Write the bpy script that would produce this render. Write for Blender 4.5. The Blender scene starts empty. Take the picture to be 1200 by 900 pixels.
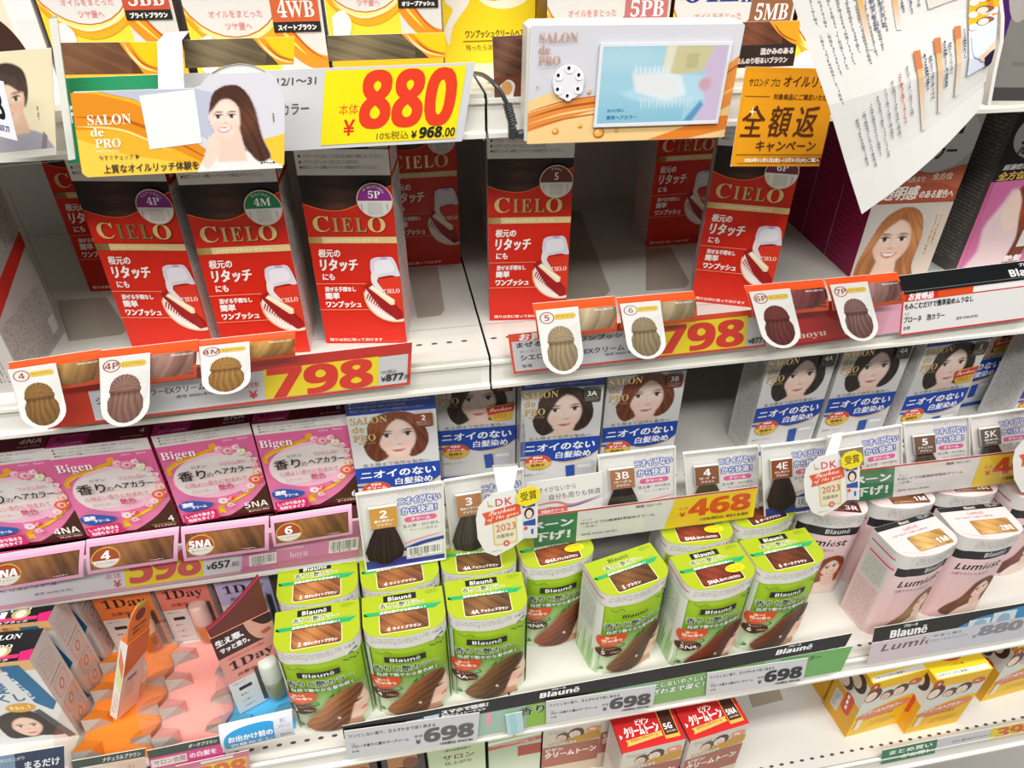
import bpy, math, random
import numpy as np
from mathutils import Vector, Matrix

random.seed(7); rng = np.random.default_rng(7)
scene = bpy.context.scene
COL = scene.collection
# ------------------------------------------------------------------ camera, light, exposure
CAM_POS = (0.0, -0.55, 1.5)
PITCH, YAW, ROLL, FOCAL = 35.531, 10.591, 0.312, 830.9      # focal length in pixels of the 1200x900 frame
cam = bpy.data.objects.new('camera', bpy.data.cameras.new('camera'))
COL.objects.link(cam); scene.camera = cam
cam.data.sensor_fit = 'HORIZONTAL'; cam.data.sensor_width = 36.0
cam.data.lens = 36.0*FOCAL/1200; cam.data.clip_start = 0.01
p_, y_, r_ = map(math.radians, (PITCH, YAW, ROLL))
FW = Vector((math.sin(y_)*math.cos(p_), math.cos(y_)*math.cos(p_), -math.sin(p_)))
RT0 = Vector((math.cos(y_), -math.sin(y_), 0)); UP0 = RT0.cross(FW)
RT = math.cos(r_)*RT0 + math.sin(r_)*UP0; UP = -math.sin(r_)*RT0 + math.cos(r_)*UP0
cam.matrix_world = Matrix(((RT.x, UP.x, -FW.x, CAM_POS[0]), (RT.y, UP.y, -FW.y, CAM_POS[1]),
                           (RT.z, UP.z, -FW.z, CAM_POS[2]), (0, 0, 0, 1)))
scene.view_settings.view_transform = 'Standard'; scene.view_settings.look = 'None'
scene.view_settings.gamma = 1.0; scene.view_settings.use_curve_mapping = False
scene.view_settings.exposure = -0.04
world = bpy.data.worlds.new('store_light'); scene.world = world; world.use_nodes = True
bgn = world.node_tree.nodes['Background']
bgn.inputs[0].default_value = (1.0, 0.985, 0.96, 1); bgn.inputs[1].default_value = 0.08

def ceiling_lamp(loc, sx, sy, power, rot=(0, 0, 0)):
    l = bpy.data.lights.new('ceiling_lamp', 'AREA'); l.shape = 'RECTANGLE'; l.size = sx; l.size_y = sy
    l.energy = power; l.color = (1.0, 0.985, 0.955)
    o = bpy.data.objects.new('ceiling_lamp', l); COL.objects.link(o); o.location = loc; o.rotation_euler = rot
ceiling_lamp((-0.2, -0.78, 3.1), 3.8, 0.25, 72, (math.radians(12), 0, 0))
ceiling_lamp((-0.2, -1.75, 3.1), 3.8, 0.25, 78, (math.radians(26), 0, 0))

# ------------------------------------------------------------------ pixel of the photo -> point in the place
def ray(px, py):
    return FW + (px-600)/FOCAL*RT - (py-450)/FOCAL*UP
def at_y(px, py, y):
    d = ray(px, py); return Vector(CAM_POS) + d*((y-CAM_POS[1])/d.y)
def at_z(px, py, z):
    d = ray(px, py); return Vector(CAM_POS) + d*((z-CAM_POS[2])/d.z)

# ------------------------------------------------------------------ colour and materials
def lin(c):
    if not isinstance(c, str): return tuple(c)[:3]
    c = c.lstrip('#'); c = c if len(c) == 6 else ''.join(q+q for q in c); v = [int(c[i:i+2], 16)/255 for i in (0, 2, 4)]
    return tuple(x/12.92 if x <= .04045 else ((x+.055)/1.055)**2.4 for x in v)
def mix(a, b, t):
    a, b = np.array(lin(a)), np.array(lin(b)); return tuple(a*(1-t)+b*t)

def node_mat(name, rough=.45, metal=0.0, coat=0.0, bump=0.0, scale=900, attr=True, base=(.8, .8, .8), spec=.5):
    m = bpy.data.materials.new(name); m.use_nodes = True; nt = m.node_tree; b = nt.nodes['Principled BSDF']
    b.inputs['Roughness'].default_value = rough; b.inputs['Metallic'].default_value = metal
    b.inputs['Coat Weight'].default_value = coat; b.inputs['Coat Roughness'].default_value = .12
    b.inputs['Specular IOR Level'].default_value = spec
    if attr:
        a = nt.nodes.new('ShaderNodeVertexColor'); a.layer_name = 'Col'
        nt.links.new(a.outputs['Color'], b.inputs['Base Color'])
    else: b.inputs['Base Color'].default_value = (*base, 1)
    if bump:
        tc = nt.nodes.new('ShaderNodeTexCoord'); n = nt.nodes.new('ShaderNodeTexNoise'); n.inputs['Scale'].default_value = scale
        bp = nt.nodes.new('ShaderNodeBump'); bp.inputs['Strength'].default_value = bump; bp.inputs['Distance'].default_value = .0004
        nt.links.new(tc.outputs['Object'], n.inputs['Vector']); nt.links.new(n.outputs['Fac'], bp.inputs['Height'])
        nt.links.new(bp.outputs['Normal'], b.inputs['Normal'])
    return m
PRINT, FOIL, MATTE, PLASTIC, GLOSS, SCREEN, CLEAR, SMOKY, STEEL = range(9)
MATS = [node_mat('printed_card', .46, coat=.05, bump=.05, spec=.4), node_mat('gold_foil', .24, metal=.85),
        node_mat('matte_paper', .75, bump=.08, scale=500), node_mat('moulded_plastic', .35, bump=.03, scale=300),
        node_mat('glossy_lamination', .22, coat=.5), None, None, None,
        node_mat('painted_steel', .4, bump=.04, scale=150)]
def clear_mat(name, tint, gloss, rough):
    m = bpy.data.materials.new(name); m.use_nodes = True; nt = m.node_tree; nt.nodes.clear()
    out = nt.nodes.new('ShaderNodeOutputMaterial'); tr = nt.nodes.new('ShaderNodeBsdfTransparent')
    gl = nt.nodes.new('ShaderNodeBsdfGlossy'); gl.inputs['Roughness'].default_value = rough
    tr.inputs[0].default_value = (*tint, 1); lw = nt.nodes.new('ShaderNodeLayerWeight')   # facing term: the same from both sides of the sheet
    pw = nt.nodes.new('ShaderNodeMath'); pw.operation = 'POWER'; pw.inputs[1].default_value = 4.0
    mu = nt.nodes.new('ShaderNodeMath'); mu.operation = 'MULTIPLY_ADD'; mu.inputs[1].default_value = gloss; mu.inputs[2].default_value = .022
    mx = nt.nodes.new('ShaderNodeMixShader')
    nt.links.new(lw.outputs['Facing'], pw.inputs[0]); nt.links.new(pw.outputs[0], mu.inputs[0]); nt.links.new(mu.outputs[0], mx.inputs[0])
    nt.links.new(tr.outputs[0], mx.inputs[1]); nt.links.new(gl.outputs[0], mx.inputs[2]); nt.links.new(mx.outputs[0], out.inputs[0])
    return m
MATS[CLEAR] = clear_mat('clear_acrylic', (.985, .985, .98), .6, .08)
MATS[SMOKY] = clear_mat('smoky_clear_tray', (.90, .88, .855), .5, .16)
ms = bpy.data.materials.new('lit_screen'); ms.use_nodes = True
_b = ms.node_tree.nodes['Principled BSDF']; _a = ms.node_tree.nodes.new('ShaderNodeVertexColor'); _a.layer_name = 'Col'
_b.inputs['Base Color'].default_value = (.02, .02, .02, 1); _b.inputs['Roughness'].default_value = .15
ms.node_tree.links.new(_a.outputs['Color'], _b.inputs['Emission Color']); _b.inputs['Emission Strength'].default_value = .95
MATS[SCREEN] = ms

# ------------------------------------------------------------------ lettering
def serif(t):
    o = ''
    for c in t:
        if 'A' <= c <= 'Z': o += chr(0x1d400+ord(c)-65)
        elif 'a' <= c <= 'z': o += chr(0x1d41a+ord(c)-97)
        elif '0' <= c <= '9': o += chr(0x1d7ce+ord(c)-48)
        else: o += c
    return o
def sans(t):
    o = ''
    for c in t:
        if 'A' <= c <= 'Z': o += chr(0x1d5d4+ord(c)-65)
        elif 'a' <= c <= 'z': o += chr(0x1d5ee+ord(c)-97)
        elif '0' <= c <= '9': o += chr(0x1d7ec+ord(c)-48)
        else: o += c
    return o
def script(t):
    return ''.join(chr(0x1d4d0+ord(c)-65) if 'A' <= c <= 'Z' else chr(0x1d4ea+ord(c)-97) if 'a' <= c <= 'z' else c for c in t)
_tc = {}
_cu = bpy.data.curves.new('lettering', 'FONT'); _cu.resolution_u = 2
_ob = bpy.data.objects.new('lettering', _cu)
def glyphs(s, shear=0.0):
    k = (s, shear)
    if k not in _tc:
        _cu.body = s; _cu.shear = shear
        me = bpy.data.meshes.new_from_object(_ob)
        n = len(me.vertices); v = np.zeros(n*3); me.vertices.foreach_get('co', v); v = v.reshape(-1, 3)[:, :2]
        f = [list(p.vertices) for p in me.polygons]
        lo, hi = v.min(0), v.max(0); bpy.data.meshes.remove(me)
        v = (v-lo); _tc[k] = (v, f, hi-lo)
    return _tc[k]

# ------------------------------------------------------------------ print artwork: layered flat shapes, millimetres, y down from the top left
def clip_poly(P, axis, val, keep_less):
    out = []; n = len(P)
    for i in range(n):
        a, b = P[i], P[(i+1) % n]
        da, db = (a[axis]-val), (b[axis]-val)
        if keep_less: da, db = -da, -db
        if da >= 0: out.append(a)
        if (da > 0 and db < 0) or (da < 0 and db > 0):
            t = da/(da-db); out.append([a[k]+(b[k]-a[k])*t for k in range(len(a))])
    return out
STEP = 0.035
class Art:
    def __init__(s, W, H, bg=None, mat=PRINT):
        s.W, s.H, s.sh, s.L, s.mat = W, H, [], 0, mat
        if bg is not None: s.rect(0, 0, W, H, bg)
    def _add(s, V, F, C, mat):
        # V list of (x,y); C one colour or per-vertex
        s.sh.append((np.asarray(V, float), F, C, s.mat if mat is None else mat, s.L*STEP)); s.L += 1
    def poly(s, pts, c, mat=None):
        if isinstance(c, list): C = [lin(q) for q in c]
        else: C = lin(c)
        s._add(pts, [list(range(len(pts)))], C, mat)
    def rect(s, x0, y0, x1, y1, c, c2=None, vertical=True, mat=None):
        P = [(x0, y0), (x1, y0), (x1, y1), (x0, y1)]
        if c2 is None: s.poly(P, c, mat)
        else: s.poly(P, [c, c, c2, c2] if vertical else [c, c2, c2, c], mat)
    def rrect(s, x0, y0, x1, y1, r, c, mat=None):
        P = []
        for cx, cy, a0 in ((x1-r, y0+r, -90), (x1-r, y1-r, 0), (x0+r, y1-r, 90), (x0+r, y0+r, 180)):
            for k in range(6):
                a = math.radians(a0+18*k); P.append((cx+r*math.cos(a), cy+r*math.sin(a)))
        s.poly(P, c, mat)
    def ell(s, cx, cy, rx, ry=None, c='#fff', rot=0, n=28, a0=0, a1=360, mat=None):
        ry = rx if ry is None else ry; P = []; cr, sr = math.cos(math.radians(rot)), math.sin(math.radians(rot))
        full = a1-a0 >= 360
        for k in range(n if full else n+1):
            a = math.radians(a0+(a1-a0)*k/n); x, y = rx*math.cos(a), ry*math.sin(a)
            P.append((cx+x*cr-y*sr, cy+x*sr+y*cr))
        s.poly(P, c, mat)
    def curve(s, ctrl, n=24):
        # Catmull-Rom through the control points
        P = [ctrl[0]]+list(ctrl)+[ctrl[-1]]; out = []
        for i in range(1, len(P)-2):
            p0, p1, p2, p3 = (np.array(P[i+k], float) for k in (-1, 0, 1, 2))
            m = max(2, n//(len(ctrl)-1))
            for k in range(m):
                t = k/m; out.append(tuple(.5*((2*p1)+(-p0+p2)*t+(2*p0-5*p1+4*p2-p3)*t*t+(-p0+3*p1-3*p2+p3)*t**3)))
        out.append(tuple(ctrl[-1])); return out
    def blob(s, ctrl, c, n=40, mat=None):
        s.poly(s.curve(list(ctrl)+[ctrl[0]], n)[:-1], c, mat)
    def stroke(s, pts, w, c, smooth=True, n=24, taper=False, mat=None, closed=False):
        P = np.array(s.curve(pts, n) if smooth and len(pts) > 2 else pts, float)
        d = np.gradient(P, axis=0); d /= np.maximum(np.linalg.norm(d, axis=1, keepdims=True), 1e-9); nn = np.stack([-d[:, 1], d[:, 0]], 1)
        ww = np.full(len(P), w/2)
        if taper: ww = ww*np.clip(np.sin(np.linspace(.08, math.pi-.08, len(P))), .08, 1)
        A, B = P+nn*ww[:, None], P-nn*ww[:, None]; m = len(P)
        s._add(np.concatenate([A, B]), [[i, i+1, m+i+1, m+i] for i in range(m-1)], lin(c), mat)
    def text(s, t, x, y, w=None, h=None, c='#000', bold=0, out=None, ow=.4, shear=0.0, rot=0, mat=None, align='l', grad=None, jitter=0):
        """ink box of the lettering fitted to (x, y, w, h): y is its top; give h only to keep the natural width"""
        V, F, sz = glyphs(t, shear)
        if h is None: h = sz[1]*w/sz[0]
        if w is None: w = sz[0]*h/sz[1]
        if align == 'c': x -= w/2
        elif align == 'r': x -= w
        Q = np.stack([V[:, 0]/sz[0]*w, h-V[:, 1]/sz[1]*h], 1)
        cr, sr = math.cos(math.radians(rot)), math.sin(math.radians(rot))
        def put(dx, dy, col, lift=True):
            q = Q+[dx, dy]; q = np.stack([x+q[:, 0]*cr-q[:, 1]*sr, y+q[:, 0]*sr+q[:, 1]*cr], 1)
            s.sh.append((q, F, col, s.mat if mat is None else mat, s.L*STEP))
        if out:
            k = 8 if ow > .5 else 4
            for i in range(k):
                a = 2*math.pi*i/k+.4; put(ow*math.cos(a), ow*math.sin(a), lin(out)); s.L += .2
            s.L += 1
        col = lin(c)
        if grad: col = [mix(c, grad, float(b)) for b in Q[:, 1]/h]
        if bold:
            for dx, dy in ((-1, -.6), (1, .6), (-1, .6), (1, -.6)): put(dx*bold, dy*bold, col); s.L += .2
        else: put(0, 0, col)
        s.L += 1
    def micro(s, x, y, w, h, c, rows=1, gap=.5, seed=0, mat=None):
        """lines of very small print"""
        r = random.Random(seed*131+int(x*7+y*3)); pitch = h/rows; V = []; F = []
        for k in range(rows):
            xx = x; hh = pitch*(1-gap)
            end = x+w*(1 if k < rows-1 else r.uniform(.6, .95))
            while xx < end:
                l = min(r.uniform(.5, 1.5)*hh, end-xx); yy = y+k*pitch; b = len(V)
                tt = hh*r.choice((.35, .6, 1)); oy = (hh-tt)*r.random()
                V += [(xx, yy+oy), (xx+l, yy+oy), (xx+l, yy+oy+tt), (xx, yy+oy+tt)]; F.append([b, b+1, b+2, b+3]); xx += l+hh*.45
        s._add(V, F, lin(c), mat)
    def vmicro(s, x, y, w, h, c, cols=1, gap=.5, seed=0):
        a = Art(h, w); a.micro(0, 0, h, w, c, cols, gap, seed)
        V, F, C, m, z = a.sh[0]; s._add([(x+q[1], y+q[0]) for q in V], F, C, None)
    def img(s, x0, y0, x1, y1, rgb, mask=None, mat=None):
        """a printed picture: one coloured vertex per sample"""
        h, w, _ = rgb.shape; xs = np.linspace(x0, x1, w); ys = np.linspace(y0, y1, h)
        X, Y = np.meshgrid(xs, ys); V = np.stack([X.ravel(), Y.ravel()], 1); F = []
        for j in range(h-1):
            for i in range(w-1):
                if mask is None or mask[j:j+2, i:i+2].mean() > .5: F.append([j*w+i, j*w+i+1, (j+1)*w+i+1, (j+1)*w+i])
        s._add(V, F, [tuple(q) for q in rgb.reshape(-1, 3)], mat)
    def barcode(s, x, y, w, h, seed=1):
        s.rect(x, y, x+w, y+h, '#f4f4f2'); r = random.Random(seed); V = []; F = []; xx = x+w*.06
        while xx < x+w*.94:
            ww = r.choice((.2, .35, .55))*w/26; b = len(V); V += [(xx, y+h*.1), (xx+ww, y+h*.1), (xx+ww, y+h*.8), (xx, y+h*.8)]
            F.append([b, b+1, b+2, b+3]); xx += ww+r.choice((.25, .4, .6))*w/24
        s._add(V, F, lin('#222222'), None)
        s.micro(x+w*.1, y+h*.84, w*.8, h*.12, '#333', 1, .1, seed)
    def sub(s, a, x, y, sc=1.0, rot=0):
        cr, sr = math.cos(math.radians(rot))*sc, math.sin(math.radians(rot))*sc
        for V, F, C, m, z in a.sh:
            s.sh.append((np.stack([x+V[:, 0]*cr-V[:, 1]*sr, y+V[:, 0]*sr+V[:, 1]*cr], 1), F, C, m, z+s.L*STEP))
        s.L += a.L
    def flat(s, clip=True, cuts=(), vcuts=()):
        """-> list of (points, colours, material, lift); clipped to the sheet and cut for bending"""
        V3, FF, CC, MM = [], [], [], []; n0 = 0
        for V, F, C, m, z in s.sh:
            per = isinstance(C, list)
            inside = V[:, 0].min() >= -1e-6 and V[:, 0].max() <= s.W+1e-6 and V[:, 1].min() >= -1e-6 and V[:, 1].max() <= s.H+1e-6
            if (inside or not clip) and not len(cuts) and not len(vcuts):
                V3.append(np.column_stack([V, np.full(len(V), z)])); FF += [[i+n0 for i in f] for f in F]; MM += [m]*len(F)
                CC.append(np.array(C) if per else np.tile(C, (len(V), 1))); n0 += len(V); continue
            for f in F:
                P = [list(V[i])+list(C[i] if per else C) for i in f]
                q = V[f]; lo, hi = q.min(0), q.max(0)
                if clip:
                    if hi[0] <= 0 or lo[0] >= s.W or hi[1] <= 0 or lo[1] >= s.H: continue
                    if lo[0] < 0: P = clip_poly(P, 0, 0.0, False)
                    if hi[0] > s.W: P = clip_poly(P, 0, s.W, True)
                    if lo[1] < 0: P = clip_poly(P, 1, 0.0, False)
                    if hi[1] > s.H: P = clip_poly(P, 1, s.H, True)
                strips = [P]
                for ax, cs in ((0, cuts), (1, vcuts)):
                    new = []
                    for R in strips:
                        if len(R) < 3: continue
                        a = min(p[ax] for p in R); b = max(p[ax] for p in R)
                        for cval in cs:
                            if a+1e-6 < cval < b-1e-6:
                                new.append(clip_poly(R, ax, cval, True)); R = clip_poly(R, ax, cval, False)
                        new.append(R)
                    strips = new
                for R in strips:
                    if len(R) < 3: continue
                    R = np.array(R); V3.append(np.column_stack([R[:, :2], np.full(len(R), z)])); CC.append(R[:, 2:5])
                    FF.append(list(range(n0, n0+len(R)))); MM.append(m); n0 += len(R)
        return np.concatenate(V3), FF, np.concatenate(CC), MM

# ------------------------------------------------------------------ meshes
class Mesh:
    def __init__(s): s.V, s.F, s.C, s.M, s.n = [], [], [], [], 0
    def raw(s, V, F, c, mat=PRINT):
        V = np.asarray(V, float); s.V.append(V); s.F += [[i+s.n for i in f] for f in F]; s.M += [mat]*len(F)
        s.C.append(np.tile(lin(c), (len(V), 1)) if isinstance(c, str) or np.ndim(c) == 1 else np.asarray(c)); s.n += len(V)
    def art(s, a, fn, cuts=(), vcuts=(), clip=True):
        V, F, C, M = a.flat(clip, cuts, vcuts); P = fn(V[:, 0], V[:, 1], V[:, 2])
        s.V.append(P); s.F += [[i+s.n for i in f] for f in F]; s.C.append(C); s.M += M; s.n += len(V)
    def box(s, x0, y0, z0, x1, y1, z1, c, mat=PLASTIC, bevel=0.0):
        if bevel <= 0:
            P = [(x, y, z) for z in (z0, z1) for y in (y0, y1) for x in (x0, x1)]
            for f in ((0, 2, 3, 1), (4, 5, 7, 6), (0, 1, 5, 4), (2, 6, 7, 3), (0, 4, 6, 2), (1, 3, 7, 5)):
                s.raw([P[i] for i in f], [[0, 1, 2, 3]], c, mat)
        else:
            b = bevel; out = [(x0+b, y0), (x1-b, y0), (x1, y0+b), (x1, y1-b), (x1-b, y1), (x0+b, y1), (x0, y1-b), (x0, y0+b)]
            inn = [(x0+2*b, y0+b), (x1-2*b, y0+b), (x1-b, y0+2*b), (x1-b, y1-2*b), (x1-2*b, y1-b), (x0+2*b, y1-b), (x0+b, y1-2*b), (x0+b, y0+2*b)]
            R = [[(x, y, z0) for x, y in inn], [(x, y, z0+b) for x, y in out], [(x, y, z1-b) for x, y in out], [(x, y, z1) for x, y in inn]]
            V = sum(R, []); F = [list(range(7, -1, -1)), list(range(24, 32))]
            for k in range(3): F += [[k*8+i, k*8+(i+1) % 8, k*8+8+(i+1) % 8, k*8+8+i] for i in range(8)]
            s.raw(V, F, c, mat)
    def prism(s, prof, x0, x1, c, mat=STEEL):
        """profile in (y, z), extruded along x"""
        n = len(prof); V = [(x0, *p) for p in prof]+[(x1, *p) for p in prof]
        s.raw(V, [list(range(n)), list(range(2*n-1, n-1, -1))]+[[i, n+i, n+(i+1) % n, (i+1) % n] for i in range(n)], c, mat)
    def sheet(s, pts, th, c, mat=PRINT):
        """a thin flat panel from 3-D outline points, given a thickness behind it"""
        P = np.array(pts, float); nrm = np.cross(P[1]-P[0], P[2]-P[0]); nrm /= np.linalg.norm(nrm); n = len(P)
        V = np.concatenate([P, P-nrm*th]); F = [list(range(n)), list(range(2*n-1, n-1, -1))]+[[i, n+i, n+(i+1) % n, (i+1) % n] for i in range(n)]
        s.raw(V, F, c, mat)
    def build(s, name, parent=None, smooth=False):
        me = bpy.data.meshes.new(name); V = np.concatenate(s.V); C = np.concatenate(s.C)
        me.from_pydata(V.tolist(), [], s.F)
        used = sorted(set(s.M)); idx = {m: i for i, m in enumerate(used)}
        for m in used: me.materials.append(MATS[m])
        me.polygons.foreach_set('material_index', [idx[m] for m in s.M])
        if smooth: me.polygons.foreach_set('use_smooth', [True]*len(s.F))
        at = me.color_attributes.new('Col', 'FLOAT_COLOR', 'POINT')
        at.data.foreach_set('color', np.column_stack([C, np.ones(len(C))]).ravel())
        o = bpy.data.objects.new(name, me); COL.objects.link(o)
        if parent: o.parent = parent
        return o
def tag(o, label=None, cat=None, group=None, kind=None):
    if label: o['label'] = label
    if cat: o['category'] = cat
    if group: o['group'] = group
    if kind: o['kind'] = kind
    return o
def thing(name, loc, label, cat, group=None, rz=0.0, rot=None):
    o = bpy.data.objects.new(name, None); COL.objects.link(o); o.empty_display_size = .02
    o.location = loc; o.rotation_euler = rot if rot else (0, 0, rz)
    return tag(o, label, cat, group)
def dup(root, label, loc=None, rz=None, group=None):
    r = root.copy(); COL.objects.link(r); r['label'] = label
    if loc is not None: r.location = loc
    if rz is not None: r.rotation_euler = (0, 0, rz)
    if group: r['group'] = group
    for ch in root.children:
        c = ch.copy(); COL.objects.link(c); c.parent = r
        for g in ch.children:
            d = g.copy(); COL.objects.link(d); d.parent = c
    return r
mm = .001
def front_of(W, D, H):
    return lambda u, v, h: np.stack([u*mm-W/2, -D/2-h*mm, H-v*mm], -1)
def right_of(W, D, H):
    return lambda u, v, h: np.stack([W/2+h*mm, u*mm-D/2, H-v*mm], -1)
def left_of(W, D, H):
    return lambda u, v, h: np.stack([-W/2-h*mm, D/2-u*mm, H-v*mm], -1)
def top_of(W, D, H):
    return lambda u, v, h: np.stack([u*mm-W/2, D/2-v*mm, H+h*mm], -1)
def carton(W, D, H, front, right=None, left=None, top=None, back='#d8d4cc', side='#d8d4cc'):
    """a folding carton in metres; the printed faces are artwork in millimetres"""
    m = Mesh(); x, y = W/2, D/2
    m.raw([(-x, y, 0), (x, y, 0), (x, y, H), (-x, y, H)], [[1, 0, 3, 2]], back)
    m.raw([(-x, -y, 0), (x, -y, 0), (x, y, 0), (-x, y, 0)], [[3, 2, 1, 0]], back)
    for a, fn in ((front, front_of), (right, right_of), (left, left_of), (top, top_of)):
        if a is not None: m.art(a, fn(W, D, H))
    if right is None: m.raw([(x, -y, 0), (x, y, 0), (x, y, H), (x, -y, H)], [[0, 1, 2, 3]], side)
    if left is None: m.raw([(-x, -y, 0), (-x, y, 0), (-x, y, H), (-x, -y, H)], [[3, 2, 1, 0]], side)
    if top is None: m.raw([(-x, -y, H), (x, -y, H), (x, y, H), (-x, y, H)], [[0, 1, 2, 3]], side)
    return m
def plate(a, name, parent, fn, th=.0006, back='#e8e6e0', cuts=(), vcuts=()):
    """a printed card: artwork in front, plain back, a real thickness"""
    m = Mesh(); m.art(a, fn, cuts, vcuts)
    us = np.array(sorted({0.0, a.W, *cuts})); vs = np.array(sorted({0.0, a.H, *vcuts})); nu, nv = len(us), len(vs)
    U, Vv = np.meshgrid(us, vs); P = fn(U.ravel(), Vv.ravel(), np.full(U.size, -th*1000))
    m.raw(P, [[j*nu+i+1, j*nu+i, (j+1)*nu+i, (j+1)*nu+i+1] for j in range(nv-1) for i in range(nu-1)], back, MATTE)
    per = [(u, 0) for u in us]+[(a.W, v) for v in vs[1:]]+[(u, a.H) for u in us[::-1][1:]]+[(0, v) for v in vs[::-1][1:-1]]
    u = np.array([p[0] for p in per]); v = np.array([p[1] for p in per]); n = len(per)
    E = np.concatenate([fn(u, v, np.zeros(n)), fn(u, v, np.full(n, -th*1000))])
    m.raw(E, [[i, (i+1) % n, n+(i+1) % n, n+i] for i in range(n)], back, MATTE)
    return m.build(name, parent)
WARN = ('●ヘアカラーでかぶれたことのある方は絶対に使用しないでください。', '●ヘアカラーはアレルギーをおこすことがあります。',
        '●毎回アレルギー試験(パッチテスト)を毎回必ず行ってください。')
def warning(a, x, y, w, h, c):
    ww = (w, w*.7, w*.92)
    for k in range(3): a.text(WARN[k], x, y+h*k/3, ww[k], h*.24, c)

# ------------------------------------------------------------------ printed pictures
def grid(w, h, n):
    nx = n; ny = max(4, int(round(n*h/w))); return np.meshgrid(np.linspace(0, w, nx), np.linspace(0, h, ny))
def soft_ell(X, Y, cx, cy, rx, ry, rot=0, soft=.12):
    c, s = math.cos(math.radians(rot)), math.sin(math.radians(rot)); dx, dy = X-cx, Y-cy
    d = np.sqrt(((dx*c+dy*s)/rx)**2+((-dx*s+dy*c)/ry)**2); return np.clip((1-d)/soft+.5, 0, 1)
def in_poly(X, Y, P, soft=1.0):
    """soft inside test: signed distance to the polygon"""
    P = np.array(P, float); inside = np.zeros(X.shape, bool); D = np.full(X.shape, 1e9)
    for i in range(len(P)):
        (x0, y0), (x1, y1) = P[i], P[(i+1) % len(P)]
        cond = ((y0 > Y) != (y1 > Y)) & (X < (x1-x0)*(Y-y0)/((y1-y0) if y1 != y0 else 1e-9)+x0); inside ^= cond
        t = np.clip(((X-x0)*(x1-x0)+(Y-y0)*(y1-y0))/max((x1-x0)**2+(y1-y0)**2, 1e-9), 0, 1)
        D = np.minimum(D, np.hypot(X-x0-t*(x1-x0), Y-y0-t*(y1-y0)))
    return np.clip(np.where(inside, D, -D)/soft+.5, 0, 1)
def over(img, col, m):
    c = np.array(lin(col)) if not isinstance(col, np.ndarray) else col
    return img*(1-m[..., None])+c*m[..., None]
def smooth_closed(ctrl, n=48):
    return Art(1, 1).curve(list(ctrl)+[ctrl[0]], n)[:-1]
def hair_tex(X, Y, dark, light, freq=1.2, seed=0, bend=.3, cx=0, cy=0):
    r = np.random.default_rng(seed); ang = np.arctan2(X-cx, Y-cy+1e-6)*40+np.sin(Y*bend*.5)*.5
    t = np.zeros(X.shape)
    for k in range(5): t += np.sin(ang*freq*(1+.7*k)+r.uniform(0, 6)+.25*np.sin(Y*.25+k))*(.5**(k*.5))
    t = (t-t.min())/(np.ptp(t)+1e-9); d, l = np.array(lin(dark)), np.array(lin(light)); hgt = np.ptp(Y)
    sheen = np.exp(-((np.hypot(X-cx, Y-cy)-hgt*.62)/(hgt*.16))**2)
    return d+(l-d)*np.clip(.16+.45*t+.6*sheen*(.5+.5*t), 0, 1)[..., None]
def streaks(w, h, n, dark, light, slant=.3, seed=1, freq=1.0):
    X, Y = grid(w, h, n); r = np.random.default_rng(seed); t = np.zeros(X.shape); q = X+Y*slant*3
    for k in range(7): t += np.sin(q*freq*(.35+.42*k)+r.uniform(0, 6)+.35*np.sin(Y*.3+k))*(.62**k)
    t = (t-t.min())/np.ptp(t); sheen = .55*np.exp(-((X-w*.42+Y*.4)/(w*.28))**2)
    d, l = np.array(lin(dark)), np.array(lin(light)); f = np.clip(.55*t+sheen, 0, 1)
    return d+(l-d)*f[..., None]

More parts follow.
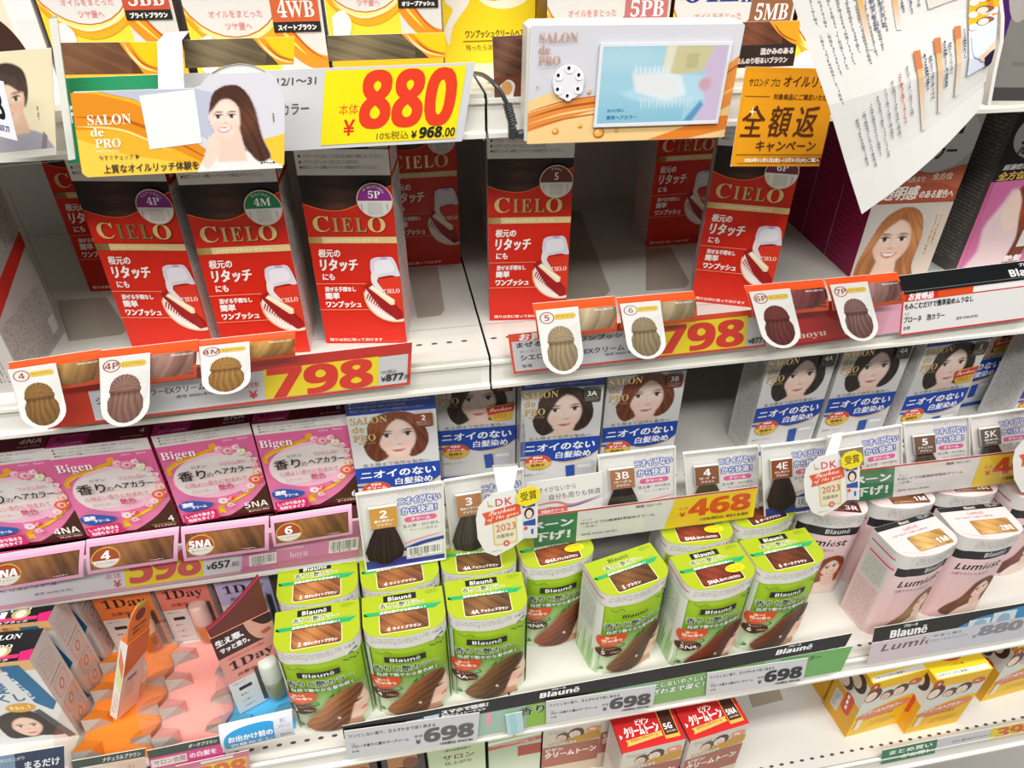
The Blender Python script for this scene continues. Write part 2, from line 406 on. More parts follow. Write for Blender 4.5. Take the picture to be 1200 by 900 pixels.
# ------------------------------------------------------------------ portraits on the packs
def face_pic(w, h, n, face, hair_back, hair_front, dark, light, bg, skin='#f0d3bf', eyes=(), mouth=None, smile=False, tilt=0, neck=None, seed=1, lip='#d9857a', nose=None, body=None):
    """face = (cx, cy, rx, ry); outlines in mm; returns colours and mask"""
    X, Y = grid(w, h, n); img = np.zeros(X.shape+(3,))+np.array(lin(bg)); px = w/n
    hb = in_poly(X, Y, smooth_closed(hair_back), px*1.2); tex = hair_tex(X, Y, dark, light, seed=seed, cx=face[0]-face[2]*.2, cy=face[1]-face[3]*2.2)
    img = over(img, tex*.8, hb); m = hb.copy()
    if body is not None:
        b = in_poly(X, Y, smooth_closed(body[0]), px*1.2); img = over(img, body[1], b); m = np.maximum(m, b)
    if neck is not None:
        k = in_poly(X, Y, neck, px*1.2); img = over(img, mix(skin, '#c99a80', .3), k); m = np.maximum(m, k)
    cx, cy, rx, ry = face
    # an egg: wider above, narrower at the chin
    dx, dy = X-cx, Y-cy; c, s_ = math.cos(math.radians(tilt)), math.sin(math.radians(tilt)); a, b = dx*c+dy*s_, -dx*s_+dy*c
    q = np.sqrt((a/(rx*np.where(b > 0, 1-.26*(np.clip(b/ry, 0, 1.2))**1.5, 1)))**2+(b/ry)**2)
    f = np.clip((1-q)/.1+.5, 0, 1); img = over(img, skin, f); m = np.maximum(m, f)
    img = over(img, mix(skin, '#c98f76', .5), f*np.clip((q-.72)/.35, 0, 1)*.6)
    for sx in (-1, 1): img = over(img, mix(skin, '#eda08e', .5), f*soft_ell(X, Y, cx+sx*rx*.5, cy+ry*.3, rx*.34, ry*.2, 0, .8)*.5)
    nx, ny = nose if nose else (cx, cy+ry*.2)
    img = over(img, mix(skin, '#b97c63', .5), soft_ell(X, Y, nx, ny, rx*.19, ry*.055, tilt, .9))
    img = over(img, mix(skin, '#b97c63', .25), soft_ell(X, Y, nx-rx*.1, ny-ry*.25, rx*.05, ry*.26, tilt, .9)*.7)
    for ex, ey in eyes:
        img = over(img, mix(dark, '#6a4434', .5), soft_ell(X, Y-.55*(X-ex)**2/rx, ex, ey-ry*.23, rx*.3, ry*.04, tilt, .8)*.9)
        img = over(img, mix(skin, '#b88a78', .5), soft_ell(X, Y, ex, ey-ry*.05, rx*.25, ry*.1, tilt, .9)*.5)
        img = over(img, '#fbf3ee', soft_ell(X, Y, ex, ey, rx*.24, ry*.088, tilt, .5)*.85)
        img = over(img, '#2c1a16', soft_ell(X, Y, ex, ey, rx*.115, ry*.09, 0, .5))
        img = over(img, '#2e1a15', soft_ell(X, Y-.5*(X-ex)**2/rx, ex, ey-ry*.095, rx*.27, ry*.042, tilt, .6))
    if mouth:
        Ys = Y+.55*(X-mouth[0])**2/rx   # corners turned up
        if smile:
            img = over(img, lip, soft_ell(X, Ys, mouth[0], mouth[1], rx*.44, ry*.13, tilt, .3)); img = over(img, '#fffaf5', soft_ell(X, Ys, mouth[0], mouth[1]-ry*.02, rx*.36, ry*.07, tilt, .3))
        else:
            img = over(img, lip, soft_ell(X, Ys, mouth[0], mouth[1], rx*.38, ry*.07, tilt, .4)); img = over(img, mix(lip, '#7c3a34', .6), soft_ell(X, Ys, mouth[0], mouth[1]-ry*.006, rx*.38, ry*.013, tilt, .6))
    for P in hair_front:
        k = in_poly(X, Y, smooth_closed(P), px*1.2); img = over(img, tex, k); m = np.maximum(m, k)
    return img, m

# ------------------------------------------------------------------ red cartons, 77 x 186 mm
def red_front(seed=1):
    a = Art(77, 186, '#d2220b')
    X, Y = grid(77, 34, 60)
    q_ = Y+((X-30)/14)**2*.9; t = .55+.2*np.sin(q_*.5)+.15*np.sin(q_*1.9+np.sin(X*.15))+.1*np.sin(q_*3.7+1); g = np.exp(-((X-30)/15)**2)*.62*(.5+.5*np.clip((Y-2)/22, 0, 1))
    d, l = np.array(lin('#170d0b')), np.array(lin('#7a4a36')); a.img(0, 21, 77, 55, d+(l-d)*(t*g)[..., None])
    a.poly([(0, 186), (0, 46)]+a.curve([(0, 46), (13, 50.6), (27, 52.4), (39, 50.2), (52, 43.5), (64, 36), (77, 30)])+[(77, 186)], '#d2220b')
    a.stroke([(0, 46), (13, 50.6), (27, 52.4), (39, 50.2), (52, 43.5), (64, 36), (77, 30)], .8, '#f07a22')
    a.rect(0, 0, 77, 21.5, '#dcdad4'); warning(a, 3, 4, 70, 14, '#3c3836')
    gold = '#e8c983'
    for t_, x, w, y, h in (('C', 6, 14, 57, 14.6), ('I', 22.8, 5.4, 58.6, 12.8), ('E', 30.6, 9.6, 58.6, 12.8), ('L', 42.6, 9.6, 58.6, 12.8), ('O', 53.4, 15, 58, 13.8)):
        a.text(serif(t_), x+.7, y+.6, w, h, '#7c1710'); a.text(serif(t_), x, y, w, h, gold, mat=FOIL if t_ in 'IEL' else None)
    a.rect(0, 76, 77, 82, '#e9cf8f', mat=None); a.rect(0, 76, 12, 82, '#d8ab54', '#efd79c', False, mat=FOIL)
    a.text('シエロ ヘアカラー クリーム', 16, 77.6, 45, 2.9, '#fdf6e0', bold=.1)
    W = '#fdf7f2'
    a.text('根元の', 6.8, 87.6, 19, 7.6, W, bold=.25, shear=.12); a.text('リタッチ', 6.8, 97, 33, 11.6, W, bold=.45, shear=.12); a.text('にも', 7.2, 111.5, 10.5, 6.2, W, bold=.25, shear=.1)
    a.rect(0, 121.2, 45, 121.8, '#f3a27c'); a.text('混ぜる手間なし', 7.4, 124.6, 28, 4.8, W, bold=.2, shear=.1); a.text('簡単', 7, 130.6, 12.5, 6.6, W, bold=.35, shear=.1)
    a.text('ワンプッシュ', 6.4, 139.4, 32, 6.6, W, bold=.35, shear=.12); a.rect(0, 148, 46, 148.6, '#f3a27c')
    # applicator in a round picture
    a.ell(70, 134, 28, 28, '#f5b98a', a0=70, a1=190); a.ell(70, 134, 26.6, 26.6, '#f7ece6', a0=75, a1=205, n=30)
    a.blob([(52, 98), (56, 95.5), (64, 95), (72, 96), (76, 108), (77, 116), (70, 113), (58, 115), (54, 116), (51, 108)], '#d9d6e0')
    a.blob([(53, 108), (57, 114), (56, 120), (62, 128), (58, 129), (51, 121), (51, 112)], '#e9e2e4'); a.ell(64, 96.4, 3.4, 1.4, '#b9a6cf')
    a.blob([(55, 100), (62, 97.6), (70, 99), (72, 108), (62, 111), (55, 111)], '#e9e7ee')
    a.poly([(57, 116.4), (77, 113.6), (77, 152), (72, 146), (62, 130), (57, 122)], '#d9351f')
    a.text(serif('CIELO'), 60.6, 127, 14.6, 4.4, '#fbeee0', rot=-3)
    a.poly([(43, 124), (50, 120), (52, 125), (73, 148), (76, 158), (70, 159.5), (56, 146)], '#9d1718')
    a.poly([(47.4, 125.6), (51, 122.6), (70, 138), (69.4, 143), (66, 143.4)], '#f1e2bd'); a.poly([(49, 125.4), (51, 123.8), (69, 138.6), (67, 140.4)], '#fbf4dd')
    for k in range(11): a.poly([(46+k*1.9, 131+k*1.9), (47+k*1.9, 132+k*1.9), (44.4+k*1.95, 137.6+k*1.7), (43.8+k*1.95, 137+k*1.7)], '#9d1718')
    a.text('残りは次に取っておけます', 4.6, 178.8, 50, 3.4, '#fbe3d8', bold=.12)
    return a
def red_side(flip=False):
    a = Art(52, 186, '#d9d4d0'); a.rect(0, 0, 52, 26, '#b81d16'); a.rect(6, 3, 46, 21, '#e7e2dc'); a.micro(8, 5, 36, 14, '#5a5552', 5, .45, 1)
    a.rect(0, 25, 52, 27, '#d9a945')
    a.micro(2, 30, 48, 70, '#8a8480', 26, .5, 2); a.rect(0, 103, 52, 186, '#e0cbc7'); a.micro(2, 105, 48, 76, '#c4847c', 26, .5, 3)
    return a
def red_top(code):
    a = Art(77, 52, '#1d1210'); a.text('カラー クリーム', 10, 36, 40, 7, '#d9cfc6', bold=.1); a.rect(60, 32, 76, 50, '#d8d0c2')
    a.text(code, 6, 10, None, 12, '#e8e0d8'); return a
def shade_badge(code, name, col):
    a = Art(34, 34); a.ell(17, 17, 16.4, c='#e9c9a0', n=40); a.ell(17, 17, 15.6, c='#e6e3dc', n=40); a.ell(17, 17.4, 15.6, 15.8, col, a0=180, a1=360, n=24)
    a.text(serif(code) if len(code) > 1 else code, 17, 8, None, 7, '#fff', align='c'); n = len(name)
    for i, c in enumerate(name):
        ang = math.radians(-90+(i-(n-1)/2)*min(15, 110/n)); cw, ch = (2.2, .4) if c == 'ー' else (1.8, 1.7) if c in 'ュッョャ' else (2.3, 2.3); a.text(c, 17+12.4*math.cos(ang)-cw/2, 17+12.4*math.sin(ang)-ch/2-.3, cw, ch, '#fff', rot=math.degrees(ang)+90)
    a.rect(10.6, 19.4, 23.4, 30, '#d5d2cb'); a.vmicro(4.4, 20, 2, 8, '#777', 1); a.vmicro(27.6, 20, 2, 8, '#777', 1)
    return a
RED = (.077, .052, .186)
def red_carton(name, loc, rz, label, code=None, shade=None, col=None, group='red cream hair colour cartons'):
    t = thing(name, loc, label, 'hair colour box', group, rz)
    global _RED
    try: me = _RED
    except NameError:
        o = carton(*RED, red_front(), red_side(), red_side(), red_top('CIELO'), '#a81a12').build('carton'); me = _RED = o.data; bpy.data.objects.remove(o)
    o = bpy.data.objects.new('carton', me); COL.objects.link(o); o.parent = t
    if code:
        m = Mesh(); b = shade_badge(code, shade, col); f = front_of(*RED)
        m.art(b, lambda u, v, h: f(u*.93+46, v*.93+26.6, h+2.0)); m.build('shade_badge', t)
    return t

# ------------------------------------------------------------------ pink cartons, 91 x 122 mm
def pink_front(code, name):
    a = Art(91, 123, '#e272a2'); a.rect(0, 14, 91, 123, '#dd6499', '#e886b0')
    a.rect(0, 0, 91, 14.4, '#dedbd6'); warning(a, 5, 2.2, 78, 11, '#45403e')
    a.text('医薬部外品', 62, 16.4, 9, 2.2, '#f7dfea'); a.text(serif('hoyu'), 76, 16, 9, 3, '#f7e4ee')
    a.poly([(91, 82), (91, 123), (38, 123)]+a.curve([(38, 123), (56, 114), (74, 101), (91, 82)]), '#4a2b1c'); a.rect(0, 118.6, 91, 123, '#5e1324')
    a.ell(47, 60, 42, 30, '#f5c4da', rot=-6); a.blob([(7, 55), (14, 44), (34, 37), (56, 34), (78, 38), (88, 54), (84, 66), (66, 76), (36, 84), (16, 82), (8, 70)], '#e9e3de')
    a.stroke([(5, 52), (5, 44), (16, 36), (36, 30), (52, 25.6)], 4.4, '#e9ac1c'); a.stroke([(5, 45), (18, 37.6), (40, 31)], 1.2, '#f7d55a'); a.blob([(48, 20), (53, 18.4), (55, 23), (52, 27), (48, 26)], '#f0a324')
    a.stroke([(84, 77), (74, 88), (58, 97), (42, 104), (39.6, 110)], 4.2, '#eeb21f'); a.stroke([(80, 81.6), (66, 93.4), (48, 101)], 1.2, '#f9e04d'); a.poly([(38, 107), (44, 107), (46, 115), (42, 112), (38, 114)], '#f0c02c')
    r = random.Random(5)
    for x, y, s, c in ((56, 27, 5, '#f4a9c0'), (64, 30, 7, '#ef86a8'), (72, 27, 4, '#f8c8d4'), (76, 33, 4.6, '#f3e3d0'), (82, 38, 4, '#f7bfd0'), (86, 46, 3.6, '#f6c9d2'), (87, 62, 5, '#f5b5a0'), (83, 72, 7, '#ec6a3c'), (76, 80, 4.6, '#f6cfd2'), (70, 84, 4, '#f4b0c0'), (86, 53, 3, '#f2a0b8'), (54, 92, 3.4, '#e83c4c'), (46, 94, 5, '#f6dbe6'), (52, 101, 4, '#f2a7c4')):
        a.ell(x, y, s, s*.86, c, n=14); a.ell(x-.4, y-.2, s*.6, s*.5, mix(c, '#ffffff', .45), n=12); a.ell(x+.2, y+.2, s*.28, s*.24, mix(c, '#b02040', .5), n=8)
        for k in range(3): a.ell(x+r.uniform(-s, s), y+r.uniform(-s, s), 1, .7, r.choice(('#7fae4a', '#fbe9ee', '#f7d0dc')), n=8)
    a.ell(77, 34, 3, 2.6, '#dfe9b8', n=10)
    a.text(serif('Bigen'), 3, 19, 32, 12.4, '#fdf5f8')
    a.text('ビゲン', 27, 41, 14, 4, '#3a2a26'); a.text('ツンとしない', 53, 41, 25, 4.6, '#e88aa8', bold=.1)
    a.text('香り', 12, 47, 26, 12.6, '#2c1d1a', bold=.25); a.text('の', 39, 53, 6, 5.4, '#2c1d1a'); a.text('ヘアカラー', 46.5, 49.6, 36, 7.6, '#2c1d1a', bold=.22)
    a.text('心地よい香りに包まれて', 15, 63, 60, 6.4, '#e07a98', bold=.08); a.text('自然で美しい', 20, 73, 24, 4.8, '#e6a0b4'); a.text('艶色', 46, 70.4, 14.6, 7, '#d84a78', bold=.2); a.text('へ', 63, 73.4, 4.6, 3.4, '#e6a0b4')
    a.blob([(2.6, 90), (10, 86), (22, 88), (36, 94), (30, 99), (12, 101), (4, 97)], '#2a5cae'); a.text('濃密', 6, 88.6, 11, 6, '#fff', bold=.3); a.text('クリーム', 15, 94, 14, 3.8, '#fff', bold=.25)
    a.poly([(3, 104), (37, 102), (38, 116), (4, 118)], '#d8246f'); a.text('しっかり染まる', 6, 105.6, 28, 4.6, '#fff', bold=.18, rot=-2); a.text('色持ちタイプ', 7, 111.4, 26, 4.6, '#fff', bold=.18, rot=-2)
    a.text(sans(code) if len(code) > 1 else code, 89, 100.6, None, 8.4, '#f5f0ea', align='r', bold=.15 if len(code) == 1 else 0); a.rect(66, 110.8, 90, 111.4, '#c99a4a'); a.text(name, 68, 112.4, 21, 2.7, '#f3e9e0', bold=.1)
    return a
def pink_top(code, name):
    a = Art(91, 48, '#6d0f2c'); a.rect(0, 0, 91, 48, '#5d0c24', '#741230')
    a.poly([(0, 30), (36, 30), (34, 48), (0, 48)], '#c92f86'); a.text('香り', 6, 33, 10, 6, '#3a0f24', bold=.2); a.text('のヘアカラー', 17, 35, 18, 3.4, '#3a0f24', bold=.1); a.text('クリーム[白髪用]', 6, 42, 25, 3.2, '#f3c9dd', bold=.1)
    a.text(sans(code) if len(code) > 1 else code, 86, 32, None, 7, '#e8dcd8', align='r', bold=.1); a.text(name, 86, 42, 20, 2.8, '#e0cfcf', align='r', bold=.1); return a
PINK = (.091, .048, .123)
def pink_box(loc, rz, label, code, name):
    t = thing('hair_dye_box', loc, label, 'hair colour box', 'pink cream hair colour boxes', rz)
    s = Art(48, 123, '#b01848'); s.micro(4, 8, 40, 100, '#f0c8d4', 30, .5)
    carton(*PINK, pink_front(code, name), s, s, pink_top(code, name), '#b01848').build('carton', t); return t

# ------------------------------------------------------------------ white and blue cartons, 89 x 166 mm
_bob = {}
def bob_pic(dark, light, seed):
    k = (dark, light)
    if k not in _bob:
        _bob[k] = face_pic(74, 66, 62, (40, 35.5, 19.5, 25.5), [(5, 42), (10, 30), (13, 12), (26, 2), (44, 0), (60, 5), (69, 20), (73, 38), (68, 54), (58, 61), (48, 62), (38, 64), (28, 60), (18, 65), (10, 58)],
            [[(13, 40), (14, 14), (27, 2), (43, 0), (50, 3), (44, 8), (34, 16), (27, 28), (22, 40), (25, 52), (30, 58), (20, 64), (9, 56), (6, 44)], [(46, 3), (56, 5), (66, 18), (71, 38), (67, 52), (57, 60), (51, 59), (58, 46), (60, 34), (58, 20), (53, 10)]],
            dark, light, '#d8d6d2', '#f1d8ca', [(30, 30.5), (51.5, 30)], (41, 51.5), False, -4, [(28, 52), (52, 52), (56, 66), (26, 66)], seed, '#d8847c', (42, 43))
    return _bob[k]
def blue_front(tone, seal=False):
    dark, light = tone; a = Art(89, 166, '#d9d8d6')
    a.rect(0, 0, 89, 20, '#1c3f94'); warning(a, 4, 4, 80, 14, '#b9c4e4')
    img, m = bob_pic(dark, light, 3); a.img(7, 19, 81, 85, img, m)
    for t_, x, y, w, h in (('SALON', 2.6, 23, 37, 8.6), ('de', 3, 34, 12, 8), ('PRO', 3, 45, 23, 9)):
        a.text(serif(t_), x+.4, y+.4, w, h, '#6d4f2a'); a.text(serif(t_), x, y, w, h, '#d9b97a', mat=FOIL if t_ == 'SALON' else None)
    a.text('サロンドプロ', 8, 55.4, 17, 3, '#b99a66', bold=.1)
    a.text('生え際まで自然な髪色へ', 9, 84.6, 70, 4.6, '#6a625c')
    a.poly([(0, 90)]+[(89, 89.6), (89, 110)]+a.curve([(89, 110), (80, 118), (66, 123), (50, 124), (38, 121), (20, 116), (0, 112)]), '#1d47a6')
    a.stroke([(89, 110), (80, 118), (66, 123), (50, 124.4), (38, 121.6)], 2.2, '#d9b56c', taper=True); a.stroke([(0, 112), (14, 113.4), (30, 118)], 2.4, '#d9b56c', taper=True); a.stroke([(0, 116), (12, 117)], 3, '#2a5ab4')
    a.text('ニオイのない', 5, 95.2, 79, 10.4, '#fbfbfb', bold=.4, shear=.08); a.text('白髪染め', 40, 108.4, 40, 9.4, '#f3f4f8', bold=.25, shear=.06)
    a.ell(20, 122, 15.6, 11.4, '#b5872c'); a.ell(20, 122, 14.8, 10.6, '#e3bf4c'); a.ell(20, 121.6, 14.8, 10.2, '#dc4a3c', a0=180, a1=360)
    a.text('早染め', 14, 112.8, 11, 3.2, '#fff', bold=.15); a.text('クリーム', 9.6, 117, 20.6, 4, '#fff', bold=.25); a.text('色持ち', 11.6, 123.6, 16, 4.2, '#5a1a10', bold=.15); a.text('アップ', 13.6, 128.6, 11, 3, '#5a1a10')
    a.text('無香料ヘアカラー', 4, 138, 26, 2.6, '#777')
    a.poly([(52, 130), (62, 129), (64, 150), (54, 151)], '#2a4fa4'); a.poly([(63, 127), (80, 123), (86, 126), (84, 150), (64, 152)], '#c9c9cc'); a.rect(66, 130, 82, 134, '#e9e9ea'); a.rect(0, 160, 89, 166, '#1d47a6')
    if seal:
        a.poly([(58, 60), (86, 57), (85, 80), (66, 82), (60, 76)], '#e0b640'); a.poly([(56, 62), (88, 57.6), (86, 68), (58, 72)], '#d8382c'); a.text(script('Purchase'), 59, 62.6, 25, 5.6, '#fff', rot=-6); a.text('2023', 64, 72.4, 14, 5, '#b06a1c', rot=-4)
    return a
def blue_side():
    a = Art(44, 166, '#d6d4d0'); a.rect(0, 0, 44, 8, '#1c3f94'); a.micro(4, 12, 36, 140, '#9c9a97', 40, .55, 4); a.rect(26, 30, 40, 60, '#b8b6b2'); return a
def blue_top():
    a = Art(89, 44, '#1c3f94'); a.text(serif('SALON de PRO'), 10, 16, 66, 8, '#d9c9a0'); return a
def blue_badge(code, col, nm):
    b = Art(19, 17); b.rrect(0, 0, 19, 17, 2, mix(col, '#000000', .35)); b.rrect(.5, .5, 18.5, 16.5, 1.8, col)
    b.text(code, 9.5, 2.2, None, 6.4, '#fff', align='c', bold=.15); b.text(nm, 2.4, 10, 14, 2.4, '#e9e2da'); b.text('ブラウン', 3.4, 13, 12, 2, '#e9e2da'); return b
BLUE = (.089, .044, .166); _BL = {}
def blue_box(loc, rz, label, code, tone, col, nm, seal=False, tilt=0):
    t = thing('hair_dye_box', loc, label, 'hair colour box', 'white and blue cream hair colour boxes', rz)
    k = (tone, seal)
    if k not in _BL:
        o = carton(*BLUE, blue_front(tone, seal), blue_side(), blue_side(), blue_top(), '#cfcdc9').build('carton'); _BL[k] = o.data; bpy.data.objects.remove(o)
    o = bpy.data.objects.new('carton', _BL[k]); COL.objects.link(o); o.parent = t
    m = Mesh(); f = front_of(*BLUE); m.art(blue_badge(code, col, nm), lambda u, v, h: f(u+66.4, v+23, h+2.4)); m.build('shade_badge', t)
    return t

# ------------------------------------------------------------------ round-fronted packs, 84 x 54 x 143 mm, a lid over a body
RW, RD, RH, LID = .084, .054, .143, .021
def d_profile(W, D, r=.017, bulge=.004, n=9):
    """plan outline from the left rear corner round the front to the right rear corner"""
    P = [(-W/2, D/2)]; k = 10
    for i in range(k+1):
        a = math.radians(180+90*i/k); P.append((-W/2+r+r*math.cos(a), -D/2+bulge+r+r*math.sin(a)))
    x0, x1 = -W/2+r, W/2-r
    for i in range(1, n): t = i/n; P.append((x0+(x1-x0)*t, -D/2+bulge-bulge*math.sin(math.pi*t)))
    for i in range(k+1):
        a = math.radians(270+90*i/k); P.append((W/2-r+r*math.cos(a), -D/2+bulge+r+r*math.sin(a)))
    P.append((W/2, D/2)); return np.array(P)
def wrap(P, H):
    seg = np.linalg.norm(np.diff(P, axis=0), axis=1); s = np.concatenate([[0], np.cumsum(seg)])
    d = np.gradient(P, axis=0); d /= np.linalg.norm(d, axis=1, keepdims=True); N = np.stack([d[:, 1], -d[:, 0]], 1); N[0] = (-1, 0); N[-1] = (1, 0)
    def fn(u, v, h):
        q = np.clip(u*mm, 0, s[-1]); x, y = np.interp(q, s, P[:, 0]), np.interp(q, s, P[:, 1]); nx, ny = np.interp(q, s, N[:, 0]), np.interp(q, s, N[:, 1])
        return np.stack([x+nx*h*mm, y+ny*h*mm, H-v*mm], -1)
    return fn, s*1000
P_BODY, P_LID = d_profile(RW-.0016, RD-.0008), d_profile(RW, RD)
F_BODY, S_BODY = wrap(P_BODY, RH-LID+.001); F_LID, S_LID = wrap(P_LID, RH)
LB, LL = S_BODY[-1], S_LID[-1]; HB = (RH-LID+.001)*1000
def profile_mesh(art, fn, s, P, z0, z1, topcol, top_art=None, top_fn=None, side='#ffffff'):
    m = Mesh(); m.art(art, fn, cuts=s[1:-1]); n = len(P)
    m.raw([(*p, z0) for p in P], [list(range(n))[::-1]], side); m.raw([(*p, z1) for p in P], [list(range(n))], topcol)
    m.raw([(*P[0], z0), (*P[-1], z0), (*P[-1], z1), (*P[0], z1)], [[1, 0, 3, 2]], side)
    if top_art is not None: m.art(top_art, top_fn)
    return m
def brand_block(a, x, y, w, h, bar=True):
    if bar: a.rect(x, y, x+w, y+h, '#1b1d1a')
    a.text(sans('Blauné').replace('é', 'ē'), x+w*.14, y+h*.2, w*.72, h*.66, '#f5f5f0' if bar else '#24432a')
def green_body(code, dark, light, bar=True):
    L, H = LB, HB; a = Art(L, H, '#9ec41e'); c = L/2; ox = c-39   # front panel is about 78 mm wide
    a.rect(0, 0, L, 52, '#a9cc22', '#8ab81f'); a.rect(0, 46, L, H, '#7fb43a', '#e3ecd6'); r = random.Random(3)
    for k in range(46):
        x = r.uniform(0, L); y = r.uniform(50, H); s = r.uniform(7, 16)
        a.stroke([(x, y), (x+r.uniform(-5, 5), y+s*.5), (x+r.uniform(-8, 8), y+s)], r.uniform(1.2, 3.6), r.choice(('#3f9a34', '#5fb043', '#c9e2b8', '#eaf3e0', '#2f8a35', '#9fd07a')), n=6, taper=True)
    a.rect(0, 0, 44, H, '#dfe0d8'); a.micro(4, 6, 30, 50, '#8a8d84', 22, .5, 2); a.rect(0, 62, 44, H, '#dfe4d6', '#b9d6a4'); a.rect(L-40, 0, L, H, '#6fae2a', '#c8dcae')
    for k in range(10): a.stroke([(2+k*4, H), (4+k*4, H-20-k % 3*9), (9+k*3.4, H-36-k % 4*9)], 2.4, r.choice(('#8cc06a', '#cfe3be', '#f1f5ea')), n=6, taper=True)
    a.stroke([(ox+6, 3), (ox+12, 7), (ox+18, 4), (ox+22, 8)], .8, '#2d7a2c'); a.stroke([(ox+62, 6), (ox+68, 3), (ox+74, 7)], .8, '#2d7a2c')
    for k in range(5): a.ell(ox+62+k*3.4, 4+(k % 2)*2, 1.8, .9, '#2d7a2c', rot=30*k, n=8)
    brand_block(a, ox+14, 12, 42, 9.6, bar)
    a.text('香りと艶カラー', ox+2, 26, 66, 10.6, '#2a3c2e', bold=.25, out='#e9f1d8', ow=.9); a.text('自然で艶やかな髪色続く', ox+5, 39, 62, 6, '#eef5e4', bold=.15, out='#2d5a30', ow=.8)
    # head in profile
    hair = [(ox+66, 48), (ox+52, 52), (ox+38, 62), (ox+28, 80), (ox+14, 98), (ox+9, 108), (ox+16, 118), (ox+34, 121), (ox+50, 117), (ox+56, 104), (ox+62, 84), (ox+74, 62), (ox+73, 50)]
    X, Y = grid(72, 76, 56); img = np.zeros(X.shape+(3,)); hx, hy = [(p[0]-ox-6, p[1]-46) for p in hair], None
    fc = [(70, 6), (72, 22), (74, 27), (76, 36), (72, 44), (70, 50), (70, 56), (64, 62), (54, 62), (46, 56), (40, 50), (46, 34), (56, 16)]
    fm = in_poly(X, Y, smooth_closed([(p[0]-2, p[1]) for p in fc]), 1.4); nk = in_poly(X, Y, smooth_closed([(42, 48), (58, 60), (60, 76), (30, 76), (30, 62)]), 1.6)
    img = img+np.array(lin('#e6b394')); img = over(img, '#d39a78', nk); img = over(img, '#f3d3bf', fm)
    img = over(img, '#e29a86', soft_ell(X, Y, 57, 44, 9, 7, 0, .9)*.4); img = over(img, '#5c3a2c', soft_ell(X, Y, 58.5, 27.5, 7, 1.2, -32, .6)*.8); img = over(img, '#3a241c', soft_ell(X, Y, 60.5, 32.5, 5.2, 1.5, -30, .5)); img = over(img, '#d06a66', soft_ell(X, Y, 66, 48.6, 4.4, 1.9, -25, .5))
    hm = in_poly(X, Y, smooth_closed(hx), 1.4); t = .5+.5*np.sin((X*.55+Y*.8)*.75+np.sin(X*.2)); d, l = np.array(lin(dark)), np.array(lin(light)); sheen = np.exp(-((X+Y*.6-44)/14)**2)
    img = over(img, d+(l-d)*np.clip(.3*t+.7*sheen, 0, 1)[..., None], hm); img = over(img, '#efd9c9', soft_ell(X, Y, 38.5, 52.5, 1.8, 1.8))
    a.img(ox+6, 46, ox+78, 122, img, np.maximum(np.maximum(hm, fm), nk*(Y < 74)))
    a.blob([(ox-3, 50), (ox+10, 47), (ox+27, 47), (ox+27, 56), (ox+20, 64), (ox+8, 68), (ox-2, 66), (ox-5, 58)], '#e2542a'); a.text('選べる', ox+4, 50, 12, 4, '#fde9c0', bold=.15); a.text('花の香り', ox+1, 55, 22, 5, '#fff1da', bold=.25); a.text('続く心地よさ', ox+2, 61.6, 17, 2.6, '#fbd8c0')
    a.ell(ox+10, 77, 15, 9.4, '#b28a5c'); a.ell(ox+10, 77, 14.3, 8.7, '#4b2a1c'); a.text('選べるカラー', ox+2, 70.6, 16, 2.8, '#f3e2d0'); a.text(code, ox+2, 75.4, None, 6.6, '#fff', bold=.1); a.micro(ox+11, 77.6, 11, 3.6, '#e6cdb8', 2, .4)
    return a
def green_lid():
    L = LL; a = Art(L, LID*1000, '#dfddd6'); c = L/2; a.micro(c-36, 4.4, 60, 9, '#8d8a85', 4, .5, 6)
    a.text('白髪用', c+26, 5, 11, 4.6, '#77746e'); a.ell(c-12, 13, .6, c='#333', n=8)
    a.rect(0, 0, L, .9, '#c9d838'); a.rect(0, 19.6, L, 21, '#a9c83a'); a.stroke([(c+28, 20), (c+32, 15.5), (c+38, 13)], .8, '#23492a'); 
    for k in range(4): a.ell(c+30+k*2.6, 18-k*1.9+(k % 2)*2.4, 1.7, .9, '#23492a', rot=-40+60*(k % 2), n=8)
    a.rect(0, 8, 44, 9.6, '#d85a8a'); a.rect(0, 9.6, 40, 21, '#d6d5cf'); return a
def green_top(code, name, dark, light, sticker=False, bar=True):
    a = Art(84, 54); W, D = 84, 54
    P = [(p[0]*1000+42, 27-p[1]*1000) for p in P_LID]; a.poly(P, '#a6b71e')
    brand_block(a, 22, 2.4, 34, 8, bar); a.text('香りと艶カラー', 18, 12, 45, 6.4, '#27432c', bold=.12, out='#eef4d8', ow=.6)
    a.poly([(2, 24)]+a.curve([(80, 18), (60, 21), (30, 21.4), (2, 20.6)])[::1]+[(1, 23), (6, 25.4), (74, 25.8), (82, 20)], '#1da765'); a.text('自然な艶やかな髪色続く！', 18, 21.6, 46, 3.2, '#f3faf0', bold=.12)
    a.rrect(16.4, 25.4, 66.6, 48.8, 3, '#f0eab0'); a.rrect(17.2, 24.6, 65.8, 48, 2.6, dark); a.img(17.6, 25.8, 65.4, 47, streaks(48, 21, 50, dark, light, -.35, 3, 1.2))
    nm = name; a.text(code, 24, 41.4, None, 4.6, '#fff', bold=.15); x = 24+len(code)*4.2+1.4; a.text(nm, x, 42, min(62-x, len(nm)*4), 3.6, '#fff', bold=.12)
    if sticker: a.ell(62, 33, 11.6, 5.4, '#e9d41c'); a.text('ほのかで自然な', 54, 30, 16, 2.2, '#5a4a08'); a.text('落ち着いた色', 55, 33.6, 13, 2.2, '#5a4a08')
    a.micro(66, 3, 14, 5, '#6f8a1a', 3, .5); return a
_GB, _GL = {}, {}
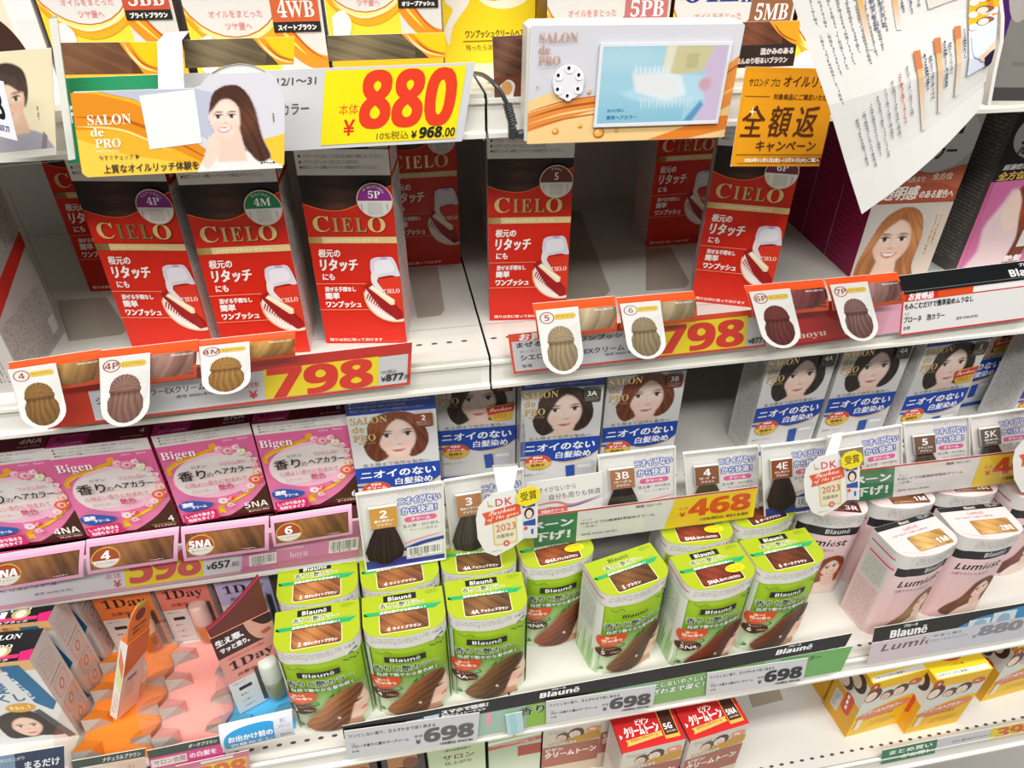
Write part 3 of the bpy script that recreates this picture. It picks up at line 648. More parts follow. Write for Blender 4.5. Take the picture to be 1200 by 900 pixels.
def green_box(loc, rz, label, code, name, tone, sticker=False, bar=True):
    dark, light = tone; t = thing('hair_dye_box', loc, label, 'hair colour box', 'green round-fronted hair colour boxes', rz)
    k = (code, bar)
    if k not in _GB:
        o = profile_mesh(green_body(code, dark, light, bar), F_BODY, S_BODY, P_BODY, 0, HB*mm, '#88a030', side='#a5bf60').build('carton'); _GB[k] = o.data; bpy.data.objects.remove(o)
        o = profile_mesh(green_lid(), F_LID, S_LID, P_LID, RH-LID, RH-.00005, '#a6b71e', green_top(code, name, dark, light, sticker, bar), top_of(RW, RD, RH), '#d6d4cc').build('lid'); _GL[k] = o.data; bpy.data.objects.remove(o)
    for n, me in (('carton', _GB[k]), ('lid', _GL[k])):
        o = bpy.data.objects.new(n, me); COL.objects.link(o); o.parent = t
    return t
def rose_body(kind):
    L, H = LB, HB; a = Art(L, H, '#e3c4c4'); c = L/2; ox = c-39; a.rect(0, 0, L, H, '#e6cbca', '#dcb6b6')
    a.rect(30, 0, L-30, 15, '#26262a'); a.text(sans('Blauné').replace('é', 'ē'), ox+34, 3.4, 30, 8, '#cfcdd2'); a.rect(ox+33, 3, ox+33.2, 3.1, '#26262a')
    a.text(sans('Lumiést'), ox+8, 22, 58, 11.4, '#2a2326', shear=.18); a.text('白髪もきれいに染まる', ox+8, 38, 44, 4.6, '#7d6668')
    a.rect(0, 0, 44, H, '#e2c6c6'); a.rect(6, 6, 42, 8.4, '#d83a6c'); a.rect(4, 10, 38, 48, '#cfcdc6'); a.micro(6, 12, 30, 34, '#96938f', 16, .5, 3); a.micro(4, 52, 34, 66, '#bf959a', 24, .55, 4)
    if kind == 0: dk, lt = '#5a4128', '#a88552'
    elif kind == 1: dk, lt = '#4a2a1c', '#8a5836'
    elif kind == 2: dk, lt = '#2a1210', '#c4561c'
    else: dk, lt = '#3a1418', '#8a3a34'
    img, m = face_pic(66, 76, 56, (44, 28, 12, 16), [(30, 14), (40, 6), (54, 6), (61, 18), (60, 40), (56, 56), (46, 60), (30, 62), (16, 72), (4, 66), (8, 54), (20, 40), (26, 26)], [[(28, 30), (30, 14), (40, 6), (53, 6), (58, 12), (46, 13), (38, 20), (34, 34), (30, 48), (18, 62), (8, 64), (10, 52), (20, 40)], [(52, 9), (59, 16), (60, 40), (55, 54), (54, 38), (56, 24)]],
        dk, lt, '#dfbfbe', '#f2d6c6', [(40, 27), (49, 24.4)], (46.4, 37), True, -14, [(36, 42), (52, 40), (56, 60), (40, 62)], 5+kind, '#c85a58', body=([(26, 58), (40, 52), (58, 52), (66, 62), (66, 76), (20, 76)], mix('#f0d2c2', '#e9d8d2', .5)))
    a.img(ox+12, 46, ox+78, 122, img, m); return a
def rose_lid():
    L = LL; a = Art(L, LID*1000, '#d3d1cc'); a.micro(L/2-22, 4, 56, 13, '#85817e', 5, .5, 3); a.rect(0, 0, L, 1, '#e8cdcd'); a.rect(4, 11, 40, 13, '#d83a6c'); a.rect(0, 0, 3, 21, '#e3c4c4'); return a
def rose_top(code, dark, light):
    a = Art(84, 54); P = [(p[0]*1000+42, 27-p[1]*1000) for p in P_LID]; a.poly(P, '#ead0ce'); a.rect(.4, .2, 83.6, 7.4, '#1f1f22'); a.text(sans('Blauné').replace('é', 'ē'), 34, 1.8, 14, 4, '#e9e6e6'); a.micro(62, 1.4, 19, 4.4, '#c9c6c6', 2, .3)
    a.text(sans('Lumiést'), 32, 10, 20, 5, '#b06a72'); a.micro(12, 17.6, 60, 3, '#a58a8c', 1, .2)
    a.rrect(26, 24, 74, 46, 2, dark); a.img(26.4, 24.4, 73.6, 45.6, streaks(47, 21, 46, dark, light, -.4, 5, 1.0)); a.text(sans(code), 56, 35, 15, 7, '#fff'); a.text('ピンクブラウン', 30, 41.6, 24, 2.8, '#f3e2c8')
    a.rect(26.4, 24.4, 26.5, 24.5, dark); a.stroke([(6, 40), (20, 46), (30, 50)], .5, '#d0aeae'); return a
_RB = {}
def rose_box(loc, rz, label, code, tone, kind):
    t = thing('hair_dye_box', loc, label, 'hair colour box', 'pale pink round-fronted hair colour boxes', rz); k = (code, kind)
    if k not in _RB:
        o = profile_mesh(rose_body(kind), F_BODY, S_BODY, P_BODY, 0, HB*mm, '#ccaaaa', side='#d8baba').build('carton'); p = profile_mesh(rose_lid(), F_LID, S_LID, P_LID, RH-LID, RH-.00005, '#ead0ce', rose_top(code, *tone), top_of(RW, RD, RH), '#d6d4cc').build('lid')
        _RB[k] = (o.data, p.data); bpy.data.objects.remove(o); bpy.data.objects.remove(p)
    for n, me in zip(('carton', 'lid'), _RB[k]):
        o = bpy.data.objects.new(n, me); COL.objects.link(o); o.parent = t
    return t

# ------------------------------------------------------------------ the setting
def struct(name, m): return tag(m.build(name), kind='structure')
m = Mesh(); m.box(-1.6, -3.2, -.02, 2.0, .45, 0, '#c9c6c0', STEEL); struct('floor', m)
m = Mesh(); m.box(-1.1, .37, 0, 1.25, .40, 1.95, '#d9d6cf', STEEL); struct('wall_back', m)

# shelves: one steel board with a folded lip and a ticket rail for each bay and level
SEAM = .0815; BAYS = ((-.86, SEAM-.0011, 'left'), (SEAM+.0011, 1.05, 'right'))
LEVELS = (('top', 1.369, 0, 1.338), ('second', 1.134, 0, 1.102), ('third', .917, 0, .884), ('fourth', .744, -.132, .712), ('lowest', .55, -.166, .508))
SHELL = '#d2cfc7'
def shelf(x0, x1, zd, y0, zl, label):
    t = thing('store_shelf', (x0, y0, zl), label, 'shelf', 'white steel shelves of the fixture')
    w = x1-x0; d = .368-y0; h = zd-zl
    m = Mesh(); m.prism([(.0, h), (d, h), (d, h-.02), (.012, h-.02), (.012, .006), (.003, .006), (.0, .012)], 0, w, SHELL, STEEL)
    # slots for the fence clips along the front of the deck
    n = int(w/.0145); V = []; F = []
    for i in range(n):
        cx = .008+i*.0145
        if cx > w-.006: break
        b = len(V)
        for k in range(10):
            a = 2*math.pi*k/10; V.append((cx+.0032*math.cos(a), (.0325 if y0 == 0 else .0125)+.0017*math.sin(a), h+.00012))
        F.append(list(range(b, b+10)))
    m.raw(V, F, '#4a4640', STEEL); yg = .0595
    if y0 == 0: m.raw([(0, yg, h+.0001), (w, yg, h+.0001), (w, yg+.0007, h+.0001), (0, yg+.0007, h+.0001)], [[0, 1, 2, 3]], '#8a857b', STEEL)
    m.build('deck', t)
    m = Mesh(); m.prism([(-.0005, h-.003), (-.0045, h-.003), (-.0045, h-.006), (-.002, h-.0075), (-.002, .0045), (-.0065, .0035), (-.0065, 0), (.011, 0), (.011, .004), (-.0005, .0045)], 0, w, '#e6e3da', PLASTIC); m.build('ticket_rail', t)
    for q in (0, w-.0012):
        m = Mesh(); m.box(q, .002, -.004 if zl > .6 else 0, q+.0012, d-.01, h-.002, '#c9c5bc', STEEL); m.build('end_bracket', t)
    return t
for nm, zd, y0, zl in LEVELS:
    for x0, x1, side in BAYS:
        shelf(x0, x1, zd, y0, zl, f'white steel shelf of the {side} bay, {nm} level in view')

# ------------------------------------------------------------------ helpers for cards held in front of the shelves
def quad(name, label, cat, group, a, y, tl, tr, bl, th=.0006, bend=0.0, parent=None, lean=0.0, back='#e8e6e0', cuts=(), only=None):
    """a card standing in the plane at depth y, its three corners sighted in the photo; bend bows it towards the aisle, lean tips it"""
    A, B, Cc = at_y(*tl, y), at_y(*tr, y), at_y(*bl, y); ex, ez = (B-A), (Cc-A); W, H = a.W, a.H
    base = A
    if parent is None:
        o = thing(name, base, label, cat, group)
    else: o = parent; base = Vector(parent.location)
    off = A-base
    def fn(u, v, h):
        p, q = u/W, v/H; P = np.array(off)+p[:, None]*np.array(ex)+q[:, None]*np.array(ez)
        P[:, 1] += -h*mm-bend*4*q*(1-q)-lean*q; return P
    vc = tuple(np.linspace(0, H, 9)[1:-1]) if bend else ()
    plate(a, only or 'printed_card', o, fn, th, back, cuts, vc); return o
def outline_plate(o, pts, fn, th, c, name, mat=CLEAR):
    """a clear or plain plate of any outline"""
    n = len(pts); u = np.array([p[0] for p in pts], float); v = np.array([p[1] for p in pts], float)
    V = np.concatenate([fn(u, v, np.zeros(n)), fn(u, v, np.full(n, -th*1000))]); m = Mesh()
    m.raw(V, [list(range(n))[::-1], list(range(n, 2*n))]+[[i, (i+1) % n, n+(i+1) % n, n+i] for i in range(n)], c, mat); return m.build(name, o)
def price(a, t, x, y, w, h, c='#d8281e', bold=.5):
    """big figures, each fitted to its own cell"""
    n = len(t); cw = w/n
    for i, ch in enumerate(t): a.text(sans(ch), x+cw*i+cw*.05, y, cw*.9, h, c, bold=bold)

# ------------------------------------------------------------------ second level: red cartons
ZB, ZC, ZD, ZE = 1.134, .917, .744, .55
R_ = math.radians
red_carton('hair_dye_box', (-.2054, .0865, ZB), R_(-10.6), 'red carton with purple 4P shade circle, standing on the left bay', '4P', 'ピュアブラウン', '#8a2a86')
red_carton('hair_dye_box', (-.1212, .0668, ZB), R_(-3.3), 'red carton with green 4M shade circle, between the 4P and 5P cartons', '4M', 'モカブラウン', '#1f7a48')
red_carton('hair_dye_box', (-.0272, .0705, ZB), R_(-9.5), 'red carton with purple 5P shade circle beside the bare end of the shelf', '5P', 'ダークピュアブラウン', '#8a2a86')
red_carton('hair_dye_box', (.1334, .0876, ZB), R_(-7.1), 'red carton with brown 5 shade circle below the video screen', '5', 'ブラウン', '#6d3626')
red_carton('hair_dye_box', (.3546, .0790, ZB), R_(-23), 'red carton turned to face left, under the orange campaign card', '6P', 'ダークピュア', '#6a2a4a')
red_carton('hair_dye_box', (.0405, .228, ZB), 0, 'shaded red carton at the back, right of the 5P carton', '5P', 'ダークピュアブラウン', '#8a2a86')
red_carton('hair_dye_box', (.345, .235, ZB), 0, 'shaded red carton at the back, left of the one turned left', '6', 'ダークブラウン', '#6d3626')
red_carton('hair_dye_box', (.155, .25, ZB), 0, 'dark red carton deep in the shelf behind the 5 carton', '5', 'ブラウン', '#6d3626')
red_carton('hair_dye_box', (-.283, .226, ZB), R_(-4), 'shaded red carton at the back, left of the 4P carton', '4', 'ライトブラウン', '#9a5a2a')
e0 = at_z(74, 392, ZB); t = thing('hair_dye_box', (e0.x-.0385, e0.y-.0475, ZB), 'carton at the left edge showing its grey side panel of fine print', 'hair colour box', 'red cream hair colour cartons')
s = Art(95, 186, '#b7b2ae'); s.vmicro(3, 4, 86, 86, '#5e5a58', 30, .5, 5); s.poly([(0, 104), (95, 78), (95, 92), (0, 122)], '#c42a20'); s.vmicro(3, 126, 84, 56, '#77726f', 26, .5, 6); s.rect(78, 160, 92, 176, '#d8d5d0')
f_ = Art(77, 186, '#b7b2ae'); f_.vmicro(4, 6, 68, 170, '#77726f', 22, .5, 9)
carton(.077, .095, .186, f_, s, None, None, '#a81a12', '#8a2018').build('carton', t)
# foam colour cartons at the right end
def tall_carton(label, loc, rz, dims, front, left, right=None, top=None, side='#8a8784'):
    t = thing('hair_dye_box', loc, label, 'hair colour box', 'tall foam hair colour boxes', rz); carton(*dims, front, right, left, top, side, side).build('carton', t); return t
def foam_front(kind):
    a = Art(92, 178, '#8f8c89'); a.rect(0, 0, 92, 178, '#a5a19e')
    if kind == 0:
        a.rect(0, 0, 92, 60, '#b9b7b6'); a.ell(48, 26, 46, 34, '#cfcfd2'); a.rect(22, 6, 74, 20, '#17171a'); a.text(sans('Blauné').replace('é', 'ē'), 28, 8.4, 40, 9, '#f2f2f2'); a.text('泡カラー', 24, 28, 50, 18, '#1c1c1e', bold=.5)
        a.rect(0, 60, 92, 94, '#b0563a'); a.blob([(0, 60), (30, 56), (60, 60), (92, 52), (92, 76), (60, 70), (0, 78)], '#c06a4c'); a.text('根元から毛先まで', 10, 63, 40, 6, '#f3ddd0', bold=.2); a.text('全方位', 58, 60, 22, 7, '#f6e6da', bold=.2)
        a.text('透明感', 8, 73, 40, 15, '#fff8f2', bold=.5, shear=.15); a.text('のある髪色へ', 50, 78, 38, 9, '#fdeee4', bold=.3, shear=.1)
        a.rect(0, 92, 92, 178, '#cfc9c2'); img, k = face_pic(72, 80, 60, (36, 36, 17, 22), [(14, 80), (8, 60), (14, 34), (22, 12), (38, 2), (54, 8), (62, 28), (62, 56), (66, 80)], [[(10, 80), (9, 56), (17, 30), (27, 10), (40, 3), (36, 14), (26, 24), (19, 44), (20, 64), (22, 80)], [(38, 4), (54, 10), (61, 32), (60, 60), (64, 80), (52, 80), (55, 56), (52, 30), (46, 16)]], '#8a4a1c', '#d8945a', '#cfc9c2', '#f1d5c4', [(28, 32), (44, 32)], (36, 47), True, 0, [(27, 52), (45, 52), (50, 80), (22, 80)], 9, '#c9625a')
        a.img(-8, 93, 82, 193, img, k); a.rect(74, 96, 92, 178, '#d9cbbc'); a.vmicro(78, 106, 9, 46, '#a88a74', 2, .5)
    else:
        a.rect(0, 0, 92, 178, '#c03a78', '#d87aa8'); a.rect(0, 0, 92, 70, '#17161a'); a.ell(46, 22, 40, 27, '#c2bfc2'); a.rect(22, 4, 72, 17, '#17171a'); a.text(sans('Blauné').replace('é', 'ē'), 28, 6, 38, 9, '#f2f2f2'); a.text('泡カラー', 18, 23, 56, 19, '#1c1c1e', bold=.5)
        a.text('超濃密泡で根元まで', 8, 52, 70, 6, '#e9e4e0', bold=.25, shear=.15); a.text('全方位', 6, 60, 34, 9, '#d9b05a', bold=.4, shear=.15); a.text('ツヤ髪', 46, 60, 36, 9, '#f0e6dc', bold=.4, shear=.15)
        X, Y = grid(84, 108, 50); img = np.zeros(X.shape+(3,))+np.array(lin('#c86a9c')); img = over(img, '#e2c9cc', in_poly(X, Y, smooth_closed([(28, 10), (20, 30), (10, 52), (14, 80), (6, 108), (60, 108), (60, 20)]), 5)); f = in_poly(X, Y, smooth_closed([(40, 8), (30, 20), (26, 34), (31, 48), (42, 58), (56, 50), (60, 20)]), 2); img = over(img, '#ecd0c4', f)
        hm = in_poly(X, Y, smooth_closed([(36, 10), (52, 0), (72, 6), (80, 30), (80, 70), (74, 104), (56, 106), (60, 70), (52, 44), (46, 24)]), 2); img = over(img, hair_tex(X, Y, '#1c0d0c', '#a8441e', seed=4, cx=50, cy=-30), hm); a.img(4, 70, 88, 178, img); a.rect(70, 130, 86, 150, '#d9d5d2'); a.text('艶髪', 60, 160, 24, 8, '#f5e6ea', bold=.3)
    return a
s = Art(60, 178, '#9c1250'); r = random.Random(2)
for k in range(26): s.rect(4, 6+k*6.6, r.uniform(26, 54), 7.2+k*6.6, '#bc3a78')
s2 = Art(60, 178, '#5a5654'); s2.micro(6, 8, 48, 160, '#8a8683', 40, .5)
tall_carton('cream carton with a smiling woman with light brown hair and magenta side', (.5545, .117, ZB), R_(-4), (.092, .06, .178), foam_front(0), s)
tall_carton('black and pink carton with a glossy dark-haired head, at the right edge', (.672, .108, ZB), R_(3), (.092, .06, .178), foam_front(1), s2)
g2 = foam_front(0)
tall_carton('grey and cream carton half hidden behind the black and pink carton', (.651, .196, ZB), R_(2), (.092, .06, .178), g2, s2)

tall_carton('shaded cream carton with magenta side, directly behind the smiling-woman carton', (.5588, .1782, ZB), R_(-4), (.092, .06, .178), g2, s)
tall_carton('shaded cream carton with magenta side, deepest of its row', (.5631, .2394, ZB), R_(-4), (.092, .06, .178), g2, s)
# tinted clear product trays lying on the deck, and the upright divider
def tray(label, pts, z=ZB):
    P = [at_z(*p, z+.0012) for p in pts]; o = thing('product_tray', P[0], label, 'tray', 'smoky clear product trays')
    m = Mesh(); Q = [p-P[0] for p in P]; n = len(Q); V = [tuple(q) for q in Q]+[(q.x, q.y, q.z-.001) for q in Q]
    m.raw(V, [list(range(n)), list(range(2*n-1, n-1, -1))]+[[i, (i+1) % n, n+(i+1) % n, n+i] for i in range(n)], '#8a7a70', SMOKY); m.build('base_sheet', o); return o
tray('smoky clear tray base on the bare deck right of the 5P carton', [(489, 372), (478, 315), (513, 312), (521, 362), (516, 369)])
tray('smoky clear tray base on the deck right of the 5 carton', [(662, 350), (648, 250), (679, 246), (715, 340), (709, 346)])
tray('smoky clear tray base before the shaded back carton in the right bay', [(757, 340), (757, 292), (786, 290), (808, 330), (803, 336)])
t = tray('smoky clear tray with an upright side, left of the 4P carton', [(80, 399), (66, 352), (124, 348), (149, 385), (143, 391)])
b0, b1 = at_z(82, 398, ZB), at_z(58, 340, ZB); L0 = Vector(t.location)
m = Mesh(); q = [b0-L0, b1-L0]; m.raw([(q[0].x, q[0].y, 0), (q[1].x, q[1].y, 0), (q[1].x, q[1].y, .11), (q[0].x, q[0].y, .11)]+[(q[0].x+.0015, q[0].y, 0), (q[1].x+.0015, q[1].y, 0), (q[1].x+.0015, q[1].y, .11), (q[0].x+.0015, q[0].y, .11)], [[0, 1, 2, 3], [7, 6, 5, 4], [0, 3, 7, 4], [1, 5, 6, 2], [3, 2, 6, 7]], '#8a7a70', SMOKY); m.build('side_wall', t)

# ------------------------------------------------------------------ third level: pink, and white and blue cartons
ZP = ZC
for (x, y, rz, code, nm, lab) in ((-.3865, .054, 1, '4NA', 'ナチュラリーブラウン', 'pink floral carton marked 4NA at the left edge of the shelf'), (-.2943, .0535, .5, '4', 'ライトブラウン', 'pink floral carton marked 4, second from the left edge'),
        (-.2015, .0575, 3.5, '5NA', '深いナチュラリーブラウン', 'pink floral carton marked 5NA between cartons 4 and 6'), (-.1068, .0575, .5, '6', 'ダークブラウン', 'pink floral carton marked 6 beside the white and blue cartons')):
    global_b = PINK; PINK = (.091, .048, .143)
    t = thing('hair_dye_box', (x, y, ZP), lab, 'hair colour box', 'pink cream hair colour boxes', R_(rz))
    f = pink_front(code, nm); f.H = 143; f.rect(0, 122.5, 91, 143, '#5e1324'); f.rect(0, 122.5, 38, 143, '#d0588f')
    s = Art(48, 143, '#b01848'); s.micro(4, 8, 40, 120, '#f0c8d4', 30, .5)
    carton(*PINK, f, s, s, pink_top(code, nm), '#b01848').build('carton', t)
T2, T3, T4 = ('#3d1c12', '#9a5636'), ('#1d1412', '#4f3a30'), ('#191514', '#4a4038')
for (x, y, rz, code, tone, col, nm, seal, lab) in (
        (-.0151, .0465, -1.4, '2', T2, '#8a4a2a', '明るいライト', False, 'white and blue carton marked 2, next to the pink cartons'),
        (.0765, .0925, -3, '3', T3, '#7a3a26', '明るいライト', True, 'white and blue carton marked 3 with a red award seal, right of carton 2'),
        (.1655, .0575, -2.8, '3A', T3, '#4a4436', 'アッシュ', False, 'white and blue carton marked 3A with an olive shade tile'),
        (.2612, .0665, -1.2, '3B', T2, '#7a3e30', 'ベージュ', False, 'white and blue carton marked 3B left of the empty space'),
        (.4480, .0725, 2.5, '4A', T4, '#4c4a38', 'アッシュ', False, 'white and blue carton marked 4A just right of the empty space'),
        (.5440, .0735, 0, '4A', T4, '#4c4a38', 'アッシュ', False, 'white and blue carton marked 4A, the second one right of the empty space'),
        (.6375, .0635, 2.9, '5', T4, '#5a503c', 'ナチュラル', True, 'white and blue carton marked 5 with an award seal at the right'),
        (.733, .115, 5, '5', T4, '#5a503c', 'ナチュラル', True, 'white and blue carton set back behind the right-hand 5 carton')):
    blue_box((x, y, ZC), R_(rz), lab, code, tone, col, nm, seal)
blue_box((.80, .06, ZC), R_(3), 'white and blue carton cut by the right edge of the view', '5K', T4, '#5a503c', '深めの', False)

# ------------------------------------------------------------------ fourth level: green and pale pink round-fronted packs
GT = {'3': ('#5e3018', '#c08048'), '4': ('#54301c', '#a86c3c'), '4A': ('#3e2818', '#8a6238'), '4NA': ('#4a2014', '#a05028'), '5': ('#3a2214', '#84562e'), '5NA': ('#44180f', '#8e3c26'), '6': ('#321a12', '#7a3c1e')}
GN = {'3': '明るいライトブラウン', '4': 'ライトブラウン', '4A': 'アッシュブラウン', '4NA': 'ナチュラルブラウン', '5': 'ブラウン', '5NA': '深いナチュラルブラウン', '6': 'ダークブラウン'}
for (x, y, rz, c, lab) in ((-.1107, -.0858, 1.5, '3', 'green pack with lid marked 3, front one of the pair'), (-.0240, -.0837, .9, '4', 'green pack with lid marked 4, front one of the pair'),
        (.0622, -.0790, -.6, '4A', 'green pack with lid marked 4A, front one of the pair'), (.2204, -.0728, 12, '5', 'green pack marked 5 turned to show its left side, standing alone in front'),
        (.3146, -.0850, 5, '5NA', 'green pack marked 5NA with a yellow sticker, front one of the pair'), (.4008, -.0775, 4, '6', 'green pack with lid marked 6, front one of the pair'),
        (-.1124, -.0285, 1.2, '3', 'green pack marked 3 standing behind the front 3 pack'), (-.0255, -.0265, 3, '4', 'green pack marked 4 standing behind the front 4 pack'),
        (.0616, -.0215, -1.6, '4A', 'green pack marked 4A standing behind the front 4A pack'), (.1490, -.0262, 5, '4NA', 'green pack marked 4NA with a yellow sticker, set back alone'),
        (.3160, -.0245, -3, '5NA', 'green pack marked 5NA standing behind the front 5NA pack'), (.4040, -.0105, 9, '6', 'green pack marked 6 standing behind the front 6 pack')):
    green_box((x, y, ZD), R_(rz), lab, c, GN[c], GT[c], c.endswith('NA'), c != '5')
for (x, y, rz, c, tone, k, lab) in ((.5636, -.0838, 8, '1M', ('#8a6226', '#e0b470'), 0, 'pale pink pack with lid marked 1M, front one showing its left side'), (.6520, -.0765, -3, '2BE', ('#8a602c', '#d8a862'), 1, 'pale pink pack with lid marked 2BE, front one of the pair'),
        (.5830, -.0150, -6, '1M', ('#5a3016', '#9a5c30'), 2, 'pale pink pack with a dark lid panel, behind the front 1M pack'), (.6725, -.0105, -8, '2BE', ('#5a3016', '#9a5c30'), 2, 'pale pink pack standing behind the front 2BE pack'),
        (.4945, -.0115, -16, '3R', ('#4a1a12', '#8a3c26'), 2, 'pale pink pack with auburn hair right of the green packs'), (.7640, -.0300, 0, '3R', ('#4a1a1c', '#8a343a'), 3, 'pale pink pack with reddish hair at the right edge')):
    rose_box((x, y, ZD), R_(rz), lab, c, tone, k)

# ------------------------------------------------------------------ lowest level: cream cartons on the bottom deck
def couple(a, x, y, sc, bg=None):
    for (ex, ey, r, hair, sk) in ((0, 4, 1, '#5a4a38', '#e6c8b0'), (15, 0, 1.15, '#4a3f30', '#efd6c4')):
        a.ell(x+(ex)*sc, y+ey*sc, 8*sc*r, 9*sc*r, hair); a.ell(x+(ex-1.5)*sc, y+(ey+2)*sc, 5.6*sc*r, 7*sc*r, sk, rot=-20); a.stroke([(x+(ex-6)*sc, y+(ey-5)*sc), (x+(ex+1)*sc, y+(ey-8)*sc), (x+(ex+7)*sc, y+(ey-2)*sc)], 3*sc, hair)
        for q in (-3.4, .4): a.rect(x+(ex+q-1)*sc, y+(ey+.6)*sc, x+(ex+q+.8)*sc, y+(ey+1.2)*sc, '#4a3428')
        a.stroke([(x+(ex-3.4)*sc, y+(ey+5)*sc), (x+(ex-1.4)*sc, y+(ey+6)*sc), (x+(ex+.6)*sc, y+(ey+5)*sc)], .8*sc, '#b8584a')
def tone_front(bg='#dcd3c4'):
    a = Art(78, 130, bg); a.rect(0, 0, 78, 40, '#d6d0c6', '#dfd2bc'); a.text(serif('Bigen'), 6, 7, 24, 9, '#b9a68e'); couple(a, 26, 20, 1.15)
    a.ell(66, 17, 10, 7, '#e29a72'); a.text('40g', 60, 13.4, None, 5, '#fff', bold=.2); a.blob([(30, 34), (50, 26), (78, 24), (78, 38), (40, 42)], '#c9962c'); a.text('しっとりまとまる', 8, 36, 36, 5, '#fff6e6', bold=.3, out='#8a6a4a', ow=.6)
    a.rect(0, 44, 78, 92, '#a8624e'); a.text('ビゲン', 5, 47, 22, 8, '#fbf0e6', bold=.35); a.text('クリームトーン', 4, 57, 68, 13, '#fdf5ee', bold=.6); a.rect(0, 92, 78, 130, '#d8c6ac'); return a
def tone_top(code):
    a = Art(78, 43, '#c21c1e'); a.rect(0, 0, 78, 43, '#a8161a', '#cc2422'); a.text('ビゲン', 27, 8, 16, 7, '#f7ece4', bold=.35); a.text('クリームトーン', 10, 15, 42, 12, '#fbf4ee', bold=.5); a.poly([(8, 30), (54, 27), (53, 30), (54, 33), (8, 37), (10, 33)], '#e8b95a'); a.text('おきかえしやすいクリーム', 14, 30, 34, 3, '#8a2a1a', bold=.12, rot=-3)
    a.rect(55.4, .6, 73.6, 38, '#e4b04e'); a.rect(56.2, 0, 72.8, 34, '#3a1c12', '#4c2618'); a.text(sans(code), 58, 20, 7+2.6*len(code)-2, 7.2, '#fff'); a.text('自然な栗色', 59, 29, 12, 2.4, '#e9d9c9'); a.poly([(3, 22), (6, 25), (3, 28)], '#fff'); return a
TS = Art(43, 130, '#d9cfc6'); TS.rect(0, 0, 43, 6, '#b81a1c'); TS.micro(4, 10, 34, 60, '#8a7a70', 16, .5)
for k, c in enumerate(('#e8a02a', '#f1d9b0', '#c8341e', '#8a5aa0')): TS.poly([(10+k*7, 130), (24+k*6, 70), (30+k*6, 70), (17+k*7, 130)], c)
def cream_tone(label, loc, rz, code, red=True):
    t = thing('hair_dye_box', loc, label, 'hair colour box', 'red-topped cream hair colour boxes', rz)
    carton(.078, .043, .130, tone_front(), TS, TS, tone_top(code), '#b0181a').build('carton', t); return t
cream_tone('red-topped carton marked 5G beside the 5NA carton', (.2425, -.1405, ZE), R_(2.5), '5G')
cream_tone('red-topped carton marked 5NA at the right end of its row', (.3235, -.1385, ZE), R_(6), '5NA')
cream_tone('shaded red-topped carton behind the 5NA carton', (.3165, -.0880, ZE), R_(2), '5NA')
cream_tone('shaded red-topped carton behind the 5G carton', (.2345, -.0910, ZE), R_(1), '5G')
def yellow_front():
    a = Art(82, 129, '#f0c21a'); a.rect(0, 18, 82, 80, '#d9dcd4'); a.rect(0, 0, 82, 20, '#e8b71c'); a.blob([(8, 80), (40, 62), (82, 56), (82, 100), (0, 104)], '#f3c62a'); couple(a, 34, 34, 1.25); a.ell(10, 30, 12, 16, '#5a2c20'); a.ell(8, 33, 8, 11, '#f0d5c2')
    a.ell(70, 22, 10, 7, '#c8643a'); a.text('40g', 64, 19, None, 4.6, '#fff'); a.ell(6, 10, 7, 8, '#b0441e'); a.text('4', 4, 6.6, None, 6.6, '#fff')
    a.blob([(2, 84), (24, 70), (70, 60), (78, 70), (58, 82), (16, 92)], '#e08a6a'); a.text('クリームヘアカラー', 10, 70, 58, 9, '#fff6ee', bold=.35, rot=-4); a.text('しっとりまとまる', 20, 84, 40, 5, '#b0681e', bold=.15); a.rect(6, 88, 14, 112, '#efe6d4'); a.micro(30, 100, 40, 12, '#c89a1c', 3, .5); return a
def yellow_side():
    a = Art(50, 129, '#e8a91c'); a.rect(0, 0, 50, 60, '#dfdcd2'); a.rect(0, 0, 50, 12, '#e6aa1a'); a.ell(34, 24, 12, 17, '#3f2a1c'); a.ell(30, 26, 8, 11, '#e9cdb4'); a.ell(18, 44, 11, 14, '#4f3a28'); a.ell(15, 46, 7, 10, '#f0d8c4')
    a.rrect(24, 56, 40, 96, 6, '#d8502a'); a.vmicro(28, 60, 8, 32, '#fff', 1, .3); a.rrect(8, 72, 22, 112, 3, '#dfdcd4'); a.vmicro(11, 76, 8, 30, '#8a8680', 3, .5); return a
def yellow_top():
    a = Art(82, 50, '#f2c91e'); a.rect(0, 0, 82, 50, '#eec01c', '#f6d62e'); a.ell(40, 20, 20, 10, '#c8442a'); a.text('クリームヘアカラー', 24, 17, 32, 5, '#fff', bold=.25); a.ell(66, 12, 10, 7, '#b8341e'); a.micro(30, 34, 24, 3, '#a8781c', 1, .2); a.rect(3, 42, 79, 49, '#e6e4dc'); a.micro(6, 43.6, 60, 3.6, '#9a978f', 1, .2); return a
YF, YS, YT = yellow_front(), yellow_side(), yellow_top()
def yellow_box(label, loc, rz):
    t = thing('hair_dye_box', loc, label, 'hair colour box', 'yellow cream hair colour boxes on the bottom deck', rz); carton(.082, .05, .129, YF, YS, YS, YT, '#e0a81c').build('carton', t); return t
yellow_box('yellow carton at the left of the row, its long side showing', (.5802, -.1075, ZE), R_(4)); yellow_box('yellow carton in the middle of the row, nearest the deck slots', (.6635, -.1195, ZE), R_(1.5))
yellow_box('yellow carton standing apart at the right, set back', (.7985, -.0950, ZE), R_(4)); yellow_box('shaded yellow carton behind the left-hand yellow carton', (.5785, -.0525, ZE), R_(3)); yellow_box('shaded yellow carton behind the middle yellow carton', (.6640, -.0650, ZE), R_(1.5))
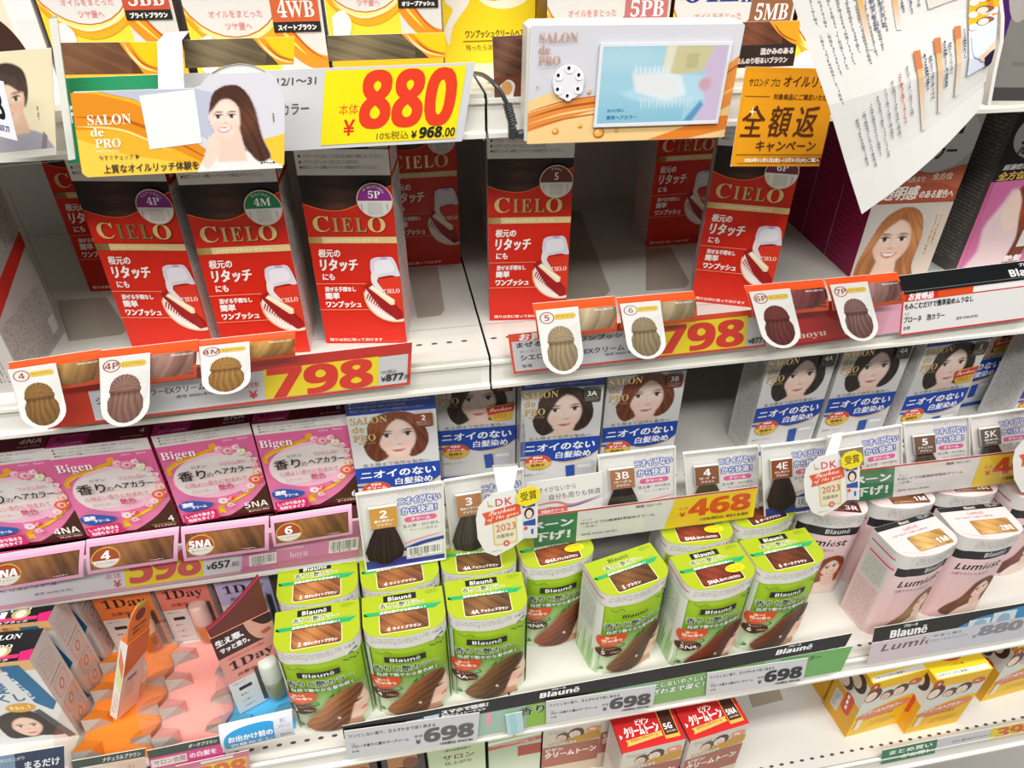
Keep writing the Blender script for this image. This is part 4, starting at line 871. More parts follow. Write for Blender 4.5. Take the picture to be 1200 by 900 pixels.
def plain_front(kind):
    a = Art(72, 130)
    if kind == 0:
        a.rect(0, 0, 72, 130, '#b9d09a', '#dfe6cc'); a.text('一度の放置時間で', 18, 12, 36, 5, '#4a5a3a', bold=.15); a.text('サロン', 18, 26, 40, 11, '#8a2a1e', bold=.3); a.text('仕上がり', 20, 42, 34, 8, '#5a6a4a', bold=.2)
    elif kind == 1:
        a.rect(0, 0, 72, 130, '#a5bf88', '#e3e6d8'); a.ell(36, 6, 13, 4, '#c8b82a'); a.poly([(0, 14), (72, 8), (72, 12), (0, 20)], '#eef0e6'); a.poly([(0, 24), (72, 17), (72, 24), (0, 33)], '#cf4a58'); a.micro(6, 21, 58, 5, '#f8e6e6', 2, .4); a.rect(40, 34, 72, 60, '#b0402e')
    else:
        a.rect(0, 0, 72, 130, '#2a221e'); a.rect(10, 8, 60, 50, '#b87a3a'); a.ell(48, 40, 14, 18, '#7a3c1a'); a.rect(40, 2, 60, 12, '#17110f'); a.ell(46, 7, 3, c='#c8642a'); a.ell(54, 7, 3, c='#8a4420')
    return a
def bottom_box(label, px0, px1, front, side, y=-.105, top=None, h=.13):
    p, q = at_y(*px0, y), at_y(*px1, y); w = (q-p).length; t = thing('hair_dye_box', ((p.x+q.x)/2, y+.0235, ZE), label, 'hair colour box', 'cartons on the bottom deck under the price strips', 0)
    front.W = 72; hh = (p.z+q.z)/2-ZE
    a = Art(w*1000, hh*1000); a.sub(front, 0, 0, w*1000/front.W); carton(w, .046, hh, a, None, None, top, side, side).build('carton', t)
f = tone_front(); f.W = 78
bottom_box('pale green carton below the left price ticket', (500, 878), (568, 865), plain_front(0), '#8ea878', y=-.115)
bottom_box('green carton with a red stripe, right of the pale green carton', (572, 866), (635, 854), plain_front(1), '#7a9468', y=-.11)
f = tone_front(); fa = Art(72, 130); fa.sub(f, 0, 0, 72/78)
bottom_box('beige carton with a couple on it, left of the red-topped cartons', (637, 858), (708, 842), fa, '#7a1c1a', y=-.112)
bottom_box('dark brown carton below the end of the price strip', (445, 886), (496, 876), plain_front(2), '#1f1a18', y=-.108)
fb = plain_front(2); bottom_box('dark carton at the left of the bottom row', (385, 898), (440, 888), fb, '#1f1a18', y=-.108)

# ------------------------------------------------------------------ left end of the fourth level: touch-up packs and their trays
def touch_front(base='#e59a8c', header=True):
    a = Art(66, 150, base)
    if header:
        a.rect(0, 0, 66, 40, '#4a2620'); a.blob([(36, 0), (66, -4), (70, 40), (50, 38), (40, 22)], '#d9a48c'); a.blob([(44, 0), (62, -4), (68, 14), (56, 16)], '#3a2018'); a.blob([(50, 26), (60, 24), (62, 29), (54, 32)], '#c8564a')
        a.text('生え際、', 3, 8, 30, 11, '#fff', bold=.5); a.text('サッと塗り。', 5, 23, 32, 9, '#fff', bold=.4)
    a.text('わずらわしさなくひと塗り', 10, 44, 40, 4, '#c4484c', bold=.1)
    a.text(serif('1Day'), 8, 52, 50, 20, '#2a1c1a'); a.text('白髪かくし', 14, 76, 34, 6, '#7c3a34', bold=.15)
    a.rect(0, 88, 34, 150, '#d9d9d6'); a.micro(4, 92, 24, 4, '#777', 1); a.rrect(9, 102, 24, 108, 1, '#2a2624'); a.micro(9, 116, 16, 5, '#555', 1); a.micro(8, 128, 18, 5, '#777', 1); a.micro(8, 139, 18, 5, '#777', 1)
    a.rrect(31, 80, 63, 147, 2, '#4d443c'); return a
def bottle(t, x, y, z, cap, liquid, r=.0105, h=.062):
    """the small bottle in the window: body, liquid and cap"""
    def turn(name, prof, c, mat, par):
        m = Mesh(); n = 16; V = [(x+q*math.cos(2*math.pi*i/n), y+q*math.sin(2*math.pi*i/n), z+w) for q, w in prof for i in range(n)]
        m.raw(V, [[k*n+i, k*n+(i+1) % n, (k+1)*n+(i+1) % n, (k+1)*n+i] for k in range(len(prof)-1) for i in range(n)]+[list(range(n))[::-1], list(range((len(prof)-1)*n, len(prof)*n))], c, mat)
        return m.build(name, par, True)
    body = turn('bottle', [(r*.9, 0), (r, .003), (r, h*.42), (r*.95, h*.46)], liquid, GLOSS, t)
    turn('bottle_cap', [(r*.97, h*.46), (r*1.02, h*.5), (r*.98, h*.94), (r*.8, h)], cap, PLASTIC, body)
def touch_box(name, label, loc, rz, base, cap, liquid, W=.062, H=.135, header=True, edge='#d8246a', curved=True, tilt=0, TD=.030):
    t = thing(name, loc, label, 'touch-up pack', 'one-day touch-up packs', rz, rot=(R_(tilt), 0, rz))
    f = touch_front(base, header); a = Art(66, 150); a.sub(f, 0, 0)
    fn0 = lambda u, v, h: np.stack([u*mm*W/.066-W/2, -TD/2-h*mm, H-v*mm*H/.150], -1)
    m = Mesh(); m.art(a, fn0); x, y = W/2, TD/2
    sd = Art(TD*1000, H*1000, '#d9cfc8'); sd.micro(4, 14, 26, H*1000*.3, '#9a8f88', 8, .5)
    for k in range(3): sd.rrect(6, H*1000*(.42+.19*k), 29, H*1000*(.57+.19*k), 3, '#e6bdb0'); sd.rrect(7.4, H*1000*(.43+.19*k), 27.6, H*1000*(.56+.19*k), 2.4, '#dccfc8'); sd.ell(17, H*1000*(.495+.19*k), 4, 5.6, '#b8604a', rot=20); sd.ell(17, H*1000*(.495+.19*k), 2, 3.4, '#e2d2cc', rot=20)
    m.art(sd, right_of(W, TD, H)); m.art(sd, left_of(W, TD, H)); m.raw([(-x, y, 0), (x, y, 0), (x, y, H), (-x, y, H)], [[1, 0, 3, 2]], base)
    m.raw([(-x, -y, H), (x, -y, H), (x, y, H), (-x, y, H)], [[0, 1, 2, 3]], base); m.raw([(-x, -y, 0), (x, -y, 0), (x, y, 0), (-x, y, 0)], [[3, 2, 1, 0]], base); m.build('carton', t)
    if curved:   # a printed header card rising behind the front, its rim curved
        hd = Mesh(); n = 12; P = [(-x+.001, 0)]+[(-x+(2*x)*i/n, .016+.040*(i/n)**1.3) for i in range(n+1)]+[(x-.001, 0)]
        V = [(p, -y+.0006, H+q) for p, q in P]+[(p, -y+.0022, H+q) for p, q in P]; k = len(P)
        hd.raw(V, [list(range(k)), list(range(2*k-1, k-1, -1))]+[[i, k+i, k+(i+1) % k, (i+1) % k] for i in range(k)], '#6a3428')
        rim = [(p, -y-.0002, H+q) for p, q in P[1:-1]]+[(p, -y-.0002, H+q-.0028) for p, q in P[1:-1][::-1]]; hd.raw(rim, [list(range(len(rim)))], edge, PRINT); hd.build('header_card', t)
    bottle(t, W*.21, -TD/2-.0035, H*.05, cap, liquid); return t
touch_box('touch_up_pack', 'coral touch-up pack with a crimson curved rim, in front beside the green packs', (-.1905, -.0600, ZD+.003), R_(24), '#e3978a', '#c9d0c4', '#8a8a5c', .060, .136, TD=.012)
touch_box('touch_up_pack', 'coral touch-up pack at the back with its bottle in the window', (-.2745, .0465, ZD+.001), R_(0), '#dd7e6e', '#dcb8ac', '#c47a34', .056, .142, False, '#d8246a', False)
touch_box('touch_up_pack', 'lilac touch-up pack at the back, right of the coral one', (-.2085, .046, ZD+.001), R_(2), '#b9b6dc', '#d4d0e0', '#8a86a0', .060, .136, True, '#d8246a', False)
touch_box('touch_up_pack', 'orange touch-up pack standing at the back of the orange tray', (-.3375, .0445, ZD+.0015), R_(0), '#e07a3a', '#e6c09a', '#b8662a', .060, .142, False, '#e8862a', False)
# the narrow orange pack stood on edge, its hang tab leaning out
t = thing('touch_up_pack', (-.3450, -.0640, ZD+.0015), 'orange touch-up pack turned edge-on in the orange tray, hang tab with a round hole', 'touch-up pack', 'one-day touch-up packs'); t.location.z += .006; t.rotation_euler = (Matrix.Rotation(R_(21), 3, 'Y') @ Matrix.Rotation(R_(55), 3, 'Z')).to_euler()
fa = touch_front('#e0702a', False); W_, H_, D1 = .027, .132, .010; a = Art(36, 128); a.sub(fa, 0, -14, .6); a.rect(0, 0, 36, 52, '#dc6c28'); a.poly([(0, 52), (36, 34), (36, 52), (0, 70)], '#dc6c28'); a.poly([(0, 54), (36, 36), (36, 128), (0, 128)], '#e6c9be'); a.micro(6, 66, 14, 30, '#a5786a', 8, .5); a.rrect(8, 60, 24, 66, 1, '#8a7a9a')
lf = Art(16, 128, '#e3ded8'); lf.poly([(3, 10), (14, 34), (14, 60), (3, 44)], '#dd7a4a'); lf.poly([(3, 34), (14, 58), (14, 82), (3, 66)], '#cfdd9a'); lf.micro(3, 86, 10, 34, '#aa9a94', 8, .5)
m = Mesh(); m.art(a, lambda u, v, h: np.stack([u*mm*W_/.036, -h*mm, H_-v*mm*H_/.128], -1)); m.art(lf, lambda u, v, h: np.stack([-h*mm, D1-u*mm*D1/.016, H_-v*mm*H_/.128], -1))
m.raw([(W_, 0, 0), (W_, D1, 0), (W_, D1, H_), (W_, 0, H_)], [[0, 1, 2, 3]], '#e0cfc6'); m.raw([(0, D1, 0), (W_, D1, 0), (W_, D1, H_), (0, D1, H_)], [[1, 0, 3, 2]], '#e0cfc6')
m.raw([(0, 0, H_), (W_, 0, H_), (W_, D1, H_), (0, D1, H_)], [[0, 1, 2, 3]], '#d8702a'); m.raw([(0, 0, 0), (W_, 0, 0), (W_, D1, 0), (0, D1, 0)], [[3, 2, 1, 0]], '#d8702a'); m.build('carton', t)
hd = Mesh(); n = 20; P = [(W_/2+W_*.52*math.cos(R_(180+180-k*180/n)), .012+.052*math.sin(R_(k*180/n))) for k in range(n+1)]; P = [(0, 0)]+[(W_/2-W_*.5*math.cos(R_(k*180/n)), .020+.030*math.sin(R_(k*180/n))) for k in range(n+1)]+[(W_, 0)]
V = [(p, .001+q*.05, H_+q) for p, q in P]+[(p, .0024+q*.05, H_+q) for p, q in P]; k = len(P); hd.raw(V, [list(range(k)), list(range(2*k-1, k-1, -1))]+[[i, k+i, k+(i+1) % k, (i+1) % k] for i in range(k)], '#e57a30')
ha = Art(36, 52); ha.ell(18, 18, 8, 8, '#7a2c14'); ha.text('お出かけ前の', 7, 32, 22, 4, '#8a2a1a', bold=.15); ha.text('白髪かくし', 8, 39, 20, 4, '#8a2a1a', bold=.15); ha.ell(18, 3, 8, 3, '#a8c84a')
hd.art(ha, lambda u, v, h: np.stack([u*mm*W_/.036, (52-v)*mm*.05+.0008-h*mm, H_+(52-v)*mm], -1)); hd.build('hang_tab', t); bottle(t, .0335, .006, .006, '#e9d2b8', '#d08a4a', .0055, .05)
# cut-and-folded cardboard trays
def card_tray(label, x0, x1, y0, y1, base, tab, n, right=True, w=.020):
    t = thing('cardboard_tray', (x0, y0, ZD+.0004), label, 'tray', 'cardboard product trays'); W, D = x1-x0, y1-y0; m = Mesh()
    m.raw([(0, 0, .0003), (W, 0, .0003), (W, D, .0003), (0, D, .0003), (0, 0, 0), (W, 0, 0), (W, D, 0), (0, D, 0)], [[0, 1, 2, 3], [7, 6, 5, 4], [0, 4, 5, 1], [1, 5, 6, 2], [2, 6, 7, 3], [3, 7, 4, 0]], base, MATTE); m.build('base', t)
    def flap(q0, sgn, xs):
        f = Mesh(); p = D/n; h = .020; a_ = xs; b_ = xs+sgn*w
        # a folded step: top face sloping down to the back, grey cut face in front, little gusset
        f.raw([(a_, q0+.003, h), (b_, q0+.003, h*.9), (b_, q0+p*.62, .001), (a_, q0+p*.78, .001)], [[0, 1, 2, 3] if sgn > 0 else [3, 2, 1, 0]], tab, MATTE)
        f.raw([(a_, q0+.003, h), (b_, q0+.003, h*.9), (b_+sgn*.006, q0+p*.2, .0008), (a_, q0+.0005, .0008)], [[3, 2, 1, 0] if sgn > 0 else [0, 1, 2, 3]], '#b9b6ae', MATTE)
        f.raw([(b_, q0+.003, h*.9), (b_, q0+p*.62, .001), (b_+sgn*.006, q0+p*.2, .0008)], [[0, 1, 2] if sgn < 0 else [2, 1, 0]], mix(tab, base, .5), MATTE)
        f.build('folded_flap', t)
    for k in range(n): flap(k*D/n+.004, 1, .0)
    if right:
        for k in range(n-1): flap(k*D/n+.010, -1, W)
    return t
card_tray('orange cardboard tray with a sawtooth edge of folded flaps', -.377, -.3005, -.108, .03, '#ea7f1c', '#f08c22', 4)
card_tray('pink cardboard tray with folded flaps in the middle', -.2985, -.2245, -.108, .028, '#e89a90', '#f0aca4', 4)
card_tray('blue cardboard tray under the front coral pack', -.2225, -.1545, -.104, .028, '#4aa6d8', '#58b4e0', 4)
# the hair concealer boxes at the far left
def conceal_front():
    a = Art(92, 140, '#dcdedc'); a.rect(0, 0, 92, 16, '#e0b074'); a.text('気になる生え際に', 8, 5, 50, 6, '#8a5a2a', bold=.15); a.text('分け目の', 18, 22, 34, 8, '#5a6a7c'); a.text('白髪', 22, 32, 34, 18, '#2f6a9c', bold=.5); a.text('かくし', 28, 52, 38, 13, '#2f6a9c', bold=.4)
    a.poly([(62, 6), (80, 6), (92, 72), (84, 86), (72, 70)], '#1f6a94'); a.text('塗って整えて隠れる', 66, 14, 50, 7, '#e6eef2', bold=.2, rot=78)
    img, k = face_pic(60, 52, 50, (30, 32, 14, 17), [(4, 36), (6, 14), (24, 3), (44, 6), (58, 26), (60, 52), (40, 50), (10, 50)], [[(6, 40), (8, 16), (26, 5), (44, 8), (34, 12), (22, 18), (16, 28), (12, 44)]], '#171010', '#3f2c26', '#dcdedc', '#eecdb6', [(24, 30), (37, 30)], (31, 43), False, 0, None, 6, '#c8746a'); a.img(20, 78, 80, 132, img, k)
    a.ell(56, 76, 14, 8, '#d8a02a'); a.text('No.1', 47, 72, None, 7, '#fff3d0'); a.poly([(66, 84), (72, 82), (90, 136), (82, 138)], '#4a4a4e'); return a
def conceal_top():
    a = Art(92, 36, '#141316'); a.rect(0, 0, 30, 18, '#145a86'); a.ell(14, 11, 10, 3, '#dfe8ec'); a.text(serif('SALON'), 40, 4, 34, 6, '#eee'); a.text(serif('de'), 44, 11, 9, 5, '#eee'); a.text(serif('PRO'), 50, 16, 20, 5, '#eee')
    a.rect(0, 20, 48, 30, '#dcd8dc'); a.text(sans('No.1'), 10, 20.6, 32, 8.4, '#243a8a'); a.rect(0, 28.4, 80, 32.4, '#d8306a'); a.ell(62, 24, 9, 6.4, '#b0a070'); a.ell(62, 24, 5, 5, '#edd0bc'); a.poly([(80, 26), (92, 24), (92, 36), (82, 36)], '#e01c6a'); a.text('ナチュラルブラック', 20, 32.6, 52, 2.8, '#ddd', bold=.1); return a
def conceal_side():
    a = Art(36, 140, '#d8d5d2'); a.micro(5, 12, 26, 34, '#b0aaa6', 7, .6); a.rect(5, 50, 31, 51, '#33302e')
    for k in range(3): a.rrect(6, 56+27*k, 31, 79+27*k, 4, '#c4a49c'); a.rrect(7, 57+27*k, 30, 78+27*k, 3.4, '#dccbc6'); a.ell(18, 68+27*k, 4.6, 6.6, '#c08a80', rot=20); a.ell(18, 68+27*k, 2.4, 4.2, '#e2d2cc', rot=20)
    a.rect(0, 128, 36, 140, '#dcb8b0'); return a
CF, CT, CS = conceal_front(), conceal_top(), conceal_side()
for (x, y, rz, lab) in ((-.428, -.0505, -3, 'concealer carton with a dark lid marked No.1, front one at the left edge'), (-.4255, -.0060, -3, 'concealer carton directly behind the front one at the left edge'), (-.4235, .0380, -2, 'concealer carton third in line at the left edge, in shade')):
    t = thing('concealer_box', (x, y, ZD), lab, 'concealer box', 'grey hair concealer cartons', R_(rz)); carton(.092, .036, .140, CF, CS, CS, CT, '#cfccc8').build('carton', t)
def divider(label, x, y0, y1, h, z=ZD, rz=0):
    t = thing('shelf_divider', (x, y0, z), label, 'divider', 'clear shelf dividers', R_(rz)); m = Mesh(); D = y1-y0
    P = [(0, 0), (D, 0), (D, h), (.014, h), (.004, h-.006), (0, h-.018)]; n = len(P); V = [(0, *p) for p in P]+[(.0012, *p) for p in P]
    m.raw(V, [list(range(n))[::-1], list(range(n, 2*n))]+[[i, (i+1) % n, n+(i+1) % n, n+i] for i in range(n)], '#dfe3e2', CLEAR); m.build('panel', t); m = Mesh(); m.box(-.004, 0, .0, .004, D, .0012, '#dfe3e2', CLEAR); m.build('foot', t)
divider('clear divider beside the concealer cartons', -.3795, -.112, .10, .06); divider('clear divider between the orange and pink trays', -.2996, -.105, .10, .075); divider('clear divider between the pink and blue trays', -.2236, -.105, .10, .075); divider('clear divider left of the award-sealed carton 3', .0315, .02, .20, .10, ZC); divider('clear divider between the 3 and 3A cartons', .1205, .02, .20, .115, ZC)

# ------------------------------------------------------------------ colour swatch cards
def swatch_red(label, tl, tr, bl, code, dk, lt, name, y=-.024, ring='#a0554a'):
    o = thing('colour_swatch', at_y(*tl, y), label, 'hair colour swatch', 'orange hair colour swatches on the second shelf')
    a = Art(74, 40, '#e8521c'); a.rect(34, 10, 74, 32, dk); a.img(30, 8.4, 72, 34, streaks(42, 26, 40, dk, lt, .12, len(label), 1.1)); a.poly([(74, 20), (74, 40), (30, 40), (30, 34), (58, 34), (68, 30)], '#e8521c'); a.text('実際の色とは異なります', 54, 10, 17, 2, '#fff')
    quad('colour_swatch', None, None, None, a, y, tl, tr, bl, parent=o, only='swatch_panel', bend=.004)
    ex = (at_y(*tr, y)-at_y(*tl, y))/74; ez = (at_y(*bl, y)-at_y(*tl, y))/40
    g = Art(38, 74); P = [(0, 0), (38, 0), (38, 52)]+[(19+19*math.cos(R_(k*15)), 52+22*math.sin(R_(k*15))) for k in range(1, 12)]+[(0, 52)]; g.poly(P, '#eceae6')
    g.ell(9, 9, 6.6, c=ring, n=24); g.ell(9, 9, 5.6, c='#efe6e0', n=24); g.text(sans(code), 9, 5.6, None, 6.6, ring, align='c'); g.rrect(15, 5.6, 35, 11.8, 3, '#e6c452'); g.text(name, 17, 7, 16, 3, '#8a6a1a')
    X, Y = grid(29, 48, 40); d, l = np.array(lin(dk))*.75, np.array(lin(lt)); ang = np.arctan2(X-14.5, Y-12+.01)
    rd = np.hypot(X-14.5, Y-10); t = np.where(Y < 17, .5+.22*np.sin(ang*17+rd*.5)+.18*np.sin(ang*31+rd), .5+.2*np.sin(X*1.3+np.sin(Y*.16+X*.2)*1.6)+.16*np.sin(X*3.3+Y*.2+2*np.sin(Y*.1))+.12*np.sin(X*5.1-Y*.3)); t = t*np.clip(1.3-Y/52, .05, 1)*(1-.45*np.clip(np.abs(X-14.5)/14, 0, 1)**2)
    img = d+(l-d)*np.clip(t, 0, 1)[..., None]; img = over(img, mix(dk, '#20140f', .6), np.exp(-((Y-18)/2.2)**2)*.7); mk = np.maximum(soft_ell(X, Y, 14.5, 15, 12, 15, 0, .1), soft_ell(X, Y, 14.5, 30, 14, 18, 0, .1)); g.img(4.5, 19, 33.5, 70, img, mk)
    def fn(u, v, h):
        p = np.array(ex)*(u+1.0)[:, None]+np.array(ez)*(v+4)[:, None]*.98; p[:, 1] += -(h+6.4)*mm-.004*np.clip(v/74, 0, 1)**2; return p
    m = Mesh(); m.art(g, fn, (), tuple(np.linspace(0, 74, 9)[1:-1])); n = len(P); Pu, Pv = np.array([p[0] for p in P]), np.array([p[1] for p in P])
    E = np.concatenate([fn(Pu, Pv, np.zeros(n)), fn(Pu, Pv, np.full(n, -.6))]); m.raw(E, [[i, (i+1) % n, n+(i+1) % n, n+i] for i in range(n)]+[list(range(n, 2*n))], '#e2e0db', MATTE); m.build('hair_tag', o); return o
swatch_red('orange swatch with tag 4 at the left end of the second shelf', (10, 425), (118, 409), (22, 464), '4', '#6a4420', '#b08850', 'ライトブラウン')
swatch_red('orange swatch with tag 4P and mauve hair, second from the left', (117, 411), (232, 398), (119, 456), '4P', '#6a4038', '#b08a7c', 'ピュアブラウン')
swatch_red('orange swatch with tag 4M and a knotted golden hair tag', (233, 399), (346, 387), (236, 430), '4M', '#7a5020', '#c89a58', 'モカブラウン')
swatch_red('orange swatch with tag 5 in front of the red carton 5', (624, 356), (720, 347), (630, 398), '5', '#7a6448', '#c8b492', 'ブラウン')
swatch_red('orange swatch with tag 6 left of the price 798', (722, 349), (813, 341), (728, 385), '6', '#6e5c42', '#b8a682', 'ダークブラウン', ring='#8a8682')
swatch_red('orange swatch with tag 6P and plum hair', (872, 335), (964, 327), (882, 372), '6P', '#4a1e1e', '#8a4a48', 'ダークピュア')
swatch_red('orange swatch with tag 7P and silvery sheen, right of the 6P swatch', (966, 327), (1051, 319), (976, 364), '7P', '#4e2420', '#a8847e', 'ディープピュア')
def swatch_pink(label, tl, tr, bl, code, name, y=-.028):
    a = Art(84, 46, '#efb0d0'); a.rect(0, 0, 84, 4, '#f3c0da'); a.rect(3.4, 8, 80, 40, '#3a2416'); a.img(4, 8.6, 79.4, 39.4, streaks(75, 31, 60, '#4a2c18', '#a87040', -.12, 7, .7))
    a.ell(17.6, 25, 13.6, 14.6, '#d8a83c'); a.ell(17.6, 25, 12.4, 13.4, '#f2efe8'); a.ell(17.6, 25, 12.4, 13.4, '#a8481c', a0=180, a1=360); a.rect(5.4, 24.6, 29.8, 27, '#a8481c'); a.text(sans(code), 17.6, 15, None, 11, '#fff', align='c', bold=.2) if len(code) < 2 else a.text(sans(code), 7, 17, 21, 9.4, '#fff', bold=.3, out='#a8481c', ow=.8)
    a.text(name, 8.6, 29.4, 18, 3, '#8a6a5a'); a.micro(58, 36, 18, 2, '#fff', 1, .1)
    return quad('colour_swatch', label, 'hair colour swatch', 'pink hair colour swatches on the third shelf', a, y, tl, tr, bl, bend=.003)
swatch_pink('pink swatch marked 4NA at the left end of its shelf', (-18, 653), (100, 634), (-16, 695), '4NA', 'ナチュラリー'); swatch_pink('pink swatch marked 4, second from the left', (101, 633), (210, 617.5), (103, 673), '4', 'ライトブラウン'); swatch_pink('pink swatch marked 5NA, third from the left', (212, 618), (315, 605), (216, 658), '5NA', '深いナチュラリー'); swatch_pink('pink swatch marked 6, beside the framed 2 swatch', (316.5, 606), (412, 591), (321, 641), '6', 'ダークブラウン')
def swatch_blue(label, tl, tr, bl, code, name, tile, hair, y=-.014, framed=False):
    a = Art(86, 118, '#e4e2de'); a.text('ツンとしない、こもらない', 40, 6, 42, 4, '#9a96a0'); a.text('ニオイがない', 40, 14, 43, 11, '#e9eaf4', bold=.35, out='#5560b4', ow=1.6); a.text('から快適！', 43, 29, 36, 10.6, '#e9eaf4', bold=.35, out='#5560b4', ow=1.6)
    a.rrect(45, 44, 79, 51.6, 3.8, '#e2679c'); a.text('クリーム', 52, 45.6, 20, 4.4, '#fff', bold=.2); a.text('生え際・分け目も', 43, 55, 38, 5, '#6a6662'); a.text('キレイに染まる', 50, 62, 29, 4, '#8a8682')
    a.stroke([(38, 86), (56, 80), (86, 74)], 2.4, '#e39ab8', taper=True); a.poly([(38, 96)]+a.curve([(40, 92), (60, 84), (86, 80)])+[(86, 84)]+a.curve([(86, 85), (62, 89), (46, 95)]), '#2f3f9c'); a.rect(0, 110, 86, 118, '#27348c'); a.poly([(0, 84), (0, 112), (42, 112), (42, 100)], '#e4e2de'); a.rect(0, 104, 44, 118, '#2c3a94'); a.barcode(45, 91, 38, 16, 3)
    a.rrect(9, 19.6, 39, 51.6, 3, '#d8d5ce'); o = quad('colour_swatch', label, 'hair colour swatch', 'framed hair colour swatches of the white and blue cartons', a, y, tl, tr, bl, th=.002)
    A, B, Cc = at_y(*tl, y), at_y(*tr, y), at_y(*bl, y); ex, ez = (B-A)/86, (Cc-A)/118
    fn = lambda u, v, h: np.array(ex)*u[:, None]+np.array(ez)*v[:, None]+np.array((0, -mm, 0))*h[:, None]
    b = Art(28, 30, tile); b.rrect(0, 0, 28, 30, 2.6, tile); b.text(sans(code[0]) if len(code) == 1 else code, 14, 4, None, 11, '#fff', align='c', bold=.15); b.text(name, 4, 17.4, 20, 3.6, '#fff', bold=.12); b.text('ブラウン', 6, 23, 16, 3.6, '#fff', bold=.12)
    m = Mesh(); m.art(b, lambda u, v, h: fn(u+10, v+20.6, h+4.4)); q = [(9.4, 20), (38.6, 20), (38.6, 51.2), (9.4, 51.2)]; P = np.array(q); m.raw(np.concatenate([fn(P[:, 0], P[:, 1], np.full(4, 4.2)), fn(P[:, 0], P[:, 1], np.full(4, 1.6))]), [[0, 3, 2, 1]]+[[i, (i+1) % 4, 4+(i+1) % 4, 4+i] for i in range(4)], '#dedad2', PLASTIC); m.build('shade_tile', o)
    # a real lock of dyed hair, fanned from under the tile
    m = Mesh(); n = 26; r = random.Random(len(label)); d, l = np.array(lin(hair[0])), np.array(lin(hair[1]))
    for i in range(n):
        s_ = i/(n-1)*2-1; u0, u1 = 24+s_*9, 22+s_*19; vend = 108-10*s_*s_; W = 1.9; lift = 3.5+3.2*math.cos(s_*1.4)
        pts = [(u0, 50, 3.4), (u0+(u1-u0)*.55, 66, lift+.6), (u1, 84, lift+1.2), (u1-s_*2, 98, lift+.8), (u1-s_*6, vend, lift*.6)]
        U = np.array([p[0] for p in pts]); Vv = np.array([p[1] for p in pts]); Hh = np.array([p[2] for p in pts]); ww = np.array([.7, 1.3, 1.6, 1.4, .4])
        V = np.concatenate([fn(U-ww, Vv, Hh), fn(U, Vv, Hh+.9), fn(U+ww, Vv, Hh)]); c = d+(l-d)*r.random()**2*.7
        m.raw(V, [[k, k+1, 5+k+1, 5+k] for k in range(4)]+[[5+k, 5+k+1, 10+k+1, 10+k] for k in range(4)], tuple(c), MATTE)
    m.build('hair_lock', o, True)
    if framed or True:
        e = Mesh(); fr = lambda x0, y0, x1, y1: e.raw(np.concatenate([fn(np.array([x0, x1, x1, x0]), np.array([y0, y0, y1, y1]), np.full(4, 2.2)), fn(np.array([x0, x1, x1, x0]), np.array([y0, y0, y1, y1]), np.full(4, 0.0))]), [[0, 3, 2, 1]]+[[i, (i+1) % 4, 4+(i+1) % 4, 4+i] for i in range(4)], '#ece9e2', PLASTIC)
        fr(-1.2, -1.2, 87.2, .6); fr(-1.2, .6, .4, 118); fr(85.6, .6, 87.2, 118); fr(-1.2, 117.6, 87.2, 119); e.build('frame', o)
    return o
HB_ = ('#150b08', '#3c2018'); HG = ('#3a332c', '#6a6054')
swatch_blue('white framed swatch marked 2 with a dark hair lock', (418, 579), (518, 564.5), (430, 668), '2', '最も明るい', '#d09a44', HB_, -.022)
swatch_blue('framed swatch marked 3 behind the first award tag', (521, 563), (612, 549), (531, 655), '3', '明るいライト', '#b98258', HG, -.008)
swatch_blue('framed swatch marked 3B behind the price 468', (701, 534), (790, 523), (709, 619), '3B', 'ベージュ', '#a87452', HB_, -.008)
swatch_blue('framed swatch marked 4 between the 3B and 4E swatches', (801, 531), (887, 522), (808, 612), '4', 'ライト', '#8a5a3a', HB_, -.008)
swatch_blue('framed swatch marked 4E in the gap of the price rail', (892, 523), (968, 514), (896, 605), '4E', 'エレガント', '#8a4424', HB_, -.022)
swatch_blue('framed swatch marked 4A above the green campaign ticket', (970, 512), (1055, 498), (978, 592), '4A', 'アッシュ', '#8a8468', HG, -.008)
swatch_blue('framed swatch marked 5 left of the 5K swatch', (1058, 496), (1134, 488), (1066, 574), '5', 'ナチュラル', '#7a5a48', HB_, -.008)
swatch_blue('framed swatch marked 5K near the right edge', (1136, 488), (1208, 478), (1144, 564), '5K', '深めの', '#6e5e54', HB_, -.008)
t = quad('slogan_card', 'white slogan card between the 3 and 3B swatches', 'card', None, (lambda a: (a.rrect(0, 0, 84, 44, 3, '#e9e7e2'), a.text('ニオイがないから', 6, 8, 48, 6.6, '#3c3a3a'), a.text('自分も周りも快適', 24, 18, 58, 7, '#3c3a3a'), a.stroke([(0, 30), (30, 28), (50, 34), (84, 27)], 3, '#c88a8a', taper=True), a.stroke([(20, 33), (50, 36), (84, 29)], 2, '#5a62b0', taper=True), a.rect(10, 34, 44, 42, '#e0605a'), a.text('早染めクリーム', 14, 36, 26, 4, '#fff', bold=.15), a)[-1])(Art(84, 44)), -.012, (617, 566), (706, 553), (620, 608))
